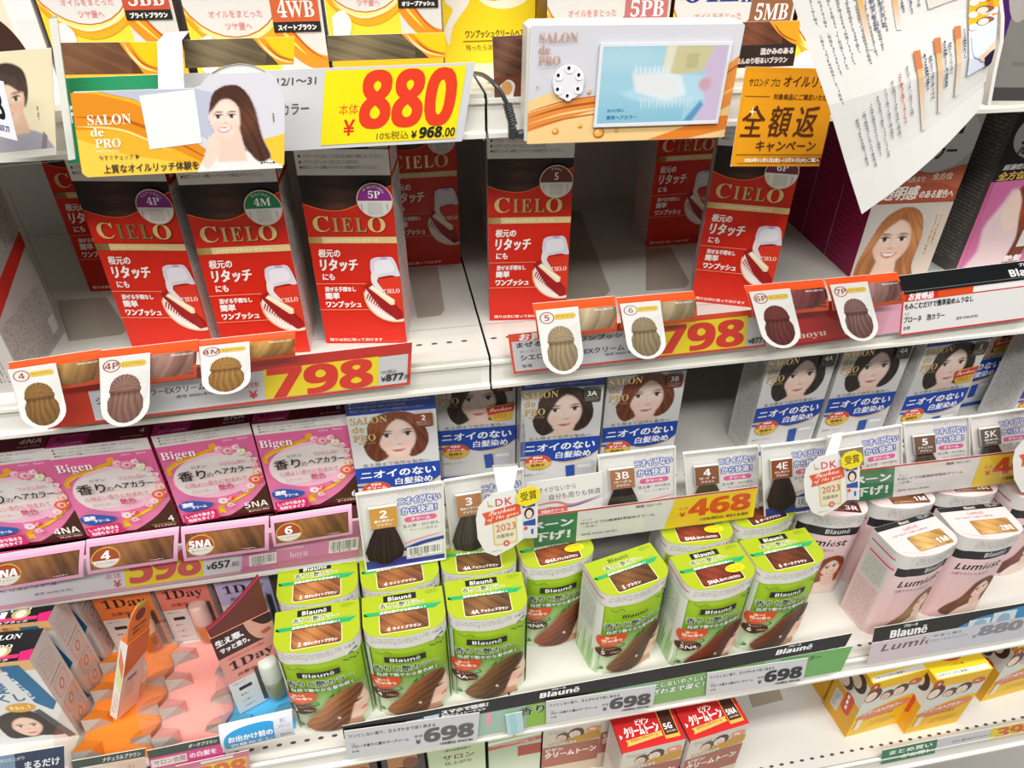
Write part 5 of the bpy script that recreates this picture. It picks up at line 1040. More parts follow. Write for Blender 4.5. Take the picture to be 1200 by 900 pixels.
# swatch cards of the top shelf
def swatch_oil(label, tl, tr, bl, dk, lt, y=-.003, full=False):
    W = 70; a = Art(W, 19, dk); a.img(0, 0, W*.74, 19, streaks(W*.74, 19, 50, dk, lt, -.8, len(label), .8))
    a.poly(a.curve([(W*.62, 0), (W*.7, 7), (W*.8, 14), (W*.86, 19)])+[(W, 19), (W, 0)], '#e8961c'); a.poly(a.curve([(W*.72, 0), (W*.8, 7), (W*.9, 13), (W, 15)])+[(W, 0)], '#f2c416'); a.stroke([(W*.66, 0), (W*.74, 8), (W*.86, 15), (W, 18)], 1.6, '#f8d9a0', taper=True); a.stroke([(W*.74, 4), (W*.84, 12), (W, 16.4)], .8, '#9a4a10', taper=True)
    return quad('colour_swatch', label, 'hair colour swatch', 'brown and gold swatches on the top shelf', a, y, tl, tr, bl)
swatch_oil('chestnut brown swatch with a gold swirl, left of the hanging tag', (63, 50), (185, 49), (66, 88), '#5a3824', '#8a6246'); swatch_oil('ash brown swatch with a gold swirl, right of the hanging tag', (215, 47), (345, 43), (217, 80), '#4a4030', '#84765a'); swatch_oil('ash swatch above the yellow price 880', (383, 42), (522, 38), (385, 72), '#46402f', '#8a7a5c')
a = Art(46, 40, '#3c2018'); a.img(0, 0, 34, 22, streaks(34, 22, 30, '#4a2418', '#7a4a34', -.6, 3, .9)); a.rect(0, 20, 46, 40, '#2a1e1a'); a.poly(a.curve([(22, 0), (30, 10), (40, 18), (46, 21)])+[(46, 0)], '#ec9a1c'); a.stroke([(26, 2), (34, 12), (46, 18)], 1.4, '#9a4a10', taper=True); a.text('温かみのある', 18, 23, 26, 5.6, '#d9cfc8', bold=.25); a.text('ほんのり明るいブラウン', 0, 31, 40, 5.6, '#d9cfc8', bold=.25)
quad('colour_swatch', 'dark swatch with white lettering behind the orange campaign card', 'hair colour swatch', 'brown and gold swatches on the top shelf', a, -.003, (868, 26), (938, 24), (862, 80))
a = Art(28, 66, '#4a2c22'); a.img(0, 0, 28, 30, streaks(28, 30, 24, '#3c2218', '#7a5444', -.7, 2, 1)); a.rect(0, 28, 28, 66, '#6a3a28'); a.blob([(4, 34), (10, 30), (15, 34), (14, 44), (22, 54), (12, 62), (4, 58), (8, 46)], '#d8d2cc'); a.ell(9, 36, 4, 5, '#c8945a'); a.rect(0, 58, 28, 66, '#d8902a')
quad('colour_swatch', 'narrow brown swatch behind the cable of the video unit', 'hair colour swatch', 'brown and gold swatches on the top shelf', a, .0, (577, 43), (624, 40), (581, 152))

# ------------------------------------------------------------------ price tickets
def yen(a, x, y, s, c='#d8281e'): a.text('本体', x, y, s*1.1, s*.55, c); a.text('¥', x+s*.2, y+s*.8, None, s*.9, c, bold=.25)
a = Art(283, 50, '#c8c8cb'); a.rect(0, 0, 66, 50, '#1f8a56'); a.rect(54, 0, 66, 50, '#c8c8cb'); a.poly([(0, 0), (66, 0), (66, 12), (60, 8), (0, 8)], '#2a9462'); a.text('キャンペーン', 2, 14, 50, 12, '#f2f4f2', bold=.6, rot=3); a.text('期間 12/1～31', 124, 4, 46, 5.6, '#4a4a4e', bold=.1); a.text('クリームヘアカラー', 104, 20, 62, 7, '#5a5a60', bold=.1)
a.rect(176, 1.6, 277, 47.5, '#f0d80e'); a.text('本体', 187.6, 22, 14, 7, '#d8461e'); a.text('¥', 192, 32, None, 10, '#d8281e', bold=.25); price(a, '880', 202, 2.6, 71, 35.5, '#dc3a1e', .9); a.text('10%税込', 217, 40.6, 24, 5.4, '#6a641e'); a.text('¥', 243, 41, None, 5, '#222', bold=.15); a.text(sans('968'), 249, 39, 17, 7, '#1c1c1c', bold=.2); a.text('.00', 267, 40, 9, 6, '#1c1c1c', bold=.1)
quad('price_ticket', 'wide grey price ticket with red 880 on yellow, on the top shelf', 'price ticket', 'price tickets', a, -.0105, (67, 92), (557, 73), (80, 191))
a = Art(300, 47, '#c92a1c'); a.rect(0, 0, 300, 47, '#d03a1e'); a.rect(38, 12, 297, 44, '#cfcfd3'); a.rect(38, 41.6, 297, 43, '#dcdce0'); a.text('シエロ', 42, 20, 22, 7, '#2c2c30', bold=.15); a.text('ヘアカラーEXクリーム', 66, 17.6, 62, 6.6, '#2c2c30', bold=.15); a.text('各種', 43, 32, 10, 4.6, '#3c3c40'); a.text('通常 ¥880(本体)', 104, 27, 32, 4.4, '#3c3c40'); a.rect(0, 0, 300, 11.4, '#c4261a')
a.rect(176, 11, 272, 43, '#f0d80e'); a.text('本体', 156, 22.4, 16, 6.6, '#c8362a'); a.text('¥', 163, 32, None, 8.6, '#d02a1e', bold=.3); price(a, '798', 178, 11.6, 90, 31, '#dc2e1c', 1.0); a.text('10%税込', 274.4, 26.6, 13, 4, '#4a4a4e'); a.text('¥', 274.4, 34, None, 5, '#222', bold=.15); a.text(sans('877'), 278.6, 31.6, 15, 7.6, '#1c1c1c', bold=.2); a.text('.80', 294, 34, 5, 5, '#1c1c1c')
quad('price_ticket', 'red bordered price ticket with 798, on the left bay', 'price ticket', 'price tickets', a, -.0105, (40, 452), (483, 401), (56, 503))
a = Art(234, 46, '#d8281e'); a.rect(0, 0, 234, 46, '#e2461e'); a.rect(2, 9, 232, 43.6, '#cdced4'); a.text('お買得品', 9, .8, 40, 7.8, '#fff', bold=.3, shear=.15); a.text('まぜる手間なしワンプッシュ', 6, 10.4, 100, 6, '#26262a', bold=.2); a.text('ホーユー', 8, 20, 16, 2.6, '#77777c'); a.text('シエロヘアカラーEXクリーム', 8, 25, 92, 6.4, '#2c2c30', bold=.15); a.text('各種', 8, 36, 9, 4, '#3c3c40'); a.text('通常 ¥880(本体)', 82, 33, 30, 4, '#3c3c40'); a.rect(0, 43.6, 234, 46, '#d03a2a')
a.text('本体', 119, 22, 7, 9, '#d02a1e'); a.text('¥', 119, 32.6, None, 8, '#d02a1e', bold=.3); a.rect(128, 6, 214, 43, '#f0d80e'); price(a, '798', 130, 9, 82, 32, '#dc2e1c', 1.0); a.text('¥', 216, 35, None, 4.4, '#222', bold=.15); a.text(sans('877'), 219.4, 33.6, 10, 6.6, '#1c1c1c', bold=.15); a.text('.80', 229.6, 36, 4, 4, '#1c1c1c')
quad('price_ticket', 'red bordered price ticket with 798, on the right bay', 'price ticket', 'price tickets', a, -.0105, (595, 392), (902, 361), (602, 438))
a = Art(100, 44, '#b8181c'); a.rect(0, 0, 100, 44, '#c02022'); a.rect(72, 0, 100, 44, '#e2a4b8'); a.text(serif('hoyu'), 18, 29, 22, 9, '#f2d9d4'); a.barcode(0, 24, 11, 15, 2); a.barcode(54, 20, 20, 18, 5); a.rect(14, 41, 72, 42.6, '#8e1216')
quad('barcode_card', 'red card with barcodes below the 6P and 7P swatches', 'card', None, a, -.0100, (903, 362), (1056, 342), (910, 409))
a = Art(186, 44, '#e9e6e4'); a.rect(0, 0, 186, 44, '#c83a3e'); a.rect(2, 9, 186, 42, '#e8e5e3'); a.rect(0, 0, 92, 8.4, '#e4501e'); a.rect(4, 0, 46, 8.4, '#d8281e'); a.rect(92, 1.6, 186, 7.6, '#f2efec'); a.text('お買得品', 8, .6, 32, 7.4, '#fff', bold=.35, shear=.15); a.text('もみこむだけで簡単染めムラなし', 4, 10.6, 90, 6.4, '#2c2c30', bold=.2); a.text('花王', 4, 20, 7, 2.4, '#8a8a8e'); a.text('ブローネ　泡カラー', 4, 24, 54, 6.6, '#2c2c30', bold=.15); a.text('各種', 4, 34, 9, 4, '#3c3c40'); a.text('通常 ¥980(本体)', 74, 31, 30, 3.8, '#4a4a4e')
quad('price_ticket', 'white price ticket with red border at the right end', 'price ticket', 'price tickets', a, -.0105, (1058, 344), (1224, 323), (1054, 394))
a = Art(170, 22, '#101417'); a.rect(0, 18.6, 170, 19.4, '#7a7e80'); a.text('ブローネ', 140, 2, 20, 4, '#fff', bold=.15); a.text(sans('Blauné').replace('é', 'ē'), 126, 8, 42, 9, '#fff', bold=.25)
quad('shelf_strip', 'black strip above the white price ticket at the right', 'shelf strip', None, a, -.0115, (1048, 324), (1222, 303), (1060, 345))
a = Art(240, 46, '#d4d4da'); a.rect(0, 41, 240, 46, '#c89aa8'); a.text('香りのヘアカラークリーム', 0, 18, 62, 8, '#5a5a64', bold=.1); a.text('通常 ¥698(本体)', 40, 32, 36, 4, '#6a6a70'); a.text('本体', 107, 22, 16, 7, '#c86a80'); a.text('¥', 115, 31, None, 9, '#c84a60', bold=.3); a.rect(126, 9, 202, 42, '#e6d42e'); price(a, '598', 130, 4, 70, 34, '#cc5a5c', 1.0); a.rect(202, 12, 238, 42, '#d6d6da'); a.text('10%税込', 206, 17, 16, 4.4, '#4a4a4e'); a.text('¥', 205, 29, None, 6, '#333', bold=.15); a.text(sans('657'), 210, 26, 18, 9, '#2c2c2c', bold=.2); a.text('.80', 229, 29, 8, 6, '#2c2c2c')
quad('price_ticket', 'pale price ticket with 598 half covered by pink swatches', 'price ticket', 'price tickets', a, -.0105, (-20, 672), (284, 628), (-8, 716))
a = Art(134, 44, '#d98ab4'); a.rect(0, 36, 134, 44, '#c87a9c'); a.barcode(10, 24, 30, 13, 4); a.barcode(99, 20, 33, 15, 9); a.text(serif('hoyu'), 55, 26, 20, 9, '#f2dbe6'); a.rect(40, 20, 70, 23, '#e6b4ce')
quad('barcode_card', 'pink card with two barcodes below the pink swatches 5NA and 6', 'card', None, a, -.0100, (280, 629), (424, 609), (282, 672))
def ticket468(label, tl, tr, bl):
    a = Art(262, 57, '#e4e2e0'); a.rect(0, 0, 262, 3, '#c8262c'); a.poly([(0, 3), (52, 3), (48, 57), (0, 57)], '#1c7c4c'); a.text('キャンペーン', -52, 12, 98, 14, '#f4f6f4', bold=.8); a.text('値下げ！', -18, 32, 60, 16, '#f4f6f4', bold=.8, shear=.1); a.text('期間 12/1～31', 118, 6, 30, 4.4, '#4a4a4e', bold=.1); a.text('ダリヤ', 56, 18, 12, 3, '#6a6a6e'); a.text('サロンドプロ無香料早染めクリーム', 54, 23, 86, 5, '#4a4a50', bold=.1); a.text('＜各種＞', 56, 30, 18, 3.6, '#6a6a6e'); a.text('通常 ¥558 (本体)', 54, 44, 42, 4.4, '#55555a')
    a.poly([(164, 3), (262, 3), (262, 57), (152, 57)], '#f0cf12'); a.text('本体', 168, 20, 12, 5, '#d8461e'); a.text('¥', 170, 29, None, 9, '#d8281e', bold=.3); price(a, '468', 180, 9, 76, 30, '#e0401c', 1.0); a.text('10%税込 ¥514.80', 196, 44, 58, 6, '#3c4a1e', bold=.2); return quad('price_ticket', label, 'price ticket', 'price tickets', a, -.0262, tl, tr, bl)
ticket468('price ticket with 468 and a green corner behind the first award tag', (622, 605), (888, 570), (626, 641)); ticket468('price ticket with 468 cut by the right edge', (1000, 551), (1236, 523), (1003, 588))
def clear_rail(label, tl, tr, bl, y):
    A, B, Cc = at_y(*tl, y), at_y(*tr, y), at_y(*bl, y); o = thing('clear_ticket_holder', A, label, 'ticket holder', 'clear ticket holders'); w = (B-A).length; h = (Cc-A).length; m = Mesh()
    m.box(0, -.001, -h, w, .0002, 0, '#dfe3e2', CLEAR); m.build('front_sheet', o); m = Mesh(); m.box(0, -.0018, -h-.003, w, .008, -h, '#dfe3e2', CLEAR); m.build('base_fold', o); return o
clear_rail('clear holder in front of the 468 ticket left of the 4E swatch', (618, 596), (890, 560), (622, 643), -.0285); clear_rail('clear holder in front of the 468 ticket at the right edge', (1000, 545), (1238, 517), (1003, 590), -.0285)
clear_rail('clear holder over the 798 ticket of the left bay', (120, 428), (562, 385), (128, 492), -.0135); clear_rail('clear holder over the 798 ticket of the right bay', (590, 372), (1056, 326), (598, 438), -.0140)
# black strips and grey tickets on the fourth shelf
a = Art(580, 26, '#0d0e10'); a.poly([(48, 26), (66, 17), (102, 9), (102, 26)], '#2a8ac0'); a.rect(66, 14, 84, 26, '#d8dde0'); a.rect(85, 11, 101, 26, '#d8dde0'); a.ell(75, 26, 7, 8, '#8ab4cc'); a.ell(93, 24, 7, 8, '#8ab4cc'); a.text('スマホで簡単！', 104, 5, 50, 8, '#f4f4f2', bold=.6); a.text('髪色シミュレーション', 104, 14, 48, 5, '#f0f0ee', bold=.35)
for x in (212, 489): a.text('ブローネ', x+12, 1, 16, 4, '#f4f4f2', bold=.2); a.text(sans('Blauné').replace('é', 'ē'), x, 5.6, 44, 10.6, '#fafafa', bold=.35)
quad('shelf_strip', 'long black strip along the front of the green packs', 'shelf strip', None, a, -.1405, (401, 851), (999, 742), (403, 866))
a = Art(590, 48, '#9fbfa8'); a.rect(0, 0, 40, 48, '#8fb09a'); a.rect(150, 2, 176, 44, '#9fc0b0'); a.rect(152, 4, 158, 30, '#e0a0b8'); a.rect(198, 0, 290, 48, '#8ab83e'); a.text('香り', 190, 6, 28, 17, '#27432c', bold=.6, out='#dfe9c4', ow=1.2); a.rect(350, 0, 480, 48, '#84b268'); a.text('としないやさしい', 346, 5, 62, 9, '#eef4e4', bold=.3, out='#3a7a4a', ow=1.2); a.text('ぎわまで深く！', 346, 17, 62, 11, '#eef4e4', bold=.4, out='#3a7a4a', ow=1.2); a.rect(500, 0, 590, 48, '#6fae5e'); a.text('カラー', 528, 5, 24, 9, '#22402a', bold=.4)
quad('campaign_card', 'long green card behind the 698 tickets on the fourth shelf', 'card', None, a, -.1398, (403, 862), (999, 757), (410, 890))
a = Art(36, 38, '#bcd8dc'); a.rect(8, 0, 22, 38, '#a2d0da'); quad('joint_cover', 'pale blue clip over the joint between the two bays', 'clip', None, a, -.1425, (592, 838), (612, 834), (595, 862))
def ticket698(label, tl, tr, bl, dark):
    a = Art(150, 42, '#d0d0d2'); a.text('ツンとしない香り、生えぎわまで深く染まる', 4, 6, 96, 5, '#3c3c40', bold=.12, rot=0); a.text('花王', 6, 19, 5, 2, '#6a6a6e'); a.text('ブローネ香りと艶カラークリーム', 6, 22, 64, 4.6, '#3c3c40', bold=.12); a.text('各種', 6, 30, 8, 3, '#55555a'); a.text('本体', 76, 20, 10, 4.4, '#55555a'); a.text('¥', 78, 27, None, 7, '#3c3c40', bold=.2); price(a, '698', 87, 13, 58, 20, dark, .9); a.text('10%税込 ¥767.80', 106, 36, 38, 4, '#2c2c30', bold=.15); return quad('price_ticket', label, 'price ticket', 'price tickets', a, -.1425, tl, tr, bl)
ticket698('grey price ticket 698 at the left end of the black strip', (403, 857), (562, 835), (407, 890), '#5a5a5c'); ticket698('grey price ticket 698 in the middle below the 4A and 5 packs', (640, 822), (769, 803), (640, 848), '#4a4a4c'); ticket698('grey price ticket 698 with black figures below the 6 pack', (829, 789), (947, 771), (827, 816), '#1c1c1e')
a = Art(196, 20, '#0d0e10'); a.text('ブローネ', 34, 2, 16, 4, '#f4f4f2', bold=.2); a.text(sans('Blauné').replace('é', 'ē'), 20, 7, 42, 11, '#fafafa', bold=.4); a.poly([(98, 20), (120, 10), (170, 4), (196, 2), (196, 20)], '#2a8ac0'); a.rect(112, 12, 138, 20, '#d8dde0'); a.rect(140, 7, 168, 20, '#d8dde0'); a.ell(126, 20, 8, 7, '#8ab4cc'); a.ell(154, 18, 8, 8, '#8ab4cc'); a.rect(60, 18, 61, 19, '#1b1c1e')
quad('shelf_strip', 'black strip along the front of the pale pink packs', 'shelf strip', None, a, -.1405, (1025, 736), (1222, 703), (1022, 753))
a = Art(196, 44, '#d5c3ca'); a.text(sans('Lumiést'), 12, 6, 78, 15, '#6a5a62', shear=.2); a.rect(66, 0, 196, 44, '#cacad2'); a.micro(70, 5, 48, 5, '#8a8a92', 1, .1); a.text('ブローネルミエスト', 68, 14, 44, 5, '#8a8a90', bold=.1); a.text('¥', 118, 20, None, 7, '#8a8a8e', bold=.2); price(a, '880', 124, 5, 52, 19, '#88888c', .9); a.rect(178, 0, 196, 14, '#8ab8d4')
quad('price_ticket', 'pale grey and lilac price ticket 880 at the right end', 'price ticket', 'price tickets', a, -.1400, (1022, 754), (1222, 719), (1016, 779))
# cards at the left of the fourth shelf
a = Art(92, 34, '#e8e8ec'); a.blob([(4, 34), (6, 12), (30, 5), (68, 6), (70, 22), (66, 34)], '#2f9ad6'); a.text('お出かけ前の', 10, 12, 56, 7, '#f6fafc', bold=.4); a.text('白髪かくし', 12, 22, 52, 7.4, '#f6fafc', bold=.4); a.rect(68, 0, 92, 34, '#d9dbe6'); a.text('肌に', 76, 5, 8, 3.4, '#77777c'); a.text('つきにくい', 73, 10, 16, 3.4, '#77777c'); a.barcode(73, 20, 18, 8, 8)
quad('product_card', 'curved white card with a blue panel beside the first green pack', 'card', 'product cards on the fourth shelf', a, -.134, (256, 850), (342, 831), (263, 879), bend=.006)
a = Art(98, 44, '#3c4238'); a.rect(0, 0, 98, 14, '#3a4a3c'); a.text('ダークブラウン', 54, 4, 38, 6, '#e6e6dc', bold=.2, shear=.1); a.rect(0, 14, 98, 44, '#d8488a'); a.rect(2, 18, 50, 32, '#e6d9d4'); a.text('サロン合間', 6, 20, 42, 9, '#8a6a5a', bold=.1); a.text('の白髪を', 54, 19, 36, 9, '#fbeef4', bold=.35); a.rect(0, 34, 98, 44, '#c07a84')
quad('product_card', 'green and magenta card below the pink tray', 'card', 'product cards on the fourth shelf', a, -.136, (172, 880), (259, 862), (178, 908))
a = Art(96, 44, '#3c4a40'); a.text('ナチュラルブラウン', 40, 3, 50, 6.6, '#e6e6dc', bold=.2, shear=.1); a.rect(0, 12, 96, 44, '#e2c6b4'); a.rect(0, 12, 40, 14, '#e9e6e0'); a.ell(44, 30, 16, 13, '#e9d2c2'); a.rect(60, 16, 96, 44, '#dcbca6'); a.text('塗る', 72, 20, 10, 6, '#b08a70')
quad('product_card', 'green and beige card below the orange tray', 'card', 'product cards on the fourth shelf', a, -.136, (84, 892), (170, 877), (88, 925))
a = Art(92, 40, '#1c2c4a'); a.rect(0, 0, 92, 40, '#2a3c5c', '#14203a'); a.rect(0, 0, 30, 30, '#7a98b0'); a.text('自然な仕上がり', 6, 5, 36, 5, '#c8d2da', bold=.15); a.text('まるだけ', 42, 14, 44, 11, '#eef2f6', bold=.4)
quad('product_card', 'dark blue card at the bottom left corner', 'card', 'product cards on the fourth shelf', a, -.136, (-12, 888), (75, 874), (-8, 920))
a = Art(90, 40, '#d890a0'); a.rect(0, 0, 90, 8, '#c87888'); a.rect(30, 2, 70, 6, '#e9dfdc'); a.rect(30, 9, 86, 40, '#e8c828'); price(a, '398', 24, 11, 62, 26, '#d86a4a', .8)
quad('price_ticket', 'pink and yellow price ticket below the pink tray', 'price ticket', 'price tickets', a, -.1385, (206, 898), (292, 879), (210, 925))
# bottom deck tickets
a = Art(70, 36, '#1f7a52'); a.text('まとめ買い', 10, 6, 54, 10, '#eef4ee', bold=.5); a.text('がお得！', 26, 20, 34, 10, '#eef4ee', bold=.5)
quad('campaign_card', 'small green card on the front of the bottom deck', 'card', None, a, -.170, (1034, 879.5), (1099, 866), (1032, 896))
a = Art(150, 36, '#d2d2d6'); a.text('ビゲン 香りのクリームトーン', 22, 14, 56, 7, '#6a6a70', bold=.15); a.rect(76, 0, 150, 36, '#e9d32a'); price(a, '398', 84, 4, 60, 28, '#d8642a', .8)
quad('price_ticket', 'pale price ticket with orange figures on the bottom deck', 'price ticket', 'price tickets', a, -.170, (1099, 866), (1222, 842), (1097, 880))
a = Art(30, 40, '#b0a28e'); o = thing('deck_label', at_z(890, 815, ZE+.0006), 'grey-brown patch lying on the bottom deck right of the red-topped cartons', 'label', None); b0 = Vector(o.location); P = [at_z(*q, ZE+.0007)-b0 for q in ((875, 809), (911, 802), (918, 820), (882, 829))]
m = Mesh(); m.sheet([tuple(p) for p in P], -.0004, '#a89a86', MATTE); m.build('sheet', o)

# ------------------------------------------------------------------ top shelf: gold and white cartons
def oil_front(code, name, lab):
    a = Art(88, 160, '#e8a41a'); a.rect(0, 0, 88, 150, '#e6b41e', '#f0cf3a'); a.rect(56, 0, 88, 150, '#cbc9c3')
    for k in range(3): a.rect(62+k*9, 90, 62.6+k*9, 150, '#c6c3bc')
    a.poly(a.curve([(52, 78), (60, 96), (68, 112), (80, 124), (88, 127)])+[(88, 138)]+a.curve([(88, 138), (72, 132), (58, 118), (46, 96)]), '#e8861a'); a.stroke([(54, 84), (64, 106), (76, 122), (88, 130)], 1.6, '#b8560e', taper=True); a.stroke([(50, 90), (60, 110), (74, 126)], 2, '#f6c85a', taper=True)
    a.ell(32, 84, 37, 38, '#e8961a'); a.ell(31, 81, 36, 36, '#f4d27a', rot=10); a.ell(30, 78, 35, 36, '#b8621a'); a.ell(30, 78, 34, 35.2, '#d0cec9'); a.stroke([(0, 96), (10, 112), (28, 121), (48, 116), (62, 100), (68, 84)], 4, '#f0a01e', taper=True); a.stroke([(6, 108), (26, 117), (46, 112), (60, 98)], 1.6, '#fbe6b0', taper=True)
    a.text(serif('OIL'), 4, 70, 42, 21, '#2a2f7a'); a.text(serif('in'), 47, 78, 12, 13, '#2a2f7a'); a.text('オイルをまとった', 15, 97.4, 34, 4.2, '#d98a8a', bold=.05); a.text('ツヤ髪へ', 24, 104.6, 17, 4.6, '#d98a8a', bold=.08)
    a.rect(55, 88, 86, 105, lab); a.text(serif(code), 59, 92, 24, 10.4, '#f4ece6'); a.rect(55, 105, 86, 111.4, '#1d1b1a'); a.text(name, 58, 106.6, 25, 3.4, '#f0ede8', bold=.2); a.blob([(4, 116), (12, 112), (18, 120), (14, 132), (4, 134)], '#f4ecd8'); a.rect(0, 138, 88, 160, '#e6a81c'); return a
def oil_box(label, px0, px1, y, code, name, lab, W=.0875):
    p, q = at_y(*px0, y), at_y(*px1, y); w = (q-p).length-.0012; t = thing('hair_dye_box', ((p.x+q.x)/2, y+.028, 1.369), label, 'hair colour box', 'gold and white hair colour cartons on the top shelf')
    a = Art(w*1000, 150); a.sub(oil_front(code, name, lab), 0, -9, w*1000/88) ; a.H = 150; s = Art(56, 150, '#3a1c12'); s.img(0, 0, 56, 150, streaks(56, 150, 24, '#2c140c', '#a8641e', .1, 4, .4)); carton(w, .056, .150, a, s, s, None, '#e0a81c', '#e0b020').build('carton', t); return t
oil_box('gold and white carton marked 3BB on the top shelf', (57, 46), (213, 45), .06, '3BB', 'ブライトブラウン', '#b84a30'); oil_box('gold and white carton marked 4WB on the top shelf', (222, 45), (382, 42), .06, '4WB', 'スイートブラウン', '#c05a30'); oil_box('gold and white carton with a green shade panel above the price 880', (385, 42), (519, 40), .06, '4OA', 'オリーブアッシュ', '#4a7a3c')
oil_box('gold and white carton left of centre above the video screen', (640, 20), (785, 20), .06, '5PB', 'ピンクブラウン', '#b86a6a'); oil_box('gold and white carton above the right half of the video screen', (788, 20), (930, 20), .06, '5MB', 'マットブラウン', '#8a5a3c'); oil_box('gold and white carton behind the hanging paper', (934, 20), (1080, 20), .06, '6GB', 'ダークブラウン', '#5a4a3c')
oil_box('gold and white carton at the right end of the top shelf', (1086, 20), (1226, 20), .06, '6NB', 'ダークブラウン', '#5a4a3c')
a = Art(90, 150, '#e8cc1a'); a.rect(0, 0, 90, 150, '#e3b818', '#f2d81c'); a.ell(50, 88, 26, 18, '#f0ecd0'); a.ell(42, 66, 33, 34, '#e8901a'); a.ell(42, 64, 30, 31, '#dedcd8'); a.rect(68, 0, 90, 96, '#d8d6d0'); a.poly(a.curve([(60, 66), (72, 86), (80, 104), (88, 124)])+[(90, 124), (90, 96), (72, 68)], '#e87a1c'); a.stroke([(66, 72), (78, 96), (88, 118)], 1.8, '#8a3a10', taper=True)
a.blob([(4, 90), (12, 80), (18, 86), (14, 96), (22, 100), (8, 118), (4, 132), (1, 120), (8, 106), (2, 100)], '#ece6dc'); a.ell(10, 86, 6, 8, '#d8943c'); a.text('ワンプッシュクリームヘアカラー', 18, 121, 62, 6, '#6a4a0e', bold=.15); a.rect(16, 129, 80, 129.8, '#8a6a14'); a.text('残ったら次に取っておける', 18, 132, 54, 4.6, '#7a5a12')
t = thing('hair_dye_box', (.1085, .133, 1.369), 'yellow carton set back between the left and right bays of the top shelf', 'hair colour box', 'gold and white hair colour cartons on the top shelf'); carton(.092, .056, .150, (lambda b: (b.sub(a, 0, 0, 92/90), b)[1])(Art(92, 150)), None, None, None, '#e0a81c', '#c8901a').build('carton', t)
a = Art(88, 150, '#e4dcd4'); a.rect(0, 0, 70, 150, '#e8cdb8'); a.blob([(38, 110), (60, 100), (74, 122), (70, 150), (40, 150)], '#3a2018'); a.ell(52, 134, 3, c='#f4ece4'); a.rect(74, 0, 88, 150, '#d6d6d6')
t = thing('hair_dye_box', (-.2735, .088, 1.369), 'pale carton at the top left corner behind the clear pocket', 'hair colour box', 'gold and white hair colour cartons on the top shelf'); carton(.088, .056, .150, a, None, None, None, '#d8d4ce').build('carton', t)

# ------------------------------------------------------------------ video unit with its cable
y0 = -.034; A, B, D_ = at_y(617, 27, y0), at_y(874, 26, y0), at_y(616, 171, y0); W, H = (B-A).x, A.z-D_.z
t = thing('video_display', (A.x, y0, D_.z), 'small white video unit with a lit screen, fixed to the top shelf', 'video display'); t.rotation_euler = (0, R_(.9), 0)
m = Mesh(); m.box(0, 0, 0, W, .022, H, '#d8d6cc', PLASTIC, .003); m.build('housing', t)
s = 1000*W/252; a = Art(252, 146); a.rrect(0, 0, 252, 146, 3, '#c6c6cc'); a.rect(0, 80, 252, 146, '#c6c6cc', '#e0bc78'); a.poly([(0, 92)]+a.curve([(0, 92), (30, 80), (70, 88), (110, 90)])+[(252, 60), (252, 146), (0, 146)], '#e6c184'); a.poly(a.curve([(0, 106), (40, 94), (80, 88), (130, 88)])+a.curve([(130, 98), (80, 104), (30, 120), (0, 130)]), '#d8863a')
for y_, w, c in ((112, 3, '#a85018'), (120, 2.4, '#f0c890'), (104, 2, '#c86a20'), (127, 1.6, '#b8601c')): a.stroke([(0, y_), (40, y_-12), (90, y_-19), (130, y_-21)], w, c, taper=True)
a.poly([(150, 146)]+a.curve([(150, 146), (190, 132), (230, 118), (252, 116)])+[(252, 134), (200, 146)], '#d87a26'); a.poly([(226, 62), (252, 38), (252, 100), (226, 118)], '#d88a3a'); a.stroke([(226, 72), (252, 50)], 2, '#a8541a'); a.stroke([(226, 96), (252, 80)], 3, '#e8b070')
for x, y_, r in ((34, 130, 4), (88, 134, 7), (64, 124, 2.4), (110, 131, 2), (72, 80, 2.4), (38, 74, 2.6), (120, 120, 2), (10, 72, 1.4)): a.ell(x, y_, r, r*.95, '#b8641c'); a.ell(x-r*.1, y_-r*.1, r*.8, r*.76, '#eaa84a'); a.ell(x-r*.25, y_-r*.3, r*.3, r*.24, '#fbe6c4')
for t_, x, y_, w, h in (('SALON', 10, 8, 44, 10.4), ('de', 10, 22, 13, 9.6), ('PRO', 10, 35, 25, 10)): a.text(serif(t_), x, y_, w, h, '#b98a74')
a.text('サロンドプロ', 10, 47.4, 20, 2.6, '#b99a8a')
m = Mesh(); sx = (W*1000-3)/252; sz = (H*1000-3)/146; m.art(a, lambda u, v, h: np.stack([(u*sx+1.5)*mm, -.0004-h*mm, H-(v*sz+1.5)*mm], -1)); m.build('front_panel', t)
sc = Art(154, 92); X, Y = grid(154, 92, 78); img = np.zeros(X.shape+(3,))+np.array(lin('#9fd4e4')); rr = .5+.5*np.sin(X*.9+Y*.35)*np.sin(Y*1.1-X*.2); img = over(img, '#c4e6ee', np.clip(rr*.5+soft_ell(X, Y, 30, 14, 50, 14, 0, .9)*.4, 0, 1)); img = over(img, '#7fc0d6', np.clip((Y-50)/60, 0, .6)*(X < 110))
img = over(img, '#bfe4f2', in_poly(X, Y, smooth_closed([(24, 54), (40, 50), (50, 34), (60, 26), (110, 34), (150, 40), (154, 60), (130, 66), (90, 70), (60, 66), (40, 62)]), 4)); img = over(img, '#eef6f8', in_poly(X, Y, [(40, 34), (98, 30), (110, 58), (86, 66), (46, 54)], 4)); img = over(img, '#f3f1ea', in_poly(X, Y, [(38, 30), (96, 40), (94, 58), (44, 50)], 6)*.7)
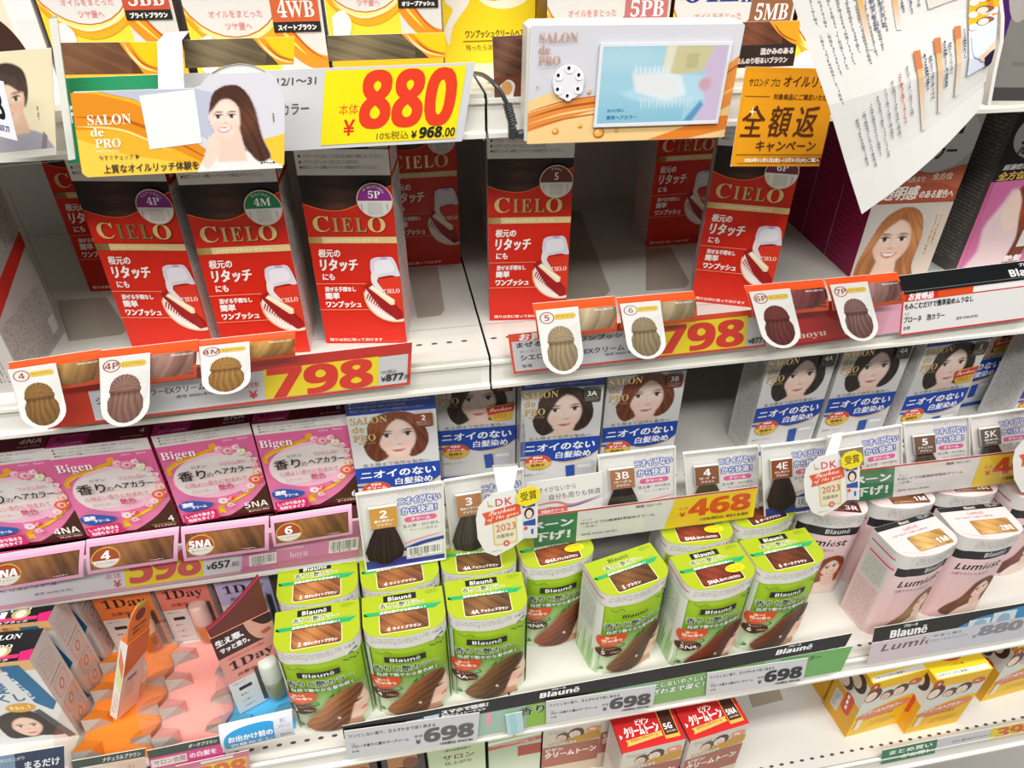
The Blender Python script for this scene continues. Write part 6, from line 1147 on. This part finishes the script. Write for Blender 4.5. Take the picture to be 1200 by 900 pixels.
img = over(img, '#d9cf9c', in_poly(X, Y, [(78, 0), (138, 0), (134, 30), (96, 34), (76, 30)], 2)); img = over(img, '#efe9cf', in_poly(X, Y, [(78, 0), (90, 0), (86, 32), (76, 30)], 3)); img = over(img, '#cabf86', in_poly(X, Y, [(104, 10), (120, 9), (118, 26), (104, 28)], 1)); img = over(img, '#d8c2da', in_poly(X, Y, [(138, 0), (154, 0), (154, 92), (124, 92), (136, 66), (128, 50), (134, 36), (126, 30)], 4)); img = over(img, '#d8a8b4', soft_ell(X, Y, 132, 46, 8, 8, 0, .6)); img = over(img, '#5f9cc4', in_poly(X, Y, [(110, 92), (130, 66), (134, 72), (122, 92)], 2))
for k in range(8): img = over(img, '#eef6f8', in_poly(X, Y, [(42+k*5.6, 24), (44+k*5.6, 24), (44.6+k*5.6, 32), (41.6+k*5.6, 32)], 1.4))
for k in range(14): img = over(img, '#e0eef4', in_poly(X, Y, [(52+k*5, 62), (54.4+k*5, 62), (55+k*5, 74), (53.6+k*5, 74)], 1.4)*.8)
sc.mat = SCREEN; sc.img(0, 0, 154, 92, img); sc.text('混ぜる手間なし', 12, 74, 22, 4, '#3a78a8', bold=.15); sc.text('簡単ヘアカラー', 12, 82, 38, 5.4, '#3a78a8', bold=.25)
P0 = ((705-617)/257, (53-27)/144); SX0, SX1, SZ0, SZ1 = .335, .925, .18, .82
m = Mesh(); m.art(sc, lambda u, v, h: np.stack([W*(SX0+(SX1-SX0)*u/154), -.0018-h*mm, H*(1-SZ0-(SZ1-SZ0)*v/92)], -1)); scr = m.build('screen', t)
m = Mesh(); b = .0022
for (x0, x1, z0, z1) in ((SX0*W-b, SX1*W+b, H*(1-SZ0), H*(1-SZ0)+b), (SX0*W-b, SX1*W+b, H*(1-SZ1)-b, H*(1-SZ1)), (SX0*W-b, SX0*W, H*(1-SZ1), H*(1-SZ0)), (SX1*W, SX1*W+b, H*(1-SZ1), H*(1-SZ0))): m.box(x0, -.0026, z0, x1, -.0012, z1, '#d6d6da', PLASTIC)
m.build('screen_bezel', scr)
m = Mesh(); cx, cz, R0 = W*.19, H*.535, .0112; n = 36
V = [(cx+R0*math.cos(2*math.pi*i/n), -.0022, cz+R0*math.sin(2*math.pi*i/n)) for i in range(n)]+[(cx+(R0+.0006)*math.cos(2*math.pi*i/n), -.0010, cz+(R0+.0006)*math.sin(2*math.pi*i/n)) for i in range(n)]; m.raw(V, [list(range(n))[::-1]]+[[i, (i+1) % n, n+(i+1) % n, n+i] for i in range(n)], '#dadade', PLASTIC); disc = m.build('speaker_disc', t)
for k in range(6):
    an = R_(90+60*k); px_, pz_ = cx+R0*.76*math.cos(an), cz+R0*.82*math.sin(an); m = Mesh()
    for q, (r_, yy, c, dx) in enumerate(((.0030, -.0026, '#f4f4f4', 0), (.0012, -.0030, '#17171a', -.0008))): V = [(px_+dx+r_*math.cos(2*math.pi*i/14), yy, pz_-dx+r_*math.sin(2*math.pi*i/14)) for i in range(14)]; m.raw(V, [list(range(14))[::-1]], c, PLASTIC)
    m.build('speaker_hole', disc)
def tube(m, pts, r, c, mat=PLASTIC, n=8):
    P = np.array(Art(1, 1).curve([p[:2] for p in pts], 40)); Z = np.array(Art(1, 1).curve([(p[2], 0) for p in pts], 40))[:, 0]; P = np.column_stack([P, Z]); T = np.gradient(P, axis=0); T /= np.linalg.norm(T, axis=1, keepdims=True)
    up = np.array([0.0, 1.0, .01]); V = []; rr = r if np.ndim(r) else np.full(len(P), r)
    for i, p in enumerate(P):
        a_ = np.cross(T[i], up); a_ /= np.linalg.norm(a_); b_ = np.cross(T[i], a_); V += [p+(a_*math.cos(2*math.pi*k/n)+b_*math.sin(2*math.pi*k/n))*rr[i] for k in range(n)]
    m.raw(V, [[i*n+k, i*n+(k+1) % n, (i+1)*n+(k+1) % n, (i+1)*n+k] for i in range(len(P)-1) for k in range(n)]+[list(range(n))[::-1], list(range(len(P)*n-n, len(P)*n))], c, mat)
c0 = at_y(598, 150, -.026); t = thing('power_cable', c0, 'dark grey cable with an angled plug entering the video unit', 'cable')
m = Mesh(); pts = [tuple(at_y(x, y, yy)-c0) for x, y, yy in ((556, 86, .03), (566, 88, .0), (578, 97, -.022), (588, 110, -.027), (595, 124, -.027))]; tube(m, pts, .0017, '#3a3b3e'); m.build('cord', t, True)
m = Mesh(); p0, p1 = at_y(594.5, 122, -.027)-c0, at_y(601, 146, -.027)-c0; n = 40; d = p1-p0; P3 = [tuple(p0+d*k/3) for k in range(4)]; m2 = Art(1, 1)
tube(m, P3, .0029+.0007*np.sign(np.sin(np.arange(len(m2.curve([(0, 0)]*4, 40)))*1.5)), '#36373a'); m.build('strain_relief', t, True)
m = Mesh(); q = at_y(596, 163, -.027)-c0; q2 = at_y(617, 152, -.027)-c0; q3 = at_y(605, 150, -.027)-c0; m.box(q.x, -.004, q.z, q3.x, .004, q3.z+.002, '#333437', PLASTIC, .0012); m.box(q3.x-.0002, -.004, q.z, q2.x, .004, q2.z-.0005, '#333437', PLASTIC, .0012); m.build('angled_plug', t)

# ------------------------------------------------------------------ hanging and standing advertising
o = thing('hanging_tag', at_y(82, 107, -.042), 'gold and white tag with a woman in a white shirt, hanging from the top shelf', 'advertising tag'); b0 = Vector(o.location)
TA, TB, TC = at_y(82, 109, -.042)-b0, at_y(334, 99, -.042)-b0, at_y(97, 208, -.042)-b0; ex, ez = TB/134, TC/56
fn = lambda u, v, h: np.array(ex)*u[:, None]+np.array(ez)*v[:, None]+np.array((0, -mm, 0))*h[:, None]
a = Art(134, 66); cx, cy, rr_ = 104.5, 15.5, 30; OUT = [(2, .5), (76, .5)]+[(cx+rr_*math.cos(R_(k)), cy+rr_*.97*math.sin(R_(k))) for k in range(214, 340, 8)]+[(134, 10), (134, 52), (131, 56), (3, 56), (0, 53), (0, 2.5)]
a.poly([(x, y+8) for x, y in OUT], '#d4d2d9'); a.poly([(0, 9), (60, 8.5), (60, 40), (90, 64), (3, 64), (0, 61)], '#ecae2a'); a.poly([(0, 38), (30, 50), (60, 56), (84, 64), (3, 64), (0, 61)], '#f2c84a')
a.poly([(0, 9)]+a.curve([(14, 10), (40, 18), (60, 32), (86, 52)])+a.curve([(80, 58), (54, 44), (28, 34), (0, 32)]), '#de8a1c'); a.stroke([(0, 24), (30, 27), (58, 40), (84, 56)], 2.2, '#b8600e', taper=True); a.stroke([(0, 30), (30, 34), (60, 50)], 1.6, '#f8d77a', taper=True); a.poly([(16, 8.5), (76, 8.5), (96, 14), (90, 46), (62, 28), (38, 14)], '#b9bccf')
a.poly([(118, 44), (134, 40), (134, 62), (120, 64)], '#ecc23a'); a.poly([(41.5, 12), (76, 9), (79, 44), (45, 47)], '#e9e8e6')
for t_, x, y_, w, h in (('SALON', 8, 23, 27, 6.6), ('de', 9, 31.4, 8, 5.6), ('PRO', 11, 38.6, 16, 6)): a.text(serif(t_), x, y_, w, h, '#fbf6ea')
a.text('サロンドプロ', 11, 46, 14, 2, '#fbf6ea'); a.text('今すぐチェック ▶', 12, 49.4, 26, 3.6, '#5a4a2a'); a.text('上質なオイルリッチ体験を', 14, 56, 62, 6, '#2c2a2c', bold=.1)
img, k = face_pic(60, 56, 66, (22, 22, 10.5, 13), [(12, 16), (16, 4), (30, 1), (40, 12), (46, 34), (52, 48), (44, 52), (34, 40), (30, 30), (14, 22)], [[(11, 18), (15, 5), (28, 1.4), (38, 10), (34, 14), (30, 10), (20, 10), (14, 16)], [(31, 9), (38, 12), (46, 36), (51, 48), (44, 51), (36, 42), (32, 28)]], '#2c1814', '#6a4030', '#d9d8e2', '#f3d8c8', [(17.4, 20.5), (26, 20.5)], (21.4, 29), True, -8, [(18, 30), (31, 28), (36, 50), (16, 50)], 8, '#d06a66', body=([(2, 56), (8, 46), (20, 44), (36, 44), (52, 50), (60, 58), (2, 58)], '#e9e6e4')); X, Y = grid(60, 56, 66); hd_ = in_poly(X, Y, smooth_closed([(10, 34), (16, 30), (18, 36), (16, 46), (10, 54), (6, 50), (9, 40)]), 1.2); img = over(img, '#efcfbe', hd_); a.img(73, 6, 133, 64, img, np.maximum(k, hd_))
a.vmicro(126, 26, 1.4, 7, '#44444a', 1, .2); a.micro(118, 59, 14, 1.6, '#44444a', 1, .1)
m = Mesh(); m.art(a, lambda u, v, h: fn(u, v-8, h)); n = len(OUT); u, v = np.array([p[0] for p in OUT], float), np.array([p[1] for p in OUT], float); m.raw(np.concatenate([fn(u, v, np.zeros(n)), fn(u, v, np.full(n, -.8))]), [list(range(n, 2*n))]+[[i, (i+1) % n, n+(i+1) % n, n+i] for i in range(n)], '#e6e4e0', MATTE); m.build('printed_tag', o)
m = Mesh(); q = [at_y(186, 112, -.041)-b0, at_y(216, 111, -.041)-b0, at_y(213, 47, -.020)-b0, at_y(184, 49, -.020)-b0]; q += [q[2]+Vector((0, .028, .001)), q[3]+Vector((0, .028, .001))]; m.raw([tuple(p) for p in q]+[tuple(p+Vector((0, .0006, -.0002))) for p in q], [[0, 1, 2, 3], [3, 2, 4, 5], [9, 8, 7, 6], [11, 10, 8, 9], [0, 3, 9, 6], [1, 7, 8, 2]], '#d2d1d4', PLASTIC); m.build('hanging_strip', o)
a = Art(100, 76); a.rrect(0, 0, 130, 76, 4, '#e89a12'); a.rect(4, 4, 130, 72, '#ea9e14'); DK = '#5a2a0e'; a.text('サロンド プロ', 6, 8, 32, 6, DK, bold=.15, shear=.12); a.text('オイルリッチ', 42, 6, 56, 8, DK, bold=.25, shear=.12); a.rect(4, 21, 30, 21.5, DK); a.text('対象商品にご満足いただけなければ', 34, 19, 84, 4.4, DK, bold=.1); a.text('全', 5, 28, 24, 24, DK, shear=.1, bold=.3); a.text('額', 34, 28, 24, 24, DK, shear=.1, bold=.3); a.text('返', 62, 28, 24, 24, DK, shear=.1, bold=.3); a.text('キャンペーン', 24, 55, 66, 8.6, DK, shear=.08, bold=.2)
a.poly([(14, 28), (14.7, 32), (18, 32.6), (14.7, 33.4), (14, 37), (13.3, 33.4), (10, 32.6), (13.3, 32)], '#fff3c8'); a.rect(4, 66, 100, 66.5, DK); a.rect(6, 68.6, 100, 73, '#ea9e14', '#7a2a14', False); a.text('2024年11月1日(金)~12月31日(火)ご購入', 14, 68.8, 84, 4, '#fff6ea', bold=.2)
quad('campaign_card', 'orange campaign card with brown lettering right of the video unit', 'card', None, a, -.045, (874, 78), (986, 81), (856, 195))
# the hanging leaflet: one long sheet, creased across
o = thing('hanging_leaflet', at_y(928, 0, -.09), 'creased white leaflet of fine print hanging in front of the top shelf', 'leaflet'); b0 = Vector(o.location)
a = Art(150, 220, '#d9d7d2'); ORG = '#d89a2a'
for k, x in enumerate((10, 16, 22, 28, 34, 40, 46, 52, 58)): a.vmicro(x, 2, 3.6, 116-k*7, '#8e8c90', 1, .4, k)
for x, l in ((42, 60), (66, 44)): a.rect(x, 0, x+4.2, l, ORG, '#d9d7d2')
for k, x in enumerate((50, 56, 72, 78, 84)): a.vmicro(x, 0, 3.2, 50-k*6, '#6a6a78', 1, .3, k+20)
a.poly([(90, 0), (118, 0), (118, 12), (92, 24)], '#d9d0c6')
for k, x in enumerate((18, 25, 32, 39, 46, 53, 60, 67)): a.vmicro(x, 124-k*5.6, 3.8, 90-abs(k-3)*2, '#c8605c' if k in (6,) else '#8e8c90', 1, .4, k+40)
for k, x in enumerate((76, 94, 112)): a.rect(x, 72-k*10, x+4.6, 172-k*10, ORG, '#d9d7d2'); a.rect(x-.6, 70-k*10, x+5.2, 92-k*12, '#c87a4a'); a.vmicro(x+7, 76-k*10, 3.6, 72, '#5a5a66', 1, .25, k+60); a.vmicro(x+12, 80-k*10, 3.2, 60, '#77757a', 1, .3, k+70)
a.rect(124, 0, 150, 130, '#d2d8e6'); a.poly([(124, 0), (150, 0), (150, 34), (124, 60)], '#e6b01c'); a.stroke([(150, 0), (142, 20), (148, 44)], 5, '#e88a1c')
for k in range(3): a.ell(137+k, 14+18*k, 8, 6, '#8a5a48'); a.ell(135+k, 15+18*k, 5, 5, '#efd5c4'); a.ell(128, 20+18*k, 4, 5, '#e9e4dc')
a.blob([(126, 70), (140, 56), (150, 58), (150, 110), (130, 104)], '#cfd9ea'); a.blob([(134, 108), (150, 88), (150, 112), (140, 118)], '#e6c2ac'); a.blob([(140, 112), (150, 104), (150, 128), (144, 130)], '#2a1e3c')
K = [at_y(*q, yy)-b0 for q, yy in (((924, -14), -.086), ((1172, -14), -.086), ((1010, 251), -.098), ((1148, 128), -.092))]
def leaf(u, v, h):
    # top edge to the slanting lower edge; a crease lifts the sheet along a diagonal
    s_ = (u/150)[:, None]; t_ = (v/220)[:, None]; top = np.array(K[0])*(1-s_)+np.array(K[1])*s_; bot = np.array(K[2])*(1-s_)+np.array(K[3])*s_; p = top*(1-t_)+bot*t_; q = (v/220-.47+(u/150-.5)*.5*0)
    p[:, 1] += -h*mm-.010*np.maximum(0, .3-np.abs(q))-.006*np.sin(u/150*math.pi); return p
plate(a, 'printed_sheet', o, leaf, .0003, '#e2e0da', tuple(np.linspace(0, 150, 8)[1:-1]), tuple(np.linspace(0, 220, 16)[1:-1]))
# clear pocket with a portrait at the top left, and its tilted price label
a = Art(58, 82, '#efe3c2'); img, k = face_pic(58, 82, 60, (15, 36, 15, 20), [(-6, 30), (-2, 14), (14, 8), (30, 14), (34, 30), (30, 42), (26, 30), (2, 26)], [[(-6, 32), (-2, 14), (14, 9), (28, 14), (33, 28), (26, 30), (14, 24), (0, 28)]], '#2c201c', '#5a4a44', '#efe3c2', '#eecbb2', [(6, 36), (22, 35)], (12, 48), True, -6, [(8, 52), (28, 46), (34, 62), (6, 64)], 2, '#c87a72', body=([(-4, 90), (-2, 62), (14, 58), (34, 60), (50, 68), (58, 90)], '#a9a6b2')); a.img(0, 0, 58, 82, img); a.poly([(46, 62), (50, 66), (48, 82), (42, 82)], '#8a8284'); a.vmicro(41, 42, 4, 12, '#a89a80', 1, .3); a.rect(0, 76, 58, 82, '#d8d6cc')
o = quad('brochure_pocket', 'clear pocket with a portrait card at the top left', 'card holder', None, a, -.020, (-14, 62), (60, 56), (-2, 188))
A, B, Cc = at_y(-16, 28, -.026), at_y(57, 22, -.026), at_y(0, 196, -.030); b0 = Vector(o.location); ex, ez = (B-A), (at_y(80, 188, -.030)-B); P = [A-b0, B-b0, at_y(80, 188, -.032)-b0, at_y(-4, 196, -.032)-b0]; m = Mesh(); m.sheet([tuple(p) for p in P[::-1]], .0016, '#dfe3e2', CLEAR); m.build('clear_front', o)
m = Mesh(); q = [P[1], P[2]]; m.raw([tuple(q[0]), tuple(q[0]+Vector((.004, .002, 0))), tuple(q[1]+Vector((.004, .002, 0))), tuple(q[1]), tuple(q[0]+Vector((0, .016, 0))), tuple(q[1]+Vector((0, .016, 0)))], [[0, 1, 2, 3], [1, 4, 5, 2], [4, 0, 3, 5]], '#e4e4dc', PLASTIC); m.build('side_edge', o)
a = Art(44, 54); a.rect(0, 0, 44, 54, '#dfe0e6'); a.text(sans('398'), -16, 10, 48, 26, '#17171a', bold=.8); a.text('税込 ¥437.77', -6, 41, 40, 7, '#3a3a6a', bold=.3)
quad('price_label', 'tilted white price label in front of the portrait pocket', 'price label', None, a, -.0365, (-26, 88), (4, 96), (-8, 158))
# grey pocket at the right edge
o = thing('brochure_pocket', at_y(1155, 123, -.055), 'grey clear pocket with a purple and white edge at the top right', 'card holder'); b0 = Vector(o.location)
m = Mesh(); P = [at_y(*q, -.055)-b0 for q in ((1163, -20), (1230, -20), (1226, 128), (1156, 122), (1170, 60))]; m.sheet([tuple(p) for p in P], .002, '#dfe3e2', SMOKY); m.build('clear_front', o)
a = Art(60, 110, '#a6a8aa'); a.poly([(0, 0), (60, 0), (60, 110), (0, 110)], '#a2a4a6'); a.poly([(0, 0), (14, 0), (22, 26), (12, 58), (4, 70), (0, 60)], '#5a2a8a'); a.blob([(16, 0), (40, 0), (44, 20), (30, 32), (20, 24)], '#d6d6da'); a.rect(26, 70, 60, 74, '#8a9a90'); a.rect(0, 96, 60, 110, '#5a5c5e')
quad('brochure_pocket', None, None, None, a, -.051, (1166, -16), (1226, -14), (1158, 118), parent=o, only='backing_card')
m = Mesh(); ed = [at_y(*q, -.058)-b0 for q in ((1168, -20), (1173, 20), (1172, 48), (1164, 84), (1157, 124))]; V = []; F = []
for p in ed: V += [tuple(p), tuple(p+Vector((.003, 0, 0))), tuple(p+Vector((.003, .006, 0))), tuple(p+Vector((0, .006, 0)))]
for k in range(4): F += [[k*4+i, k*4+(i+1) % 4, k*4+4+(i+1) % 4, k*4+4+i] for i in range(4)]
m.raw(V, F+[[3, 2, 1, 0], [16, 17, 18, 19]], '#e3e1dc', PLASTIC); m.build('side_edge', o)
# award tags on the third shelf
def award(label, tl, tr, bl, strip):
    y = -.05; o = thing('award_tag', at_y(*tl, y), label, 'award tag', 'award tags on the third shelf'); b0 = Vector(o.location); ex, ez = (at_y(*tr, y)-b0)/80, (at_y(*bl, y)-b0)/98
    fn = lambda u, v, h: np.array(ex)*u[:, None]+np.array(ez)*v[:, None]+np.array((0, -mm, 0))*h[:, None]
    O = [(4, 30), (12, 22), (24, 16), (50, 14), (58, 28), (80, 32), (78, 82), (60, 80), (44, 90), (22, 98), (8, 90), (0, 70), (0, 44)]; a = Art(88, 100); a.poly(O, '#ebe9e4')
    a.rrect(20, 40, 52, 84, 4, '#d8c878'); a.rrect(22, 42, 50, 82, 3, '#e6e0c4'); a.text('L', 16, 24, 5, 7, '#c9b04a'); a.text('D', 26, 23, 9, 9, '#d8484a', bold=.2); a.text('K', 38, 23, 9, 9, '#d8484a', bold=.2); a.text('the', 17, 28, 6, 4, '#c9a04a')
    a.poly([(8, 38), (56, 32), (58, 46), (54, 48), (10, 54), (12, 46)], '#e05a34'); a.text(script('Purchase'), 16, 36, 34, 7, '#fff4ea', rot=-5); a.text(script('of the year'), 14, 44.4, 40, 7, '#fff4ea', rot=-5); a.text('2023', 24, 56, 26, 9, '#d0682a', rot=-2); a.text('白髪染め', 25, 69, 22, 5, '#6a5a44', rot=-2); a.ell(37, 82, 4, 4, '#d8484a'); a.ell(37, 82, 2, 2, '#f2c9c0'); a.micro(16, 90, 24, 2, '#9a9a9a', 1)
    a.rect(60, 35, 76, 78, '#dedde0'); a.rect(60, 35, 76, 39, '#2a4a9c'); a.ell(68, 47, 6.4, 7.4, '#2a1a18'); a.ell(68, 48, 4, 5.4, '#f0d4c4'); a.poly([(60, 57), (76, 55), (76, 64), (60, 62)], '#2a4a9c'); a.ell(63, 66, 2.6, c='#d85a4a'); a.rect(70, 68, 73, 75, '#2a5aa8')
    m = Mesh(); m.art(a, fn); n = len(O); u, v = np.array([p[0] for p in O], float), np.array([p[1] for p in O], float); m.raw(np.concatenate([fn(u, v, np.zeros(n)), fn(u, v, np.full(n, -.6))]), [list(range(n, 2*n))]+[[i, (i+1) % n, n+(i+1) % n, n+i] for i in range(n)], '#e4e2dc', MATTE); m.build('printed_tag', o)
    b = Art(34, 26); Q = [(2, 10), (8, 3), (22, 1), (31, 6), (33, 14), (28, 22), (14, 25), (3, 20)]; b.poly(Q, '#f2dc1c'); b.text('受賞', 7, 7, 20, 11, '#4a3a10', bold=.15, rot=-4)
    g = lambda u, v, h: fn(u+50, v+11, h+2.6); m = Mesh(); m.art(b, g); n = len(Q); u, v = np.array([p[0] for p in Q], float), np.array([p[1] for p in Q], float); m.raw(np.concatenate([g(u, v, np.zeros(n)), g(u, v, np.full(n, -.6))]), [list(range(n, 2*n))]+[[i, (i+1) % n, n+(i+1) % n, n+i] for i in range(n)], '#e8d21c', MATTE); m.build('yellow_badge', o)
    m = Mesh(); s0, s1 = strip; q = [fn(np.array([30.]), np.array([20.]), np.array([-.3]))[0], fn(np.array([48.]), np.array([20.]), np.array([-.3]))[0]]; T0, T1 = np.array(at_y(*s0, -.034)-b0), np.array(at_y(*s1, -.034)-b0); V = [q[0], q[1], T1, T0, T1+(0, .008, -.004), T0+(0, .008, -.004)]; m.raw(V+[p+np.array((0, .0006, -.0003)) for p in V], [[0, 1, 2, 3], [3, 2, 4, 5], [9, 8, 7, 6], [11, 10, 8, 9], [0, 3, 9, 6], [1, 7, 8, 2]], '#d6d5d2', PLASTIC); m.build('hanging_strip', o)
award('white award tag with a yellow badge, left of the price 468', (554, 567), (630, 555), (562, 655), ((578, 548), (607, 546)))
award('white award tag with a yellow badge, hanging beside the 4E swatch', (938, 524), (1007, 514), (946, 608), ((976, 508), (988, 506)))
award('white award tag cut by the right edge', (1184, 500), (1262, 488), (1190, 584), ((1206, 478), (1236, 474)))
